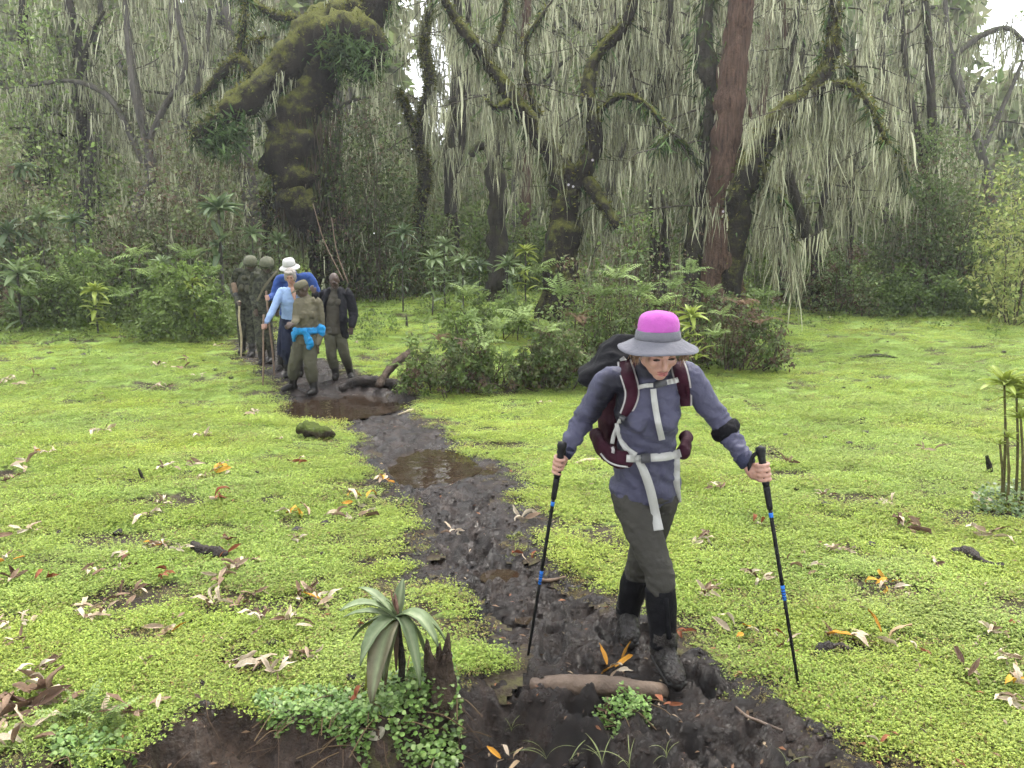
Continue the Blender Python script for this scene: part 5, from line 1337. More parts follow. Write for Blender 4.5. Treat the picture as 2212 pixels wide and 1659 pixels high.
# ---- trekking poles
def trek_pole(label, top, tip, hand, wrist):
    ax = (top - tip).normalized(); L = (top - tip).length
    root = empty('trekking_pole', tip); tagit(root, label, 'pole', 'pair of trekking poles')
    def seg(nm, a, b_, r0, r1, mat, n=8, sides=12, lump=0.0, prof=None):
        P = [top - ax * a + (top - ax * b_ - (top - ax * a)) * t for t in np.linspace(0, 1, n)]
        rr = prof if prof is not None else np.linspace(r0, r1, n)
        V, Q, T = tube_arrays(P, rr, n, sides, lump=lump, lumpf=60); o = mesh_np(nm, V, [Q, T], mat); set_parent_keep(o, root); return o
    g = seg('grip', 0.0, 0.17, 0, 0, M['pole_black'], 12, 14, prof=[0.021, 0.022, 0.018, 0.0155, 0.015, 0.0165, 0.0145, 0.0165, 0.0145, 0.016, 0.0165, 0.013])
    seg('foam_grip', 0.171, 0.27, 0.0145, 0.0125, M['pole_black'], 6)
    seg('upper_shaft', 0.271, L * 0.55, 0.0085, 0.0085, M['pole_black'])
    seg('blue_ring', 0.285, 0.305, 0.0092, 0.0092, M['pole_blue'], 4)
    seg('blue_band', L * 0.55, L * 0.61, 0.0088, 0.0082, M['pole_blue'], 6)
    for k in range(4): seg('length_mark', L * (0.565 + 0.011 * k), L * (0.565 + 0.011 * k) + 0.0025, 0.0093, 0.0093, M['pole_black'], 3)
    seg('lower_shaft', L * 0.611, L - 0.06, 0.0075, 0.0065, M['pole_black'])
    seg('tip', L - 0.062, L, 0.008, 0.004, M['rubber'], 5)
    # wrist loop
    a0 = top - ax * 0.025; w = npv(wrist) - npv(a0); P = [npv(a0), npv(a0) + w * 0.55 + [0, -0.012, 0.018], npv(wrist) + [0.0, -0.035, -0.012], npv(wrist) + [0.01, 0.0, -0.045], npv(hand) + [0, 0.02, -0.02]]
    V, Q, T = tube_arrays(P, [(0.009, 0.0025)] * 5, 18, 8, ref=npv(ax)); o = mesh_np('wrist_strap', V, [Q, T], M['pole_black']); set_parent_keep(o, root)
trek_pole('black trekking pole with blue bands planted in the mud, held on the picture left', gL_top, gL_tip, GL, J['wrL'])
trek_pole('black trekking pole with blue bands planted in the grass, held on the picture right', gR_top, gR_tip, GR, J['wrR'])

# ---- backpack and harness
bp = empty('backpack', J['chest'] + Vector((0, 0.2, -0.3))); tagit(bp, 'maroon and black hiking backpack with pale webbing straps on the woman hiker', 'backpack')
def bp_add(nm, V, Fs, mat, parent=None):
    o = mesh_np(nm, V, Fs, mat); set_parent_keep(o, bp) if parent is None else None
    return o
def bp_blob(nm, B, mat, voxel=0.009, disp=None):
    class Z: location = Vector((0, 0, 0))
    o = bpy.data.objects.new(nm, B.mesh(nm, mat, Z, voxel, 3, disp)); link(o); set_parent_keep(o, bp); return o
bk = np.array((0, 0.20, 0.0))
B = Body(); B.tube_open([wai + bk + [-0.03, 0.0, -0.05], (wai + che) / 2 + bk + [-0.03, 0.02, 0], che + bk + [-0.03, 0.03, 0.02], nk + bk + [-0.04, 0.02, 0.0]], [(0.155, 0.10), (0.165, 0.115), (0.160, 0.115), (0.135, 0.09)], 22, 26, ref=sref)
bp_blob('main_compartment', B, M['maroon'], 0.009, folds(0.005, (12, 12, 14), 51))
B = Body()
ol = [(1375, 726, 3.50), (1340, 724, 3.52), (1308, 748, 3.52), (1284, 784, 3.50), (1250, 812, 3.47), (1248, 824, 3.46), (1272, 838, 3.44), (1300, 836, 3.42), (1330, 800, 3.41), (1372, 770, 3.42)]
fo = np.array([npv(W(*q)) for q in ol]); bo = fo * 0.86 + fo.mean(0) * 0.14 + np.array((0.0, 0.20, 0.0)); nO = len(ol)
B.add(np.vstack([fo, bo, fo.mean(0) + [0, -0.035, 0.01], bo.mean(0)]), [(i, nO + i, nO + (i + 1) % nO, (i + 1) % nO) for i in range(nO)], [(2 * nO, i, (i + 1) % nO) for i in range(nO)] + [(2 * nO + 1, nO + (i + 1) % nO, nO + i) for i in range(nO)])
lid = bp_blob('top_flap', B, M['pack_black'], 0.007, folds(0.008, (11, 11, 13), 55))
# pale piping on the flap
for P in ([(1292, 772, 3.44), (1300, 800, 3.41), (1312, 830, 3.40)], [(1332, 724, 3.47), (1338, 745, 3.41), (1352, 775, 3.38)], [(1250, 815, 3.43), (1262, 812, 3.415), (1272, 828, 3.41)]):
    V, Q, T = tube_arrays([W(*p) for p in P], [0.0035] * 3, 12, 6); o = mesh_np('piping', V - npv(lid.location) * 0, [Q, T], M['webbing'])
    o.parent = lid
    o.matrix_parent_inverse = Matrix.Translation(-Vector(bp.location))
# hip belt pads
for nm, pts in (('hip_pad', [(1288, 940, 3.55), (1300, 968, 3.44), (1330, 990, 3.36), (1352, 996, 3.345)]), ('hip_pad', [(1482, 945, 3.52), (1482, 962, 3.46), (1476, 978, 3.42)])):
    B = Body(); B.tube([npv(W(*p)) for p in pts], [(0.044, 0.024)] * len(pts), 12, 18, ref=(0, 0, 1)); bp_blob(nm, B, M['maroon'], 0.007, folds(0.003, (20, 20, 20), 57))

# ribbons laid over the shirt: paths given in the picture, dropped onto the cloth
shirt_o = [c for c in hk.children if c.name.startswith('shirt')][0]; trou_o = [c for c in hk.children if c.name.startswith('trousers')][0]
bm = bmesh.new()
for oo in [shirt_o, trou_o] + [c for c in bp.children if c.name.startswith('hip_pad')]:
    nv = len(bm.verts); bm.from_mesh(oo.data)
    bm.verts.ensure_lookup_table()
    off = Vector(hk.location) if oo.parent == hk else Vector((0, 0, 0))
    for v in bm.verts[nv:]: v.co += off
BV = BVHTree.FromBMesh(bm); bm.free()
CAMP = Vector((0, 0, CAMZ))
def on_cloth(px, py, lift):
    d = (at(px, py, 3.4) - CAMP).normalized(); h = BV.ray_cast(CAMP, d)
    if h[0] is None: return None
    return h[0] - d * lift
def ribbon(nm, pts, width_px, mat, lift=0.006, thick=0.003, n=26, free_from=None, drop=None):
    """flat strap along picture points; from index free_from on it hangs free with given depths"""
    P2, w2 = spline([(p[0], p[1], 0) for p in pts], width_px if not np.isscalar(width_px) else [width_px] * len(pts), n)
    C = []
    last = None
    for i, p in enumerate(P2):
        q = on_cloth(p[0], p[1], lift)
        if q is None or (last is not None and abs(q.y - last.y) > 0.09): q = at(p[0], p[1], (last.y if last is not None else 3.33))
        C.append(npv(q)); last = q
    C = np.array(C); k = np.ones(5) / 5
    for a_ in range(3): C[:, a_] = np.convolve(np.pad(C[:, a_], 2, mode='edge'), k, 'valid')
    T = np.gradient(C, axis=0); T /= np.linalg.norm(T, axis=1)[:, None]
    view = C - npv(CAMP); view /= np.linalg.norm(view, axis=1)[:, None]
    S = np.cross(T, view); S /= np.linalg.norm(S, axis=1)[:, None]
    C = C - view * (0.004 * np.sin(np.linspace(0, 9, len(C)) + len(C) + pts[0][0]) ** 2)[:, None]
    hw = (w2[:, 0] / 2 * 3.38 / F)[:, None]
    off = -view * thick
    V = np.concatenate([C - S * hw, C + S * hw, C + S * hw + off, C - S * hw + off]); m_ = len(C)
    Q = []
    for i in range(m_ - 1):
        for a_, b_ in ((0, 1), (1, 2), (2, 3), (3, 0)):
            Q.append((a_ * m_ + i, b_ * m_ + i, b_ * m_ + i + 1, a_ * m_ + i + 1))
    Q.append((0, m_, 2 * m_, 3 * m_)); Q.append((m_ - 1, 2 * m_ - 1, 3 * m_ - 1, 4 * m_ - 1))
    o = mesh_np(nm, V, np.array(Q), mat, smooth=False); set_parent_keep(o, bp); return o
# shoulder straps (maroon pad with grey edge)
SL = [(1348, 776), (1353, 800), (1362, 828), (1366, 852), (1358, 880), (1345, 900)]; SRr = [(1462, 778), (1468, 800), (1475, 828), (1479, 855), (1481, 880)]
for P in (SL, SRr):
    ribbon('shoulder_strap', P, [30, 34, 33, 31, 27, 20][:len(P)], M['trim_grey'], 0.008, 0.004)
    ribbon('strap_pad', P, [22, 27, 26, 24, 20, 12][:len(P)], M['maroon'], 0.013, 0.006)
ribbon('shoulder_webbing', [(1342, 772), (1352, 784), (1360, 790)], 12, M['webbing'], 0.022, 0.003)
ribbon('adjuster_webbing', [(1344, 900), (1336, 915), (1326, 940), (1322, 960)], 9, M['webbing'], 0.008)
ribbon('diagonal_webbing', [(1334, 912), (1338, 940), (1352, 968), (1376, 985)], 13, M['webbing'], 0.010)
ribbon('ladder_buckle', [(1336, 898), (1352, 906)], 10, M['buckle'], 0.020, 0.006, 6)
ribbon('chest_webbing', [(1374, 838), (1395, 833), (1412, 832)], 9, M['webbing'], 0.012)
ribbon('chest_webbing', [(1440, 826), (1455, 823), (1466, 820)], 11, M['webbing'], 0.012)
ribbon('chest_buckle', [(1412, 833), (1442, 826)], 13, M['buckle'], 0.016, 0.008, 8)
ribbon('chest_tail', [(1411, 838), (1414, 868), (1421, 910), (1431, 954)], [12, 13, 13, 14], M['webbing'], 0.018)
ribbon('belt_webbing', [(1352, 990), (1375, 991), (1386, 991)], 16, M['webbing'], 0.014)
ribbon('belt_webbing', [(1404, 989), (1440, 986), (1472, 978)], 18, M['webbing'], 0.014)
ribbon('belt_buckle', [(1382, 991), (1406, 989)], 21, M['buckle'], 0.018, 0.010, 8)
ribbon('belt_tail', [(1377, 992), (1392, 1020), (1406, 1062), (1415, 1105), (1424, 1150)], [14, 19, 20, 20, 22], M['webbing'], 0.022)
ribbon('belt_tail', [(1462, 982), (1461, 1010), (1462, 1045), (1470, 1088)], [14, 17, 15, 6], M['webbing'], 0.020)
ribbon('belt_pocket_ring', [(1322, 964), (1325, 972), (1323, 980)], 7, M['trim_grey'], 0.012, 0.004, 10)
ribbon('pad_trim', [(1296, 978), (1312, 996), (1335, 1006), (1362, 1009)], 4, M['trim_grey'], 0.010, 0.004)
ribbon('whistle_cord', [(1482, 832), (1486, 850), (1480, 862)], 7, M['maroon'], 0.02, 0.006, 10)

# ------------------------------------------------------------------ the group walking behind
def stand_z(x, y): return gz(x, y)

def walker(label, Y, J, top, legs, boots, head=('skin_dark', R(0), R(15)), hat=None, voxel=0.011, s=1.0, top_r=1.0, hands=None, extra=None, leg_r=1.0, hem=0.08, hair=None, collar=True, pockets=None):
    """J: joints as (px, py, dY); builds body, clothes, boots and head gear; returns root and joints"""
    Q_ = {k: at(v[0], v[1], Y + (v[2] if len(v) > 2 else 0)) for k, v in J.items()}
    for sd in 'LR':                                        # feet on the ground
        g = Q_['an' + sd]; zz = stand_z(g.x, g.y); Q_['an' + sd] = Vector((g.x, g.y, max(zz, -0.2) + 0.09)); Q_['ft' + sd] = zz
    class Z: location = Vector((Q_['pelvis'].x, Q_['pelvis'].y, stand_z(Q_['pelvis'].x, Q_['pelvis'].y)))
    skinm, yaw, pitch = head
    HRm = head_frame(yaw, pitch); hc = Q_['head']
    B = Body(); head_prims(B, hc, HRm, s)
    nk = npv(Q_['neck']); pel = npv(Q_['pelvis']); che = npv(Q_['chest']); sref = npv(Q_['shR'] - Q_['shL'])
    B.tube_open([nk + [0, 0.01, -0.05], nk * 0.5 + npv(hc) * 0.5 + [0, 0.02, 0], npv(hc) + [0, 0.03, -0.04]], [0.062 * s, 0.058 * s, 0.058 * s], 12, 8)
    B.tube_open([pel, (pel + che) / 2, che, nk], [(0.13, 0.09), (0.12, 0.085), (0.13, 0.09), (0.06, 0.055)], 14, 12, ref=sref)
    for sd in 'LR':
        B.tube([Q_['sh' + sd], Q_['el' + sd], Q_['wr' + sd]], [0.04 * s, 0.036 * s, 0.027 * s], 10, 14)
        B.tube([Q_['hip' + sd], Q_['kn' + sd], Q_['an' + sd]], [0.07 * s, 0.05 * s, 0.036 * s], 10, 14)
    for sd, spec in (hands or {}).items():
        if spec is None: continue
        if spec[0] == 'grip': grip_hand(B, spec[1], spec[2], Q_['wr' + sd], spec[3] if len(spec) > 3 else 0.014, s, side=(0, -1, 0))
        else: open_hand(B, Q_['wr' + sd], spec[1], s, palm_n=spec[2] if len(spec) > 2 else (0, 1, 0))
    me = B.mesh('person', M[skinm], Z, voxel * 0.8, 2)
    o = bpy.data.objects.new('person', me); o.location = Z.location; link(o); tagit(o, label, 'person', 'walkers behind the hiker')
    root = o
    def ch(nm, B, mat, vox=voxel, disp=folds(0.006, (13, 13, 18), int(abs(nk[0]) * 100)), sm=2):
        q = bpy.data.objects.new(nm, B.mesh(nm, M[mat], root, vox, sm, disp)); link(q, root); return q
    # top
    B = Body()
    hm = pel + (pel - che) * hem
    W_ = np.linalg.norm(sref) * 0.5
    tr = top_r
    B.tube_open([hm, pel, (pel + che) / 2, che, che * 0.4 + nk * 0.6, nk + [0, 0.005, -0.01]],
                [(0.165 * tr, 0.125 * tr), (0.165 * tr, 0.125 * tr), (0.16 * tr, 0.12 * tr), (0.17 * tr, 0.125 * tr), (0.145 * tr, 0.10 * tr), (0.075, 0.07)], 20, 26, ref=sref)
    if collar: B.tube_open([nk + [0, 0.01, -0.03], nk * 0.72 + npv(hc) * 0.28 + [0, 0.015, 0]], [0.075 * s, 0.072 * s], 12, 6)
    if pockets:
        for (ppx, ppy, pdy) in pockets: B.ell(at(ppx, ppy, Y + pdy), (0.05, 0.022, 0.055))
    for sd in 'LR':
        sh, el, wr = npv(Q_['sh' + sd]), npv(Q_['el' + sd]), npv(Q_['wr' + sd])
        B.tube([nk * 0.5 + sh * 0.5 + [0, 0, -0.03], sh, el, el * 0.08 + wr * 0.92], [0.075 * tr, 0.074 * tr, 0.060 * tr, 0.045 * tr], 14, 22)
    ch(top[0], B, top[1])
    # trousers
    B = Body()
    B.tube_open([pel + (che - pel) * 0.25, pel, pel - [0, 0, 0.07]], [(0.14, 0.11), (0.155, 0.12), (0.15, 0.115)], 18, 10, ref=sref)
    for sd in 'LR':
        h, k_, a = npv(Q_['hip' + sd]), npv(Q_['kn' + sd]), npv(Q_['an' + sd])
        B.tube([h, k_, k_ * 0.6 + a * 0.4, k_ * 0.40 + a * 0.60], [0.098 * leg_r, 0.080 * leg_r, 0.078 * leg_r, 0.070 * leg_r], 14, 20)
    ch('trousers', B, legs)
    for sd in 'LR':
        k_, a = npv(Q_['kn' + sd]), npv(Q_['an' + sd]); z0 = Q_['ft' + sd]; fx, fy = J.get('toe' + sd, (0.0, -1.0))
        B = Body(); B.tube([k_ * 0.5 + a * 0.5, k_ * 0.2 + a * 0.8, a + [0, 0, -0.02]], [0.066, 0.060, 0.056], 12, 10)
        B.tube([(a[0] - fx * 0.05, a[1] - fy * 0.05, z0 + 0.045), (a[0] + fx * 0.07, a[1] + fy * 0.07, z0 + 0.05), (a[0] + fx * 0.17, a[1] + fy * 0.17, z0 + 0.035)], [0.045, 0.05, 0.036], 12, 12)
        ch('boot', B, boots, voxel, folds(0.005, (20, 20, 20), 8))
    face_parts(root, hc, HRm, s, lip=False, mat_lip=M[skinm] if skinm == 'skin_dark' else M['lip'])
    def hatp(nm, prof, mat, wob=0.01, th=0.006, off=(0, 0.01, 0.03), Rm=HRm, seed=2, parent=root):
        V, Q = hat_mesh(prof, npv(hc) + np.array(Rm) @ (np.array(off) * s), Rm, 28, wob, s, seed)
        q = mesh_np(nm, V - npv(root.location), Q, M[mat], parent); solidify(q, th); return q
    if hat == 'helmet':
        h = hatp('helmet', [(0.112, -0.038), (0.118, -0.012), (0.118, 0.02), (0.110, 0.055), (0.092, 0.084), (0.062, 0.104), (0.03, 0.113), (0.001, 0.115)], 'helmet', 0.004, 0.012)
        hatp('helmet_band', [(0.119, -0.020), (0.122, -0.004), (0.120, 0.006)], 'camo', 0.004, 0.006, parent=h)
        V, Q, T = tube_arrays([npv(hc) + np.array(HRm) @ np.array(p_) for p_ in ((-0.10, -0.01, 0.0), (-0.07, -0.045, -0.08), (0, -0.065, -0.115), (0.07, -0.045, -0.08), (0.10, -0.01, 0.0))], [(0.009, 0.003)] * 5, 18, 6)
        mesh_np('chin_strap', V - npv(root.location), [Q, T], M['olive_dark'], h)
    elif hat == 'sunhat':
        Rt = head_frame(R(-5), R(22))
        h = hatp('hat', [(0.094, -0.005), (0.094, 0.03), (0.090, 0.065), (0.078, 0.092), (0.052, 0.104), (0.001, 0.107)], 'white_hat', 0.012, 0.004, Rm=Rt)
        hatp('hat_brim', [(0.094, -0.002), (0.115, -0.014), (0.138, -0.03), (0.155, -0.044)], 'white_hat', 0.03, 0.004, Rm=Rt, parent=h)
    elif hat == 'cap':
        h = hatp('cap', [(0.092, 0.0), (0.096, 0.03), (0.094, 0.055), (0.084, 0.082), (0.060, 0.098), (0.03, 0.103), (0.001, 0.104)], 'olive', 0.02, 0.004)
        c0 = lambda x, y_, z: npv(hc) + np.array(HRm) @ (np.array((x, y_, z)) * s)
        V = [c0(-0.075, -0.07, 0.035), c0(-0.04, -0.10, 0.040), c0(0.04, -0.10, 0.040), c0(0.075, -0.07, 0.035), c0(-0.065, -0.125, 0.020), c0(-0.03, -0.165, 0.018), c0(0.03, -0.165, 0.018), c0(0.065, -0.125, 0.020)]
        q = mesh_np('cap_peak', np.array(V) - npv(root.location), np.array([(0, 1, 5, 4), (1, 2, 6, 5), (2, 3, 7, 6)]), M['olive'], h); solidify(q, 0.005)
    if hair:
        s_ = Soup(); B = Body(); R3 = np.array(HRm)
        B.ell(npv(hc) + R3 @ np.array((0, 0.025, 0.045)), (0.085, 0.095, 0.092), R3); B.ell(npv(hc) + R3 @ np.array((-0.06, 0.0, 0.0)), (0.028, 0.05, 0.07), R3); B.ell(npv(hc) + R3 @ np.array((0.06, 0.0, 0.0)), (0.028, 0.05, 0.07), R3)
        B.ell(npv(hc) + R3 @ np.array((-0.02, -0.055, 0.085)), (0.06, 0.035, 0.03), R3)
        ch('hair', B, hair, 0.008, folds(0.008, (60, 60, 20), 77), 1)
    return root, Q_, ch

def stick(label, top, tip, r, mat, bend=0.01):
    root_p = Vector(tip); top, tip = Vector(top), Vector(tip)
    P = [tip, tip.lerp(top, 0.35) + Vector((bend, 0, 0)), tip.lerp(top, 0.7) + Vector((-bend, 0, 0)), top]
    V, Q, T = tube_arrays(P, [r * 0.85, r * 1.05, r * 0.95, r * 1.1], 26, 9, lump=0.14, lumpf=18)
    o = mesh_np('walking_stick', V - npv(tip), [Q, T], mat); o.location = tip
    tagit(o, label, 'stick', 'walking sticks of the group'); return o

# helmeted walker on the left
YA = 14.2
sA_tip = at(519.5, 752, YA - 0.25); sA_tip.z = gz(sA_tip.x, sA_tip.y) - 0.02; sA_top = at(517.5, 650, YA - 0.28)
gA = sA_top - (sA_top - sA_tip).normalized() * 0.05
walker('camouflaged walker in olive helmet with ammunition vest, leftmost of the group', YA, dict(
    head=(541, 570, -.06), neck=(536, 584), chest=(532, 612), pelvis=(529, 656), shL=(513, 589), shR=(556, 589), elL=(503, 622, .05), elR=(562, 622, .02), wrL=(514, 651, -.22), wrR=(556, 650, -.1),
    hipL=(521, 662), hipR=(537, 662), knL=(522, 706, -.05), knR=(542, 706, -.02), anL=(524, 748, 0), anR=(544, 748, -.1)), ('jacket', 'camo'), 'camo', 'rubber', ('skin_dark', R(8), R(22)), 'helmet',
    hands={'L': ('grip', gA, sA_top - sA_tip, 0.016), 'R': ('open', (0.1, 0, -1))})
vest = empty('vest', at(531, 640, YA - .1)); tagit(vest, 'dark webbing vest with pouches worn over the leftmost camouflage jacket', 'vest')
for q, (px, py, w_, h_) in enumerate([(522, 622, .055, .075), (534, 624, .055, .075), (545, 622, .05, .075), (527, 600, .05, .05), (542, 600, .05, .05)]):
    B = Body(); B.ell(at(px, py, YA - .155), (w_, .045, h_)); me = B.mesh('pouch', M['olive_dark'], vest, 0.012, 1); o = bpy.data.objects.new('pouch', me); link(o, vest)
stick('pale peeled walking stick held by the leftmost helmeted walker', sA_top, sA_tip, 0.019, M['wood_pale'], 0.015)
rf = empty('rifle', at(514, 655, YA - .12)); tagit(rf, 'dark rifle hanging muzzle down at the leftmost helmeted walker', 'rifle')
for nm, P, r_ in (('barrel', [(514, 668, -.15), (517, 705, -.12)], .012), ('receiver', [(509, 632, -.17), (514, 668, -.15)], (.022, .04)), ('stock', [(504, 612, -.16), (509, 632, -.17)], (.018, .05)), ('magazine', [(513, 650, -.18), (519, 662, -.2)], (.014, .03))):
    V, Q, T = tube_arrays([at(p_[0], p_[1], YA + p_[2]) for p_ in P], [r_, r_], 6, 8, ref=(0, 1, 0)); o = mesh_np(nm, V, [Q, T], M['gun'] if nm != 'stock' else M['wood_brown']); set_parent_keep(o, rf)

# second helmeted walker
YB = 13.5
walker('camouflaged walker in olive helmet, second from the left with a sling across the chest', YB, dict(
    head=(577, 574, -.08), neck=(571, 590), chest=(568, 620), pelvis=(565, 668), shL=(550, 597), shR=(594, 596), elL=(545, 634, .05), elR=(600, 632, .05), wrL=(553, 668, -.12), wrR=(598, 668),
    hipL=(557, 674), hipR=(575, 674), knL=(562, 722, -.06), knR=(580, 722, -.02), anL=(566, 770, -.05), anR=(587, 770, -.02)), ('jacket', 'camo'), 'camo', 'rubber', ('skin_dark', R(4), R(26)), 'helmet',
    hands={'L': ('open', (0.05, -0.1, -1)), 'R': ('open', (0, 0, -1))})
V, Q, T = tube_arrays([at(600, 585, YB - .05), at(588, 598, YB - .19), at(570, 622, YB - .21), at(556, 650, YB - .15)], [(0.022, 0.004)] * 4, 18, 8, ref=(0, 0, 1))
o = mesh_np('rifle_sling', V - npv(at(570, 622, YB)), [Q, T], M['olive']); o.location = at(570, 622, YB); tagit(o, 'olive sling slanting across the second helmeted walker', 'sling')

# tall man in blue sweater, bending over
YC = 13.0
sC_tip = at(593, 809, 12.35); sC_tip.z = gz(sC_tip.x, sC_tip.y) - 0.02; sC_top = at(575, 629, YC - .45)
gC = sC_top - (sC_top - sC_tip).normalized() * 0.11
walker('man in white brimmed hat and royal blue sweater bending over between the others', YC, dict(
    head=(625, 577, -.30), neck=(632, 592, -.12), chest=(634, 622, -.02), pelvis=(628, 678, .12), shL=(604, 606, -.08), shR=(668, 601, -.05), elL=(592, 636, -.15), elR=(684, 634, 0), wrL=(581, 645, -.40), wrR=(676, 660, -.12),
    hipL=(618, 686, .1), hipR=(640, 686, .1), knL=(610, 730, -.02), knR=(640, 732, .05), anL=(606, 775, 0), anR=(640, 780, .1)), ('sweater', 'sweater'), 'navy', 'rubber', ('skin_light', R(-5), R(50)), 'sunhat', s=1.04, top_r=1.12,
    hands={'L': ('grip', gC, sC_top - sC_tip, 0.014), 'R': ('open', (-0.1, -0.1, -1))})
stick('long dark walking stick held by the man in the blue sweater', sC_top, sC_tip, 0.016, M['wood_brown'], 0.006)

# woman in pale blue shirt
YD = 12.2
sD_tip = at(567.5, 830, 11.62); sD_tip.z = gz(sD_tip.x, sD_tip.y) - 0.02; sD_top = at(569.5, 680, 11.9)
gD = at(568.5, 706, 11.86)
walker('grey-haired woman in pale blue shirt and navy trousers leaning on a stick', YD, dict(
    head=(627, 598, -.12), neck=(631, 620, -.02), chest=(628, 650), pelvis=(628, 697, .1), shL=(607, 632, -.02), shR=(650, 636), elL=(590, 669, -.15), elR=(660, 672, .05), wrL=(574, 699, -.28), wrR=(652, 700, -.1),
    hipL=(619, 704, .1), hipR=(638, 704, .1), knL=(618, 752, 0), knR=(642, 752, .05), anL=(622, 800, .1), anR=(648, 800, .15)), ('shirt', 'shirt_sky'), 'navy', 'rubber', ('skin_light', R(8), R(22)), None, s=0.95, top_r=0.88, leg_r=0.9, hair='hair_grey', hem=-0.12, collar=False,
    hands={'L': ('grip', gD, sD_top - sD_tip, 0.013), 'R': ('open', (0, -0.1, -1))})
V, Q, T = tube_arrays([at(634, 622, YD - .10), at(635, 634, YD - .125), at(637, 650, YD - .135)], [(0.052, 0.02), (0.038, 0.014), (0.008, 0.008)], 10, 10, ref=(1, 0, 0)); pw = [o for o in COL.objects if o.get('label', '').startswith('grey-haired woman')][0]; o = mesh_np('open_neckline', V - npv(pw.location), [Q, T], M['skin_light'], pw)
stick('straight light brown walking stick held by the woman in the pale blue shirt', sD_top, sD_tip, 0.014, M['wood_brown'], 0.004)

# ranger in front
YE = 11.35
rg, QE, chE = walker('man in olive uniform and cap looking back, with bright blue cloth round his waist', YE, dict(
    head=(653, 626, -.04), neck=(660, 645), chest=(663, 680, -.02), pelvis=(661, 727), shL=(645, 656, -.08), shR=(686, 655, .04), elL=(640, 688, -.16), elR=(693, 705, .05), wrL=(634, 700, -.34), wrR=(686, 746, -.06),
    hipL=(652, 735), hipR=(671, 735), knL=(638, 782, -.08), knR=(670, 786, -.1), anL=(631, 828, .02), anR=(678, 834, -.08), toeL=(-0.6, -0.8), toeR=(-0.2, -1.0)), ('jacket', 'olive'), 'olive_dark', 'rubber', ('skin_dark', R(-62), R(24)), 'cap', hem=0.30, leg_r=1.18, pockets=[(654, 681, -.15), (674, 680, -.13)],
    hands={'L': ('open', (-0.6, -0.7, -0.3)), 'R': ('open', (-0.1, -0.05, -1), (0.3, 1, 0))})
# cloth tied round his waist
B = Body(); c0 = npv(at(662, 714, YE)); B.tube_open([c0 + [0, 0, -0.035], c0 + [0, 0, 0.035]], [(0.19, 0.15), (0.19, 0.15)], 24, 8, ref=npv(QE['shR'] - QE['shL']))
k0 = npv(at(656, 716, YE - .17)); B.ell(k0, (0.05, 0.04, 0.045))
B.tube([k0, k0 + [0.05, -0.01, -0.07], k0 + [0.08, 0.0, -0.17], k0 + [0.075, 0.01, -0.24]], [(0.03, 0.02), (0.05, 0.022), (0.06, 0.025), (0.045, 0.02)], 12, 14, ref=(1, 0, 0))
B.tube([k0, k0 + [-0.08, 0, -0.01], k0 + [-0.15, 0.03, -0.05], k0 + [-0.165, 0.05, -0.12]], [(0.03, 0.02), (0.045, 0.03), (0.055, 0.03), (0.04, 0.02)], 12, 14, ref=(0, 0, 1))
B.tube([c0 + [0.17, 0.02, 0.02], c0 + [0.215, 0.0, 0.05], c0 + [0.22, 0.0, -0.04], c0 + [0.20, 0.02, -0.09]], [0.03, 0.05, 0.05, 0.03], 10, 12)
chE('waist_cloth', B, 'cyan_cloth', 0.010, folds(0.012, (16, 16, 16), 61), 1)

# man in open dark jacket
YF = 12.1
bd, QF, chF = walker('bald man in open black jacket over olive shirt walking on the right of the group', YF, dict(
    head=(722, 607, -.14), neck=(723, 628, -.04), chest=(722, 660), pelvis=(722, 710), shL=(699, 638), shR=(750, 636), elL=(688, 656, .06), elR=(763, 674, .03), wrL=(680, 634, -.15), wrR=(760, 706, -.1),
    hipL=(712, 718), hipR=(733, 718), knL=(716, 765, -.08), knR=(744, 764, -.02), anL=(726, 814, 0), anR=(757, 803, .25), toeL=(0.1, -1), toeR=(0.35, -0.93)), ('shirt', 'khaki_shade'), 'olive_dark', 'rubber', ('skin_dark', R(-6), R(32)), None, hem=0.2, pockets=[(716, 652, -.13), (732, 652, -.13)],
    hands={'L': ('open', (-0.35, -0.2, 0.8)), 'R': ('open', (-0.15, -0.15, -1), (-0.3, 1, 0))})
B = Body(); nk = npv(QF['neck']); che = npv(QF['chest']); pel = npv(QF['pelvis'])
for sd, sx in (('L', -1), ('R', 1)):
    sh, el, wr = npv(QF['sh' + sd]), npv(QF['el' + sd]), npv(QF['wr' + sd])
    B.tube([nk * 0.45 + sh * 0.55 + [0, 0.0, -0.02], sh, el, el * 0.12 + wr * 0.88], [0.085, 0.088, 0.075, 0.058], 14, 22)
    lo = pel + np.array((sx * 0.155, 0.0, -0.10)) if sx > 0 else pel + np.array((sx * 0.13, 0.03, 0.02))
    B.tube([nk + [sx * 0.085, -0.03, 0.0], che + [sx * 0.150, -0.075, 0.02], (che + pel) / 2 + [sx * 0.16, -0.07, 0], lo], [(0.04, 0.05), (0.055, 0.08), (0.058, 0.10), (0.06, 0.10)], 14, 22, ref=(1, 0, 0))
B.tube([nk + [-0.09, 0.06, 0.0], nk + [0, 0.10, 0.01], nk + [0.09, 0.06, 0.0]], [0.05, 0.055, 0.05], 12, 12)
B.tube_open([pel + [0, 0.12, -0.05], che + [0, 0.12, 0], nk + [0, 0.07, -0.05]], [(0.17, 0.05), (0.18, 0.055), (0.13, 0.05)], 16, 14, ref=npv(QF['shR'] - QF['shL']))
chF('jacket', B, 'jacket_black', 0.011, folds(0.006, (13, 13, 18), 71))

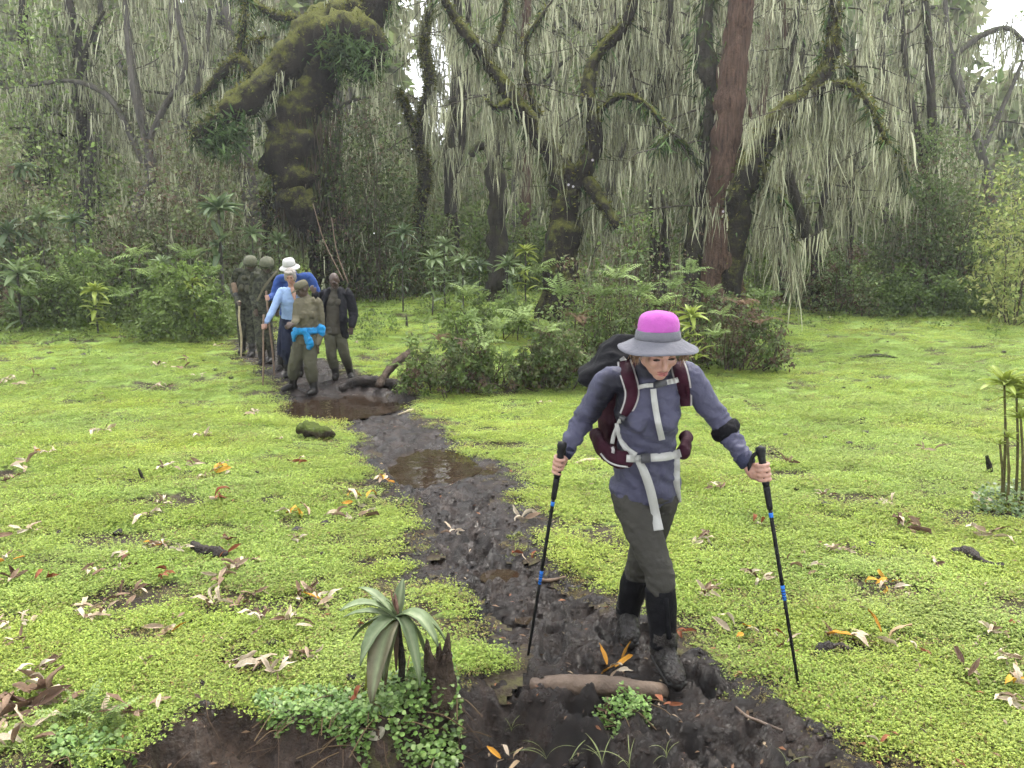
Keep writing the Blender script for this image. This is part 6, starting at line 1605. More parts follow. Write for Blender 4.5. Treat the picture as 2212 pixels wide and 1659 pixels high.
# ================================================================== LITTER, LOGS, FOREGROUND PLANTS
def dry_leaf(seed, col, L=1.0):
    r = np.random.default_rng(seed); n = 6
    t = np.linspace(0, 1, n); w = 0.30 * np.sin(np.clip(t * 0.92 + 0.06, 0, 1) * math.pi) ** 0.8 * r.uniform(0.8, 1.2)
    ang = r.uniform(0.2, 0.7) - r.uniform(0.6, 1.6) * t + 0.25 * np.sin(t * 6 + r.uniform(0, 6))
    X = np.concatenate([[0], np.cumsum(np.cos(ang[:-1]) / (n - 1))]); Z = np.concatenate([[0], np.cumsum(np.sin(ang[:-1]) / (n - 1))])
    curl = r.uniform(0.25, 0.9)
    V, C = [], []
    for i in range(n):
        for f in (-1, 0, 1):
            tw = r.normal(0, 0.03)
            V.append((X[i] + tw, f * w[i] * 0.5 * (1 - 0.25 * curl), Z[i] + abs(f) * w[i] * curl * 0.55 + tw)); C.append(np.array(col) * (r.uniform(0.8, 1.15) if f else 0.75))
    Q = [(i * 3 + j, i * 3 + j + 1, (i + 1) * 3 + j + 1, (i + 1) * 3 + j) for i in range(n - 1) for j in range(2)]
    s = Soup(); s.add(V, Q, C=np.array(C)); return s.build('leaf', M['dry'], linked=False)
DC = {'tan': [(0.50, 0.40, 0.29), (0.58, 0.49, 0.37), (0.40, 0.30, 0.21)], 'orange': [(0.50, 0.24, 0.03), (0.58, 0.33, 0.05), (0.42, 0.30, 0.18)], 'red': [(0.20, 0.065, 0.03), (0.27, 0.10, 0.05), (0.14, 0.06, 0.04)], 'brown': [(0.20, 0.13, 0.085), (0.28, 0.19, 0.13), (0.13, 0.08, 0.055)]}
DM = {k: [dry_leaf(sum(map(ord, k)) + i, v[i % 3]) for i in range(5)] for k, v in DC.items()}
LT = [(188, 690, 't', 22), (252, 732, 'b', 18), (345, 794, 't', 30), (395, 780, 'b', 26), (390, 797, 'b', 26), (472, 750, 't', 20), (23, 825, 't', 30), (53, 835, 't', 28), (78, 814, 'b', 24), (338, 842, 't', 30), (357, 840, 'b', 24),
      (435, 815, 't', 20), (213, 860, 't', 22), (550, 900, 't', 34), (222, 937, 't', 36), (442, 949, 't', 34), (603, 954, 't', 24), (88, 984, 'o', 30), (115, 982, 't', 26), (50, 1009, 't', 50), (360, 1020, 'b', 36), (415, 1012, 't', 34),
      (458, 1029, 'o', 52), (640, 1005, 'r', 44), (480, 1084, 'r', 54), (343, 1095, 't', 40), (17, 1042, 'b', 34), (315, 1121, 't', 56), (638, 1117, 'o', 62), (10, 1221, 'o', 56), (322, 1186, 'o', 32), (348, 1186, 't', 30), (395, 1196, 't', 36),
      (497, 1206, 'r', 44), (537, 1219, 't', 50), (20, 1263, 'b', 50), (97, 1263, 'r', 50), (267, 1239, 'b', 36), (367, 1249, 'r', 46), (483, 1263, 't', 52), (287, 1296, 'b', 52), (555, 1293, 'b', 44), (467, 1316, 't', 60), (647, 1296, 'b', 50),
      (703, 1306, 'o', 62), (187, 1341, 't', 64), (218, 1331, 'o', 46), (67, 1349, 't', 56), (20, 1363, 't', 50), (360, 1377, 'o', 70), (617, 1356, 't', 60), (37, 1395, 'b', 44), (543, 1452, 't', 86), (585, 1462, 't', 70), (80, 1465, 't', 62),
      (310, 1442, 'b', 30), (100, 1505, 'b', 80), (67, 1541, 'b', 90), (13, 1555, 't', 90), (217, 1545, 't', 62), (73, 1606, 't', 80), (300, 1549, 'b', 60), (640, 1425, 'b', 46), (1127, 1128, 't', 50), (1137, 1208, 'r', 46), (777, 1536, 'r', 62),
      (1323, 1452, 'o', 88), (1090, 1655, 'o', 60), (980, 1153, 'b', 36), (832, 1048, 'o', 52), (785, 1090, 'o', 50), (1145, 838, 't', 30), (1168, 875, 'b', 30), (1997, 977, 't', 40), (1711, 1004, 'b', 36), (1545, 1061, 'b', 36), (1922, 1093, 't', 36),
      (1782, 1077, 't', 30), (1636, 1138, 'r', 36), (1956, 1143, 'b', 60), (2138, 1164, 't', 66), (1640, 1261, 't', 50), (1793, 1197, 't', 36), (2022, 1227, 'b', 40), (1750, 1243, 't', 54), (1915, 1276, 'o', 60), (1952, 1293, 'b', 34), (1597, 1374, 'o', 66),
      (1707, 1395, 'r', 50), (1884, 1392, 'o', 84), (2135, 1377, 't', 48), (2163, 1435, 'b', 56), (2095, 1469, 'b', 60), (2193, 1484, 'o', 70), (2193, 1530, 't', 70), (2074, 1264, 'r', 34), (1912, 1630, 'r', 64), (1550, 1265, 't', 22), (1513, 1173, 't', 46), (1480, 1375, 'r', 44), (1430, 1535, 'r', 50), (1310, 1545, 'b', 40),
      (2090, 640, 't', 16), (820, 640, 'o', 16), (800, 655, 't', 14), (770, 745, 't', 16), (1800, 690, 'b', 14), (700, 590, 'o', 10)]
_lr = np.random.default_rng(31)
for _k in range(36):
    _px, _py2 = (int(_lr.uniform(10, 800)), int(_lr.uniform(1090, 1470))) if _k % 3 else (int(_lr.uniform(1500, 2200)), int(_lr.uniform(1060, 1580)))
    if path_mask(*flat_hit(_px, _py2)) < -0.12 and all(abs(q_[0] - _px) + abs(q_[1] - _py2) > 36 for q_ in LT): LT.append((_px, _py2, 'tbtbr'[_k % 5], int(_lr.uniform(26, 58))))
LAB = {'t': ('pale tan leaf whorl', 'tan'), 'o': ('orange tinged leaf whorl', 'orange'), 'r': ('reddish withered leaf cluster', 'red'), 'b': ('dull brown leaf whorl', 'brown')}
def leaf_place(px, py):
    side = 'left' if px < np.interp(py, [r_[0] for r_ in _rows], [(r_[1] + r_[2]) / 2 for r_ in _rows]) else 'right'
    for lim, nm in ((660, 'hat'), (830, 'face'), (960, 'chest'), (1085, 'waist'), (1230, 'thighs'), (1330, 'knees'), (1450, 'shins'), (9999, 'boots')):
        if py < lim: return side, nm
ORD = 'first second third fourth fifth sixth seventh eighth ninth tenth eleventh twelfth thirteenth fourteenth fifteenth sixteenth seventeenth eighteenth nineteenth twentieth'.split()
SPECIAL = {(1323, 1452): 'yellow orange leaf whorl resting on the log at the hiker\'s front boot', (638, 1117): 'bright orange leaf whorl left of the path in mid meadow', (1884, 1392): 'large orange spread leaf whorl right of the right hand pole', (543, 1452): 'biggest pale star-shaped leaf whorl near the earth bank',
           (187, 1341): 'pale star-shaped leaf whorl at the left of the meadow', (1912, 1630): 'glossy dark red leaf at the bottom right mud edge', (1127, 1128): 'pale leaf whorl just left of the left hand pole', (832, 1048): 'yellow and white leaf whorl at the edge of the middle puddle', (785, 1090): 'thin orange leaf whorl left of the path below the middle puddle',
           (1597, 1374): 'yellow and tan leaf whorl right of the hiker\'s boots', (360, 1377): 'tall tan and orange leaf whorl standing up in the left meadow', (777, 1536): 'rust brown leaf wedged under the foreground plant', (458, 1029): 'tan leaf whorl with one upright orange leaf on the left', (1090, 1655): 'orange brown leaf at the bottom picture edge'}
for i, (px, py, k, sz) in enumerate(LT):
    g = ground_hit(px, py); r = np.random.default_rng(900 + i)
    root = empty('fallen_leaf', g + Vector((0, 0, 0.03)))
    lab, key = LAB[k]
    if (px, py) in SPECIAL: tagit(root, SPECIAL[(px, py)], 'leaf', 'fallen leaves')
    else:
        sd_, bd_ = leaf_place(px, py)
        rank = sorted(q_[0] for q_ in LT if q_[2] == k and leaf_place(q_[0], q_[1]) == (sd_, bd_) and (q_[0], q_[1]) not in SPECIAL).index(px)
        lab = '%s %s of the path, level with the hiker\'s %s, %s from left' % (lab, sd_, bd_, ORD[rank])
        tagit(root, lab, 'leaf', {'t': 'pale fallen leaves', 'o': 'orange fallen leaves', 'r': 'reddish fallen leaves', 'b': 'brown fallen leaves'}[k])
    L = sz * 0.56 * g.y / F * 1.3; n = int(r.integers(5, 9)) if sz > 28 else 4
    if py > 1470 and px < 330: L *= 1.35; n += 2
    if k == 'r': n = int(r.integers(3, 5))
    if (px, py) == (1912, 1630): n = 2
    if (px, py) == (1323, 1452): L *= 0.8; n = 7
    for q in range(n):
        kk = key if r.random() < (0.45 if key == 'orange' else 0.72) else ('tan' if key != 'tan' else 'brown')
        o = bpy.data.objects.new('leaf', DM[kk][r.integers(0, 5)]); link(o, root)
        s_ = L * r.uniform(0.75, 1.15); o.scale = (s_, s_, s_)
        o.rotation_euler = Euler((r.normal(0, 0.8), -r.normal(0.1, 0.4), q * 6.28 / n + r.normal(0, 0.8))); o.location = (r.normal(0, 0.3 * L), r.normal(0, 0.3 * L), r.uniform(0, 0.12 * L))

# ---- logs and sticks
def log(name, label, pts, mat, cat='log', lump=0.18, seg=14, lumpf=9, sink=0.0):
    P, r = [], []
    for p in pts:
        g = ground_hit(p[0], p[1]); rr = p[2] * g.y / F
        P.append(g + Vector((0, 0, rr * (1 - sink) + (p[3] if len(p) > 3 else 0)))); r.append(rr)
    c = P[0].copy()
    V, Q, T = tube_arrays(P, r, max(14, 8 * len(P)), seg, lump=lump, lumpf=lumpf)
    o = mesh_np(name, V - npv(c), [Q, T], mat); o.location = c; tagit(o, label, cat); return o
M['log_wet'] = surf_mat('wet_log', [(0.3, (0.035, 0.024, 0.017)), (0.5, (0.10, 0.07, 0.05)), (0.72, (0.17, 0.12, 0.085))], 6, 0.6, 0.7, 0.02, 30, 0.35)
M['rotten'] = surf_mat('rotten_wood', [(0.3, (0.008, 0.006, 0.005)), (0.6, (0.03, 0.022, 0.017)), (0.8, (0.06, 0.045, 0.035))], 12, 0.6, 1.0, 0.03, 45, 0.3)
M['log_dark'] = surf_mat('stump_wood', [(0.3, (0.02, 0.014, 0.010)), (0.5, (0.07, 0.05, 0.036)), (0.75, (0.14, 0.10, 0.075))], 10, 0.8, 1.0, 0.04, 40, 0.2)
M['log_mossy'] = bark_mat('mossy_log', (0.02, 0.016, 0.012), (0.09, 0.07, 0.05), (0.10, 0.13, 0.03), 0.22)
log('log', 'wet brown log half sunk in the mud under the hiker\'s front boot', [(1150, 1480, 17), (1230, 1486, 22), (1320, 1492, 22), (1395, 1498, 20), (1432, 1500, 17)], M['log_wet'], sink=0.5, lump=0.22)
log('log', 'short mossy log end lying in the grass left of the path', [(648, 945, 13, 0.06), (670, 948, 18, 0.02), (700, 950, 15), (722, 946, 8)], M['log_mossy'], lump=0.5, lumpf=12)
log('log', 'dark fallen log at the right end of the large puddle', [(735, 838, 8), (780, 832, 11), (830, 832, 10), (862, 836, 7)], M['rotten'], lump=0.35, lumpf=12)
log('branch', 'grey broken branch slanting over the dark log by the puddle', [(818, 842, 8), (842, 830, 9, 0.12), (870, 825, 8, 0.32), (888, 822, 6, 0.42)], M['log_dark'], 'branch', lump=0.3, lumpf=14)
log('branch', 'crooked pale branch lying on the right lawn', [(1838, 778, 2.5), (1860, 774, 3), (1890, 771, 3.6), (1915, 772, 3), (1938, 775, 2.2)], M['bark_grey'], 'branch')
log('stick', 'pale stick lying in the mud near the left hand pole', [(1160, 1258, 4), (1190, 1254, 5), (1222, 1249, 3)], M['wood_brown'], 'stick')
log('stick', 'short pale stick at the right edge of the upper path', [(860, 897, 2), (885, 890, 3), (893, 886, 2)], M['wood_pale'], 'stick')
log('branch', 'dark rotten branch piece in the grass right of the right hand pole', [(1735, 1430, 8), (1770, 1418, 14), (1805, 1410, 15), (1838, 1418, 10)], M['rotten'], 'branch', lump=0.55, lumpf=26)
log('branch', 'black curved branch piece in the right meadow', [(2052, 1200, 8), (2085, 1203, 11), (2120, 1222, 10), (2165, 1232, 7)], M['rotten'], 'branch', lump=0.55, lumpf=26)
log('branch', 'black branch stub in the left meadow beside a red brown leaf', [(418, 1192, 9, 0.02), (440, 1200, 12), (470, 1204, 12), (490, 1206, 7)], M['rotten'], 'branch', lump=0.5, lumpf=26)
log('stick', 'flat grey bark strip at the lower right', [(1870, 1522, 7), (1900, 1517, 8), (1925, 1513, 5)], M['bark_grey'], 'bark')
log('stick', 'thin brown stick in the mud below the right hand pole', [(1590, 1530, 3), (1612, 1550, 4), (1640, 1562, 4), (1690, 1580, 3)], M['log_wet'], 'stick')
log('stick', 'pale stick on the grass behind the left forearm', [(1242, 1005, 4), (1265, 1000, 5), (1295, 996, 4)], M['wood_pale'], 'stick')
for (x0, y0, x1, y1, r_, lab) in [(313, 1042, 299, 1012, 4, 'dark stick stub poking from the left meadow'), (2142, 1028, 2132, 985, 7, 'dark pointed stump poking up beside the thin-stemmed plants'), (879, 704, 878, 684, 3, 'dark stake standing in the far meadow')]:
    g = ground_hit(x0, y0); t = at(x1, y1, g.y); rr = r_ * g.y / F
    V, Q, T = tube_arrays([g - Vector((0, 0, 0.03)), (g + t) / 2, t], [rr, rr * 0.9, rr * 0.6], 10, 8, lump=0.25, lumpf=25); o = mesh_np('stick', V - npv(g), [Q, T], M['bark_dark']); o.location = g; tagit(o, lab, 'stick')
for q, P in enumerate([[(676, 440, 19.2), (700, 520, 19.0), (742, 606, 18.6)], [(716, 470, 19.4), (728, 545, 19.0), (752, 612, 18.7)]]):
    V, Q, T = tube_arrays([at(*p) for p in P], [0.008, 0.011, 0.014], 12, 6, lump=0.1); c = npv(at(*P[-1])); o = mesh_np('bare_stem', V - c, [Q, T], M['wood_brown']); o.location = c
    tagit(o, ['longest pale bare stem leaning against the massive trunk', 'steep pale bare stem behind the bald man', 'short pale bare stem crossing behind the bald man'][q], 'stem')

# mud lumps kicked up over the turf
s = Soup(); r = np.random.default_rng(77)
cl = [(340, 1484, 26), (125, 1150, 20), (705, 1130, 22), (640, 1145, 22), (255, 1143, 24), (430, 1480, 34), (420, 1325, 26), (760, 1465, 26), (2125, 1385, 20), (1870, 932, 18), (1560, 1060, 14), (1985, 1395, 22), (1880, 1175, 22), (1780, 1095, 16), (1160, 1085, 20), (1120, 1085, 14), (665, 1400, 26), (590, 1395, 24), (1975, 1410, 18), (690, 1455, 24), (1340, 1560, 26), (1240, 1590, 24)]
for k in range(420):
    cl.append((r.uniform(-100, 2300), 700 + 950 * r.uniform(0, 1) ** 0.8, r.uniform(4, 13)))
for (px, py, sz) in cl:
    h = flat_hit(px, py)
    if any((((h[0] - c_[0]) / c_[2]) ** 2 + ((h[1] - c_[1]) / c_[3]) ** 2) < 1.3 for c_ in _pud): continue
    z0 = gz(h[0], h[1]); rr = sz * 0.5 * h[1] / F * 0.9
    V, Q, T = ell_arrays((0, 0, 0), (rr * 1.2, rr * r.uniform(0.8, 1.3), rr * 0.62), None, 9, 6)
    V = V * (1 + 0.45 * fbm(V[:, 0] / rr * 1.3 + px, V[:, 1] / rr * 1.3, V[:, 2] / rr * 1.3, 2, 4))[:, None]
    s.add(V + np.array((h[0], h[1], z0 + rr * 0.25 + 0.008)), Q, T)
tagit(s.build('mud_clods', M['mud']), 'dark mud clods scattered over the turf', kind='stuff')

# crumbs of mud, leaf shreds and twig bits trodden into the path; small litter in the turf
r = np.random.default_rng(78)
s = Soup(); n = 1000
yy = np.exp(r.uniform(math.log(2.2), math.log(11), n)); l_ = np.interp(yy, _py[_o], _L[_o, 0]); r_ = np.interp(yy, _py[_o], _R[_o, 0]); xx = r.uniform(l_ - 0.15, r_ + 0.15)
zz = ground_z(xx, yy); base, Qb, Tb = ell_arrays((0, 0, 0), (1, 1, 0.7), None, 6, 5)
for k in range(n):
    if any((((xx[k] - c_[0]) / c_[2]) ** 2 + ((yy[k] - c_[1]) / c_[3]) ** 2) < 1.1 for c_ in _pud): continue
    rr = r.uniform(0.004, 0.016) ; V = base * r.uniform(0.6, 1.3, (len(base), 1)) * rr * np.array((1.2, 1.0, 0.8))
    s.add(V + np.array((xx[k], yy[k], zz[k] + rr * 0.2)), Qb, Tb)
tagit(s.build('mud_crumbs', M['mud']), 'crumbs of wet mud along the path', kind='stuff')
s = Soup(); n = 5200
uu = r.uniform(-0.95, 0.95, n); yy = np.exp(r.uniform(math.log(2.3), math.log(16), n)); xx = uu * yy
ok = np.ones(n, bool)
for c_ in _pud: ok &= (((xx - c_[0]) / c_[2]) ** 2 + ((yy - c_[1]) / c_[3]) ** 2) > 1.1
xx, yy = xx[ok], yy[ok]; n = len(xx); zz = ground_z(xx, yy) + r.uniform(0.008, 0.03, n) * (1 - mudness(xx, yy)) + 0.004
D = rand_dirs(n, -0.2, 0.35); L = r.uniform(0.012, 0.05, n); N = rand_dirs(n); N[:, 2] = np.abs(N[:, 2]) + 0.8
V, Q = leaves_arrays(np.stack([xx, yy, zz], 1), D, N, L, L * r.uniform(0.12, 0.4, n), 0.3)
s.add(V, Q, C=np.repeat(pick_cols(np.array([(0.16, 0.10, 0.06), (0.09, 0.06, 0.04), (0.30, 0.23, 0.15), (0.05, 0.035, 0.025), (0.22, 0.10, 0.05)]), n), 4, 0))
tagit(s.build('leaf_litter', M['dry'], smooth=False), 'small shreds of dead leaf over turf and mud', kind='stuff')
# roots hanging out of the cut bank
s = Soup()
bx_ = r.uniform(flat_hit(230, 1600)[0], flat_hit(1000, 1600)[0], 50)
for k in range(50):
    ye = np.interp(bx_[k], _bank[:, 0], _bank[:, 1]) - r.uniform(-0.02, 0.12); z0 = gz(bx_[k], ye); L_ = r.uniform(0.03, 0.16)
    a = np.array((bx_[k], ye, z0 + 0.004)); b_ = a + np.array((r.normal(0, 0.05), -r.uniform(0.02, 0.09), -L_ * 0.5)); c_ = b_ + np.array((r.normal(0, 0.05), -r.uniform(0.0, 0.05), -L_ * 0.5))
    b_[2] = max(b_[2], gz(b_[0], b_[1]) + 0.004); c_[2] = max(c_[2], gz(c_[0], c_[1]) - 0.003)
    V, Q, T = tube_arrays([a, b_, c_], [0.0018, 0.0013, 0.0005], 8, 4, cap=False); s.add(V, Q, C=np.array((0.09, 0.06, 0.04)) * r.uniform(0.6, 1.5))
tagit(s.build('hanging_roots', M['twig']), 'thin roots hanging out of the cut earth bank', kind='stuff')

# ---- foreground lobelia seedling, leaf by leaf
def arch_leaf(c, tip, lift, width, col, rib, seed, parent, mat='leaf', side=None, n=11, end=0.02):
    r = np.random.default_rng(seed); c, tip = npv(c), npv(tip); m_ = (c + tip) / 2 + np.array((0, 0, lift))
    t = np.linspace(0, 1, n)[:, None]; P = (1 - t) ** 2 * c + 2 * t * (1 - t) * m_ + t ** 2 * tip
    T = np.gradient(P, axis=0); T /= np.linalg.norm(T, axis=1)[:, None]
    S = np.cross(T, np.array((0, 0, 1.0)) if side is None else npv(side)); S /= np.linalg.norm(S, axis=1)[:, None] + 1e-9; N = np.cross(S, T)
    w = width * (np.sin(np.clip(t[:, 0] * 0.90 + 0.08, 0, 1) * math.pi) ** 0.75)
    V, C = [], []
    for i in range(n):
        for f in (-1, -0.5, 0, 0.5, 1):
            V.append(P[i] + S[i] * f * w[i] / 2 + N[i] * abs(f) * w[i] * 0.22 + N[i] * r.normal(0, 0.0016)); C.append(np.array(rib) if f == 0 else np.array(col) * r.uniform(0.85, 1.12))
    Q = [(i * 5 + j, i * 5 + j + 1, (i + 1) * 5 + j + 1, (i + 1) * 5 + j) for i in range(n - 1) for j in range(4)]
    s = Soup(); s.add(np.array(V) - npv(parent.location), Q, C=np.array(C)); o = s.build('leaf', M[mat], parent); solidify(o, 0.002); return o
YP = 3.02
pb = ground_hit(862, 1500); YP = pb.y
fp_ = empty('lobelia', pb); tagit(fp_, 'young rosette plant with drooping grey green leaves on the near earth bank', 'plant')
pc = at(857, 1338, YP)
V, Q, T = tube_arrays([pb - Vector((0, 0, 0.04)), at(868, 1430, YP), at(860, 1370, YP), pc], [0.017, 0.016, 0.015, 0.012], 16, 10, lump=0.25, lumpf=30); o = mesh_np('stem', V - npv(pb), [Q, T], M['bark_dark'], fp_)
GG, RB = (0.17, 0.225, 0.11), (0.30, 0.35, 0.20)
for q, (px, py, dy, lf, wd, col) in enumerate([(774, 1270, 0.05, 0.05, 0.042, GG), (735, 1320, -0.10, 0.08, 0.052, GG), (742, 1334, 0.08, 0.05, 0.040, GG), (871, 1250, 0.06, 0.0, 0.045, (0.14, 0.18, 0.09)), (966, 1394, 0.04, 0.13, 0.052, GG), (908, 1482, -0.14, 0.17, 0.046, GG), (946, 1396, -0.10, 0.12, 0.060, GG),
        (777, 1438, -0.12, 0.09, 0.066, GG), (802, 1520, -0.16, 0.14, 0.085, (0.19, 0.18, 0.11)), (790, 1492, -0.05, 0.12, 0.060, (0.16, 0.18, 0.02)), (835, 1296, -0.02, 0.02, 0.026, (0.18, 0.22, 0.10)), (760, 1385, 0.10, 0.07, 0.05, (0.12, 0.16, 0.07)), (925, 1440, 0.06, 0.14, 0.05, (0.14, 0.19, 0.09)), (828, 1470, -0.10, 0.10, 0.06, (0.15, 0.18, 0.08)), (800, 1290, 0.12, 0.04, 0.04, (0.13, 0.17, 0.08)), (885, 1405, 0.08, 0.10, 0.05, (0.13, 0.17, 0.07))]):
    arch_leaf(pc, at(px, py, YP + dy), lf * 1.15, wd * 1.25, col, RB, 300 + q, fp_)
for q, (px, py, dy, col) in enumerate([(843, 1275, 0.0, (0.16, 0.09, 0.07)), (853, 1282, -0.01, (0.22, 0.13, 0.10)), (830, 1500, -0.05, (0.10, 0.07, 0.04)), (856, 1450, -0.08, (0.08, 0.055, 0.035))]):
    o = arch_leaf(pc, at(px, py, YP + dy), 0.0 if py < 1300 else 0.05, 0.022, col, col, 330 + q, fp_, 'dry'); o['label'] = 'withered brown leaf'
# pale broad leaf stuck in the bank below
g = ground_hit(822, 1640); lf_ = empty('fallen_leaf', g); tagit(lf_, 'broad pale upright leaf at the foot of the near bank', 'leaf')
arch_leaf(g, at(812, 1572, g.y + 0.03), 0.0, 0.075, (0.33, 0.31, 0.23), (0.40, 0.38, 0.28), 340, lf_, 'leaf_matt', side=(0, -1, 0.2))
# rotten stump beside it
g = ground_hit(955, 1490); st = empty('stump', g); tagit(st, 'rotten dark brown stump behind the young rosette plant', 'stump')
r = np.random.default_rng(12); na, nh = 40, 14; a = np.linspace(0, 2 * math.pi, na, endpoint=False); V = []
hgt = 0.17 + 0.035 * np.sin(2 * a + 1) + 0.03 * np.sin(5 * a) + r.normal(0, 0.016, na)
for i_ in range(nh):
    t = i_ / (nh - 1); rad = (0.085 - 0.035 * t ** 0.6) * (1 + 0.10 * np.cos(7 * a + 2 * t) + 0.06 * np.cos(13 * a) + r.normal(0, 0.03, na))
    V.append(np.stack([rad * np.cos(a) - 0.02 * t, rad * np.sin(a) * 0.85 + 0.02 * t, -0.1 + (hgt + 0.1) * t], 1))
V.append(np.stack([0.026 * np.cos(a) - 0.02, 0.022 * np.sin(a) + 0.02, hgt * 0.72], 1)); V = np.concatenate(V + [np.array([(-0.02, 0.02, 0.11)])])
Q = [(i_ * na + k, i_ * na + (k + 1) % na, (i_ + 1) * na + (k + 1) % na, (i_ + 1) * na + k) for i_ in range(nh) for k in range(na)]
T = [(nh * na + k, nh * na + (k + 1) % na, len(V) - 1) for k in range(na)]
mesh_np('wood', V, [np.array(Q), np.array(T)], M['log_dark'], st)
for q, (x0, y0, x1, y1, r_) in enumerate([(930, 1440, 927, 1405, 0.014), (966, 1440, 970, 1400, 0.016)]):
    V, Q, T = tube_arrays([at(x0, y0, g.y - 0.02 + 0.012 * q), at((x0 + x1) / 2 + 2, (y0 + y1) / 2, g.y - 0.02 + 0.012 * q), at(x1, y1, g.y - 0.02 + 0.012 * q)], [r_, r_ * 0.8, r_ * 0.25], 10, 8, lump=0.4, lumpf=30); mesh_np('splinter', V - npv(g), [Q, T], M['log_dark'], st)

# ---- creeping vine over the bank
def creeper(label, poly, n, size, pal, lift):
    P = []
    r = np.random.default_rng(len(poly) * 13 + n)
    xs = [p[0] for p in poly]; ys = [p[1] for p in poly]
    def inside(x, y):
        c = False; j = len(poly) - 1
        for i in range(len(poly)):
            if (poly[i][1] > y) != (poly[j][1] > y) and x < (poly[j][0] - poly[i][0]) * (y - poly[i][1]) / (poly[j][1] - poly[i][1]) + poly[i][0]: c = not c
            j = i
        return c
    H = []
    while len(H) < n:
        x, y = r.uniform(min(xs), max(xs)), r.uniform(min(ys), max(ys))
        if inside(x, y): H.append(flat_hit(x, y))
    H = np.array(H); z = ground_z(H[:, 0], H[:, 1])
    for q in range(3):                                       # slide onto the lower bank where the sight line meets it
        pass
    P = np.stack([H[:, 0], H[:, 1], z], 1); P[:, 2] += r.uniform(0.0, 1, n) ** 1.5 * lift
    c = npv(P.mean(0)); root = empty('creeper', (c[0], c[1], float(gz(c[0], c[1])))); tagit(root, label, 'creeper')
    D = np.stack([r.normal(0, 1, n), r.normal(-0.6, 0.8, n), r.normal(0.1, 0.3, n)], 1); N = np.stack([r.normal(0, 0.4, n), r.normal(-0.5, 0.4, n), np.ones(n)], 1)
    L = r.uniform(size[0], size[1], n)
    # rounded leaves: hexagon each
    D = unit(D); S = unit(np.cross(D, N)); N = np.cross(S, D); V = []
    for (a, b_) in ((0, 0.12), (0.25, 0.48), (0.65, 0.46), (1.0, 0.0), (0.65, -0.46), (0.25, -0.48)):
        V.append(P + D * (a * L)[:, None] + S * (b_ * L)[:, None] + N * (abs(b_) * 0.18 * L)[:, None])
    V = np.stack(V, 1).reshape(-1, 3); Q = np.arange(n * 6).reshape(-1, 6)
    o = mesh_np('leaves', V, Q, M['vine'], tint=np.repeat(pick_cols(pal, n, jit=0.25), 6, 0), smooth=False); set_parent_keep(o, root); o['kind'] = 'stuff'
    s = Soup()
    for q in range(n // 40):
        k = r.integers(0, n, 2); a, b_ = P[k[0]], P[k[0]] + r.normal(0, 0.12, 3) * [1, 1, 0.2]
        V, Q, T = tube_arrays([a - [0, 0, 0.02], (a + b_) / 2, b_ - [0, 0, 0.03]], [0.0025] * 3, 7, 4, cap=False); s.add(V, Q, C=(0.10, 0.07, 0.04))
    o = s.build('stems', M['twig']); set_parent_keep(o, root); o['kind'] = 'stuff'
VP = np.array([(0.13, 0.23, 0.05), (0.18, 0.29, 0.07), (0.09, 0.16, 0.035), (0.24, 0.34, 0.11)])
creeper('round-leaved creeper spilling over the near bank left of the young plant', [(555, 1480), (700, 1478), (790, 1500), (815, 1545), (790, 1575), (690, 1560), (600, 1540), (548, 1515)], 2200, (0.012, 0.024), VP, 0.05)
creeper('round-leaved creeper around the stump and the foot of the young plant', [(820, 1490), (900, 1470), (985, 1470), (1000, 1520), (985, 1560), (880, 1570), (815, 1545)], 1500, (0.013, 0.026), VP * 0.9, 0.09)
creeper('leafy creeper at the bottom left corner', [(100, 1590), (240, 1585), (330, 1610), (300, 1640), (120, 1640)], 800, (0.012, 0.024), VP, 0.05)
creeper('dark creeper round the foot of the thin-stemmed plants', [(2105, 1075), (2212, 1060), (2260, 1080), (2260, 1130), (2150, 1125), (2095, 1105)], 900, (0.018, 0.035), VP * 0.6, 0.12)
creeper('green herb tuft in front of the sunken log', [(1280, 1500), (1340, 1492), (1400, 1505), (1410, 1530), (1330, 1535), (1270, 1520)], 700, (0.009, 0.018), VP * 1.2, 0.05)

# ---- feathery seedlings and grass blades at the near edge
for q, (px, py, sz, n, lab) in enumerate([(185, 1560, 120, 6, 'tall feathery seedling on the left of the near bank'), (225, 1575, 150, 5, 'tallest feathery seedling with dark stalk at the bottom left'), (150, 1565, 100, 6, 'bushy feathery seedling at the bottom left'), (265, 1585, 120, 3, 'slanting feathery seedling at the bottom left')]):
    g = ground_hit(px, py); root = empty('fern', g); tagit(root, lab, 'fern', 'feathery seedlings at the bottom left'); r = np.random.default_rng(60 + q); L = sz * g.y / F
    for k in range(n):
        o = bpy.data.objects.new('frond', FRL[k % 2] if k % 3 else FR[0]); link(o, root); s_ = L * r.uniform(0.6, 1.1); o.scale = (s_, s_ * 0.8, s_); o.rotation_euler = Euler((r.normal(0, 0.2), -r.normal(0.75, 0.2), r.uniform(-2.6, 0.6)))
BL = [lobelia_leaf(1.0, 0.022, (1.4, 0.2 - 0.3 * k), col=(0.24, 0.28, 0.10), rib=(0.26, 0.30, 0.12), seed=70 + k, n=9) for k in range(3)]
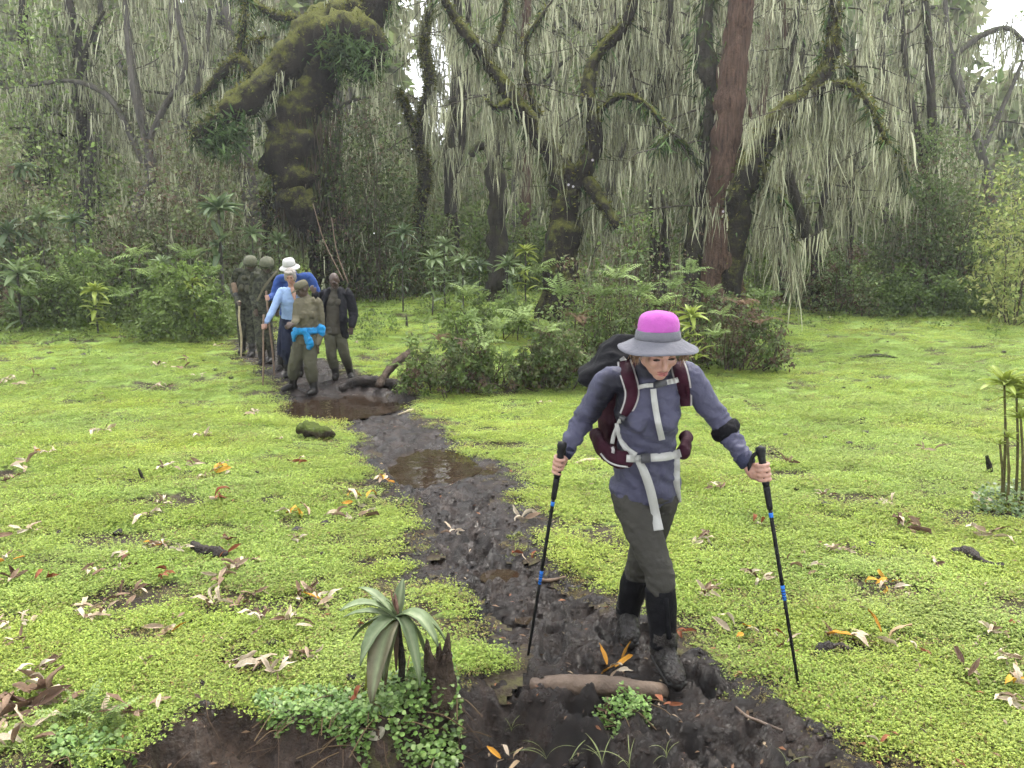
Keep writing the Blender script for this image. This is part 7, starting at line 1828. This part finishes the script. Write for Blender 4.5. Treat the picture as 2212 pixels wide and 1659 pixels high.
for q, (px, py, sz, n) in enumerate([(1300, 1655, 90, 5), (1360, 1650, 100, 4), (1440, 1640, 80, 5), (1180, 1640, 90, 4), (1105, 1580, 60, 5), (1230, 1650, 80, 3), (1700, 1650, 60, 4), (60, 1640, 90, 5)]):
    g = ground_hit(px, py); root = empty('grass_tuft', g); tagit(root, 'sparse tuft of long grass blades in the near mud, %s from the left' % ORD[sorted([1300, 1360, 1440, 1180, 1105, 1230, 1700, 60]).index(px)], 'grass', 'grass tufts in the near mud'); r = np.random.default_rng(160 + q); L = sz * g.y / F
    for k in range(n):
        o = bpy.data.objects.new('blade', BL[k % 3]); link(o, root); s_ = L * r.uniform(0.6, 1.2); o.scale = (s_, s_, s_); o.rotation_euler = Euler((0, r.normal(0, 0.25), r.uniform(0, 6.28)))

# ---- white blossoms on the scrambling bramble
fb = [o for o in COL.objects if o.get('label', '').startswith('flowering bramble')][0]
pet = Soup()
for k in range(5):
    a = k * 2 * math.pi / 5; V, Q = leaves_arrays(np.zeros((1, 3)), np.array([(math.cos(a), -0.25, math.sin(a))]), np.array([(0, -1, 0.1)]), 0.028, 0.024, 0.1); pet.add(V, Q, C=(0.36, 0.33, 0.36))
pm = pet.build('blossom', M['leaf_matt'], linked=False)
for (px, py) in [(1228, 399), (1238, 403), (1280, 346), (1562, 457)]:
    o = bpy.data.objects.new('blossom', pm); link(o); o.location = at(px, py, 13.85); set_parent_keep(o, fb)

# ================================================================== AIR
hz = bpy.data.meshes.new('haze'); bmh = bmesh.new(); bmesh.ops.create_cube(bmh, size=1.0); bmh.to_mesh(hz); bmh.free()
ho = link(bpy.data.objects.new('haze', hz)); ho.scale = (130, 92, 30); ho.location = (0, 18, 13.0)
tagit(ho, 'thin damp haze hanging in the clearing', kind='stuff')
hm_ = bpy.data.materials.new('haze'); hm_.use_nodes = True; nt = hm_.node_tree; nt.nodes.remove(nt.nodes['Principled BSDF'])
pv = nt.nodes.new('ShaderNodeVolumePrincipled'); pv.inputs['Color'].default_value = (0.92, 0.95, 1.0, 1); pv.inputs['Density'].default_value = 0.0009; pv.inputs['Anisotropy'].default_value = 0.2
nt.links.new(pv.outputs[0], nt.nodes['Material Output'].inputs['Volume']); hz.materials.append(hm_)
bpy.data.scenes.remove(_tmp_scene)
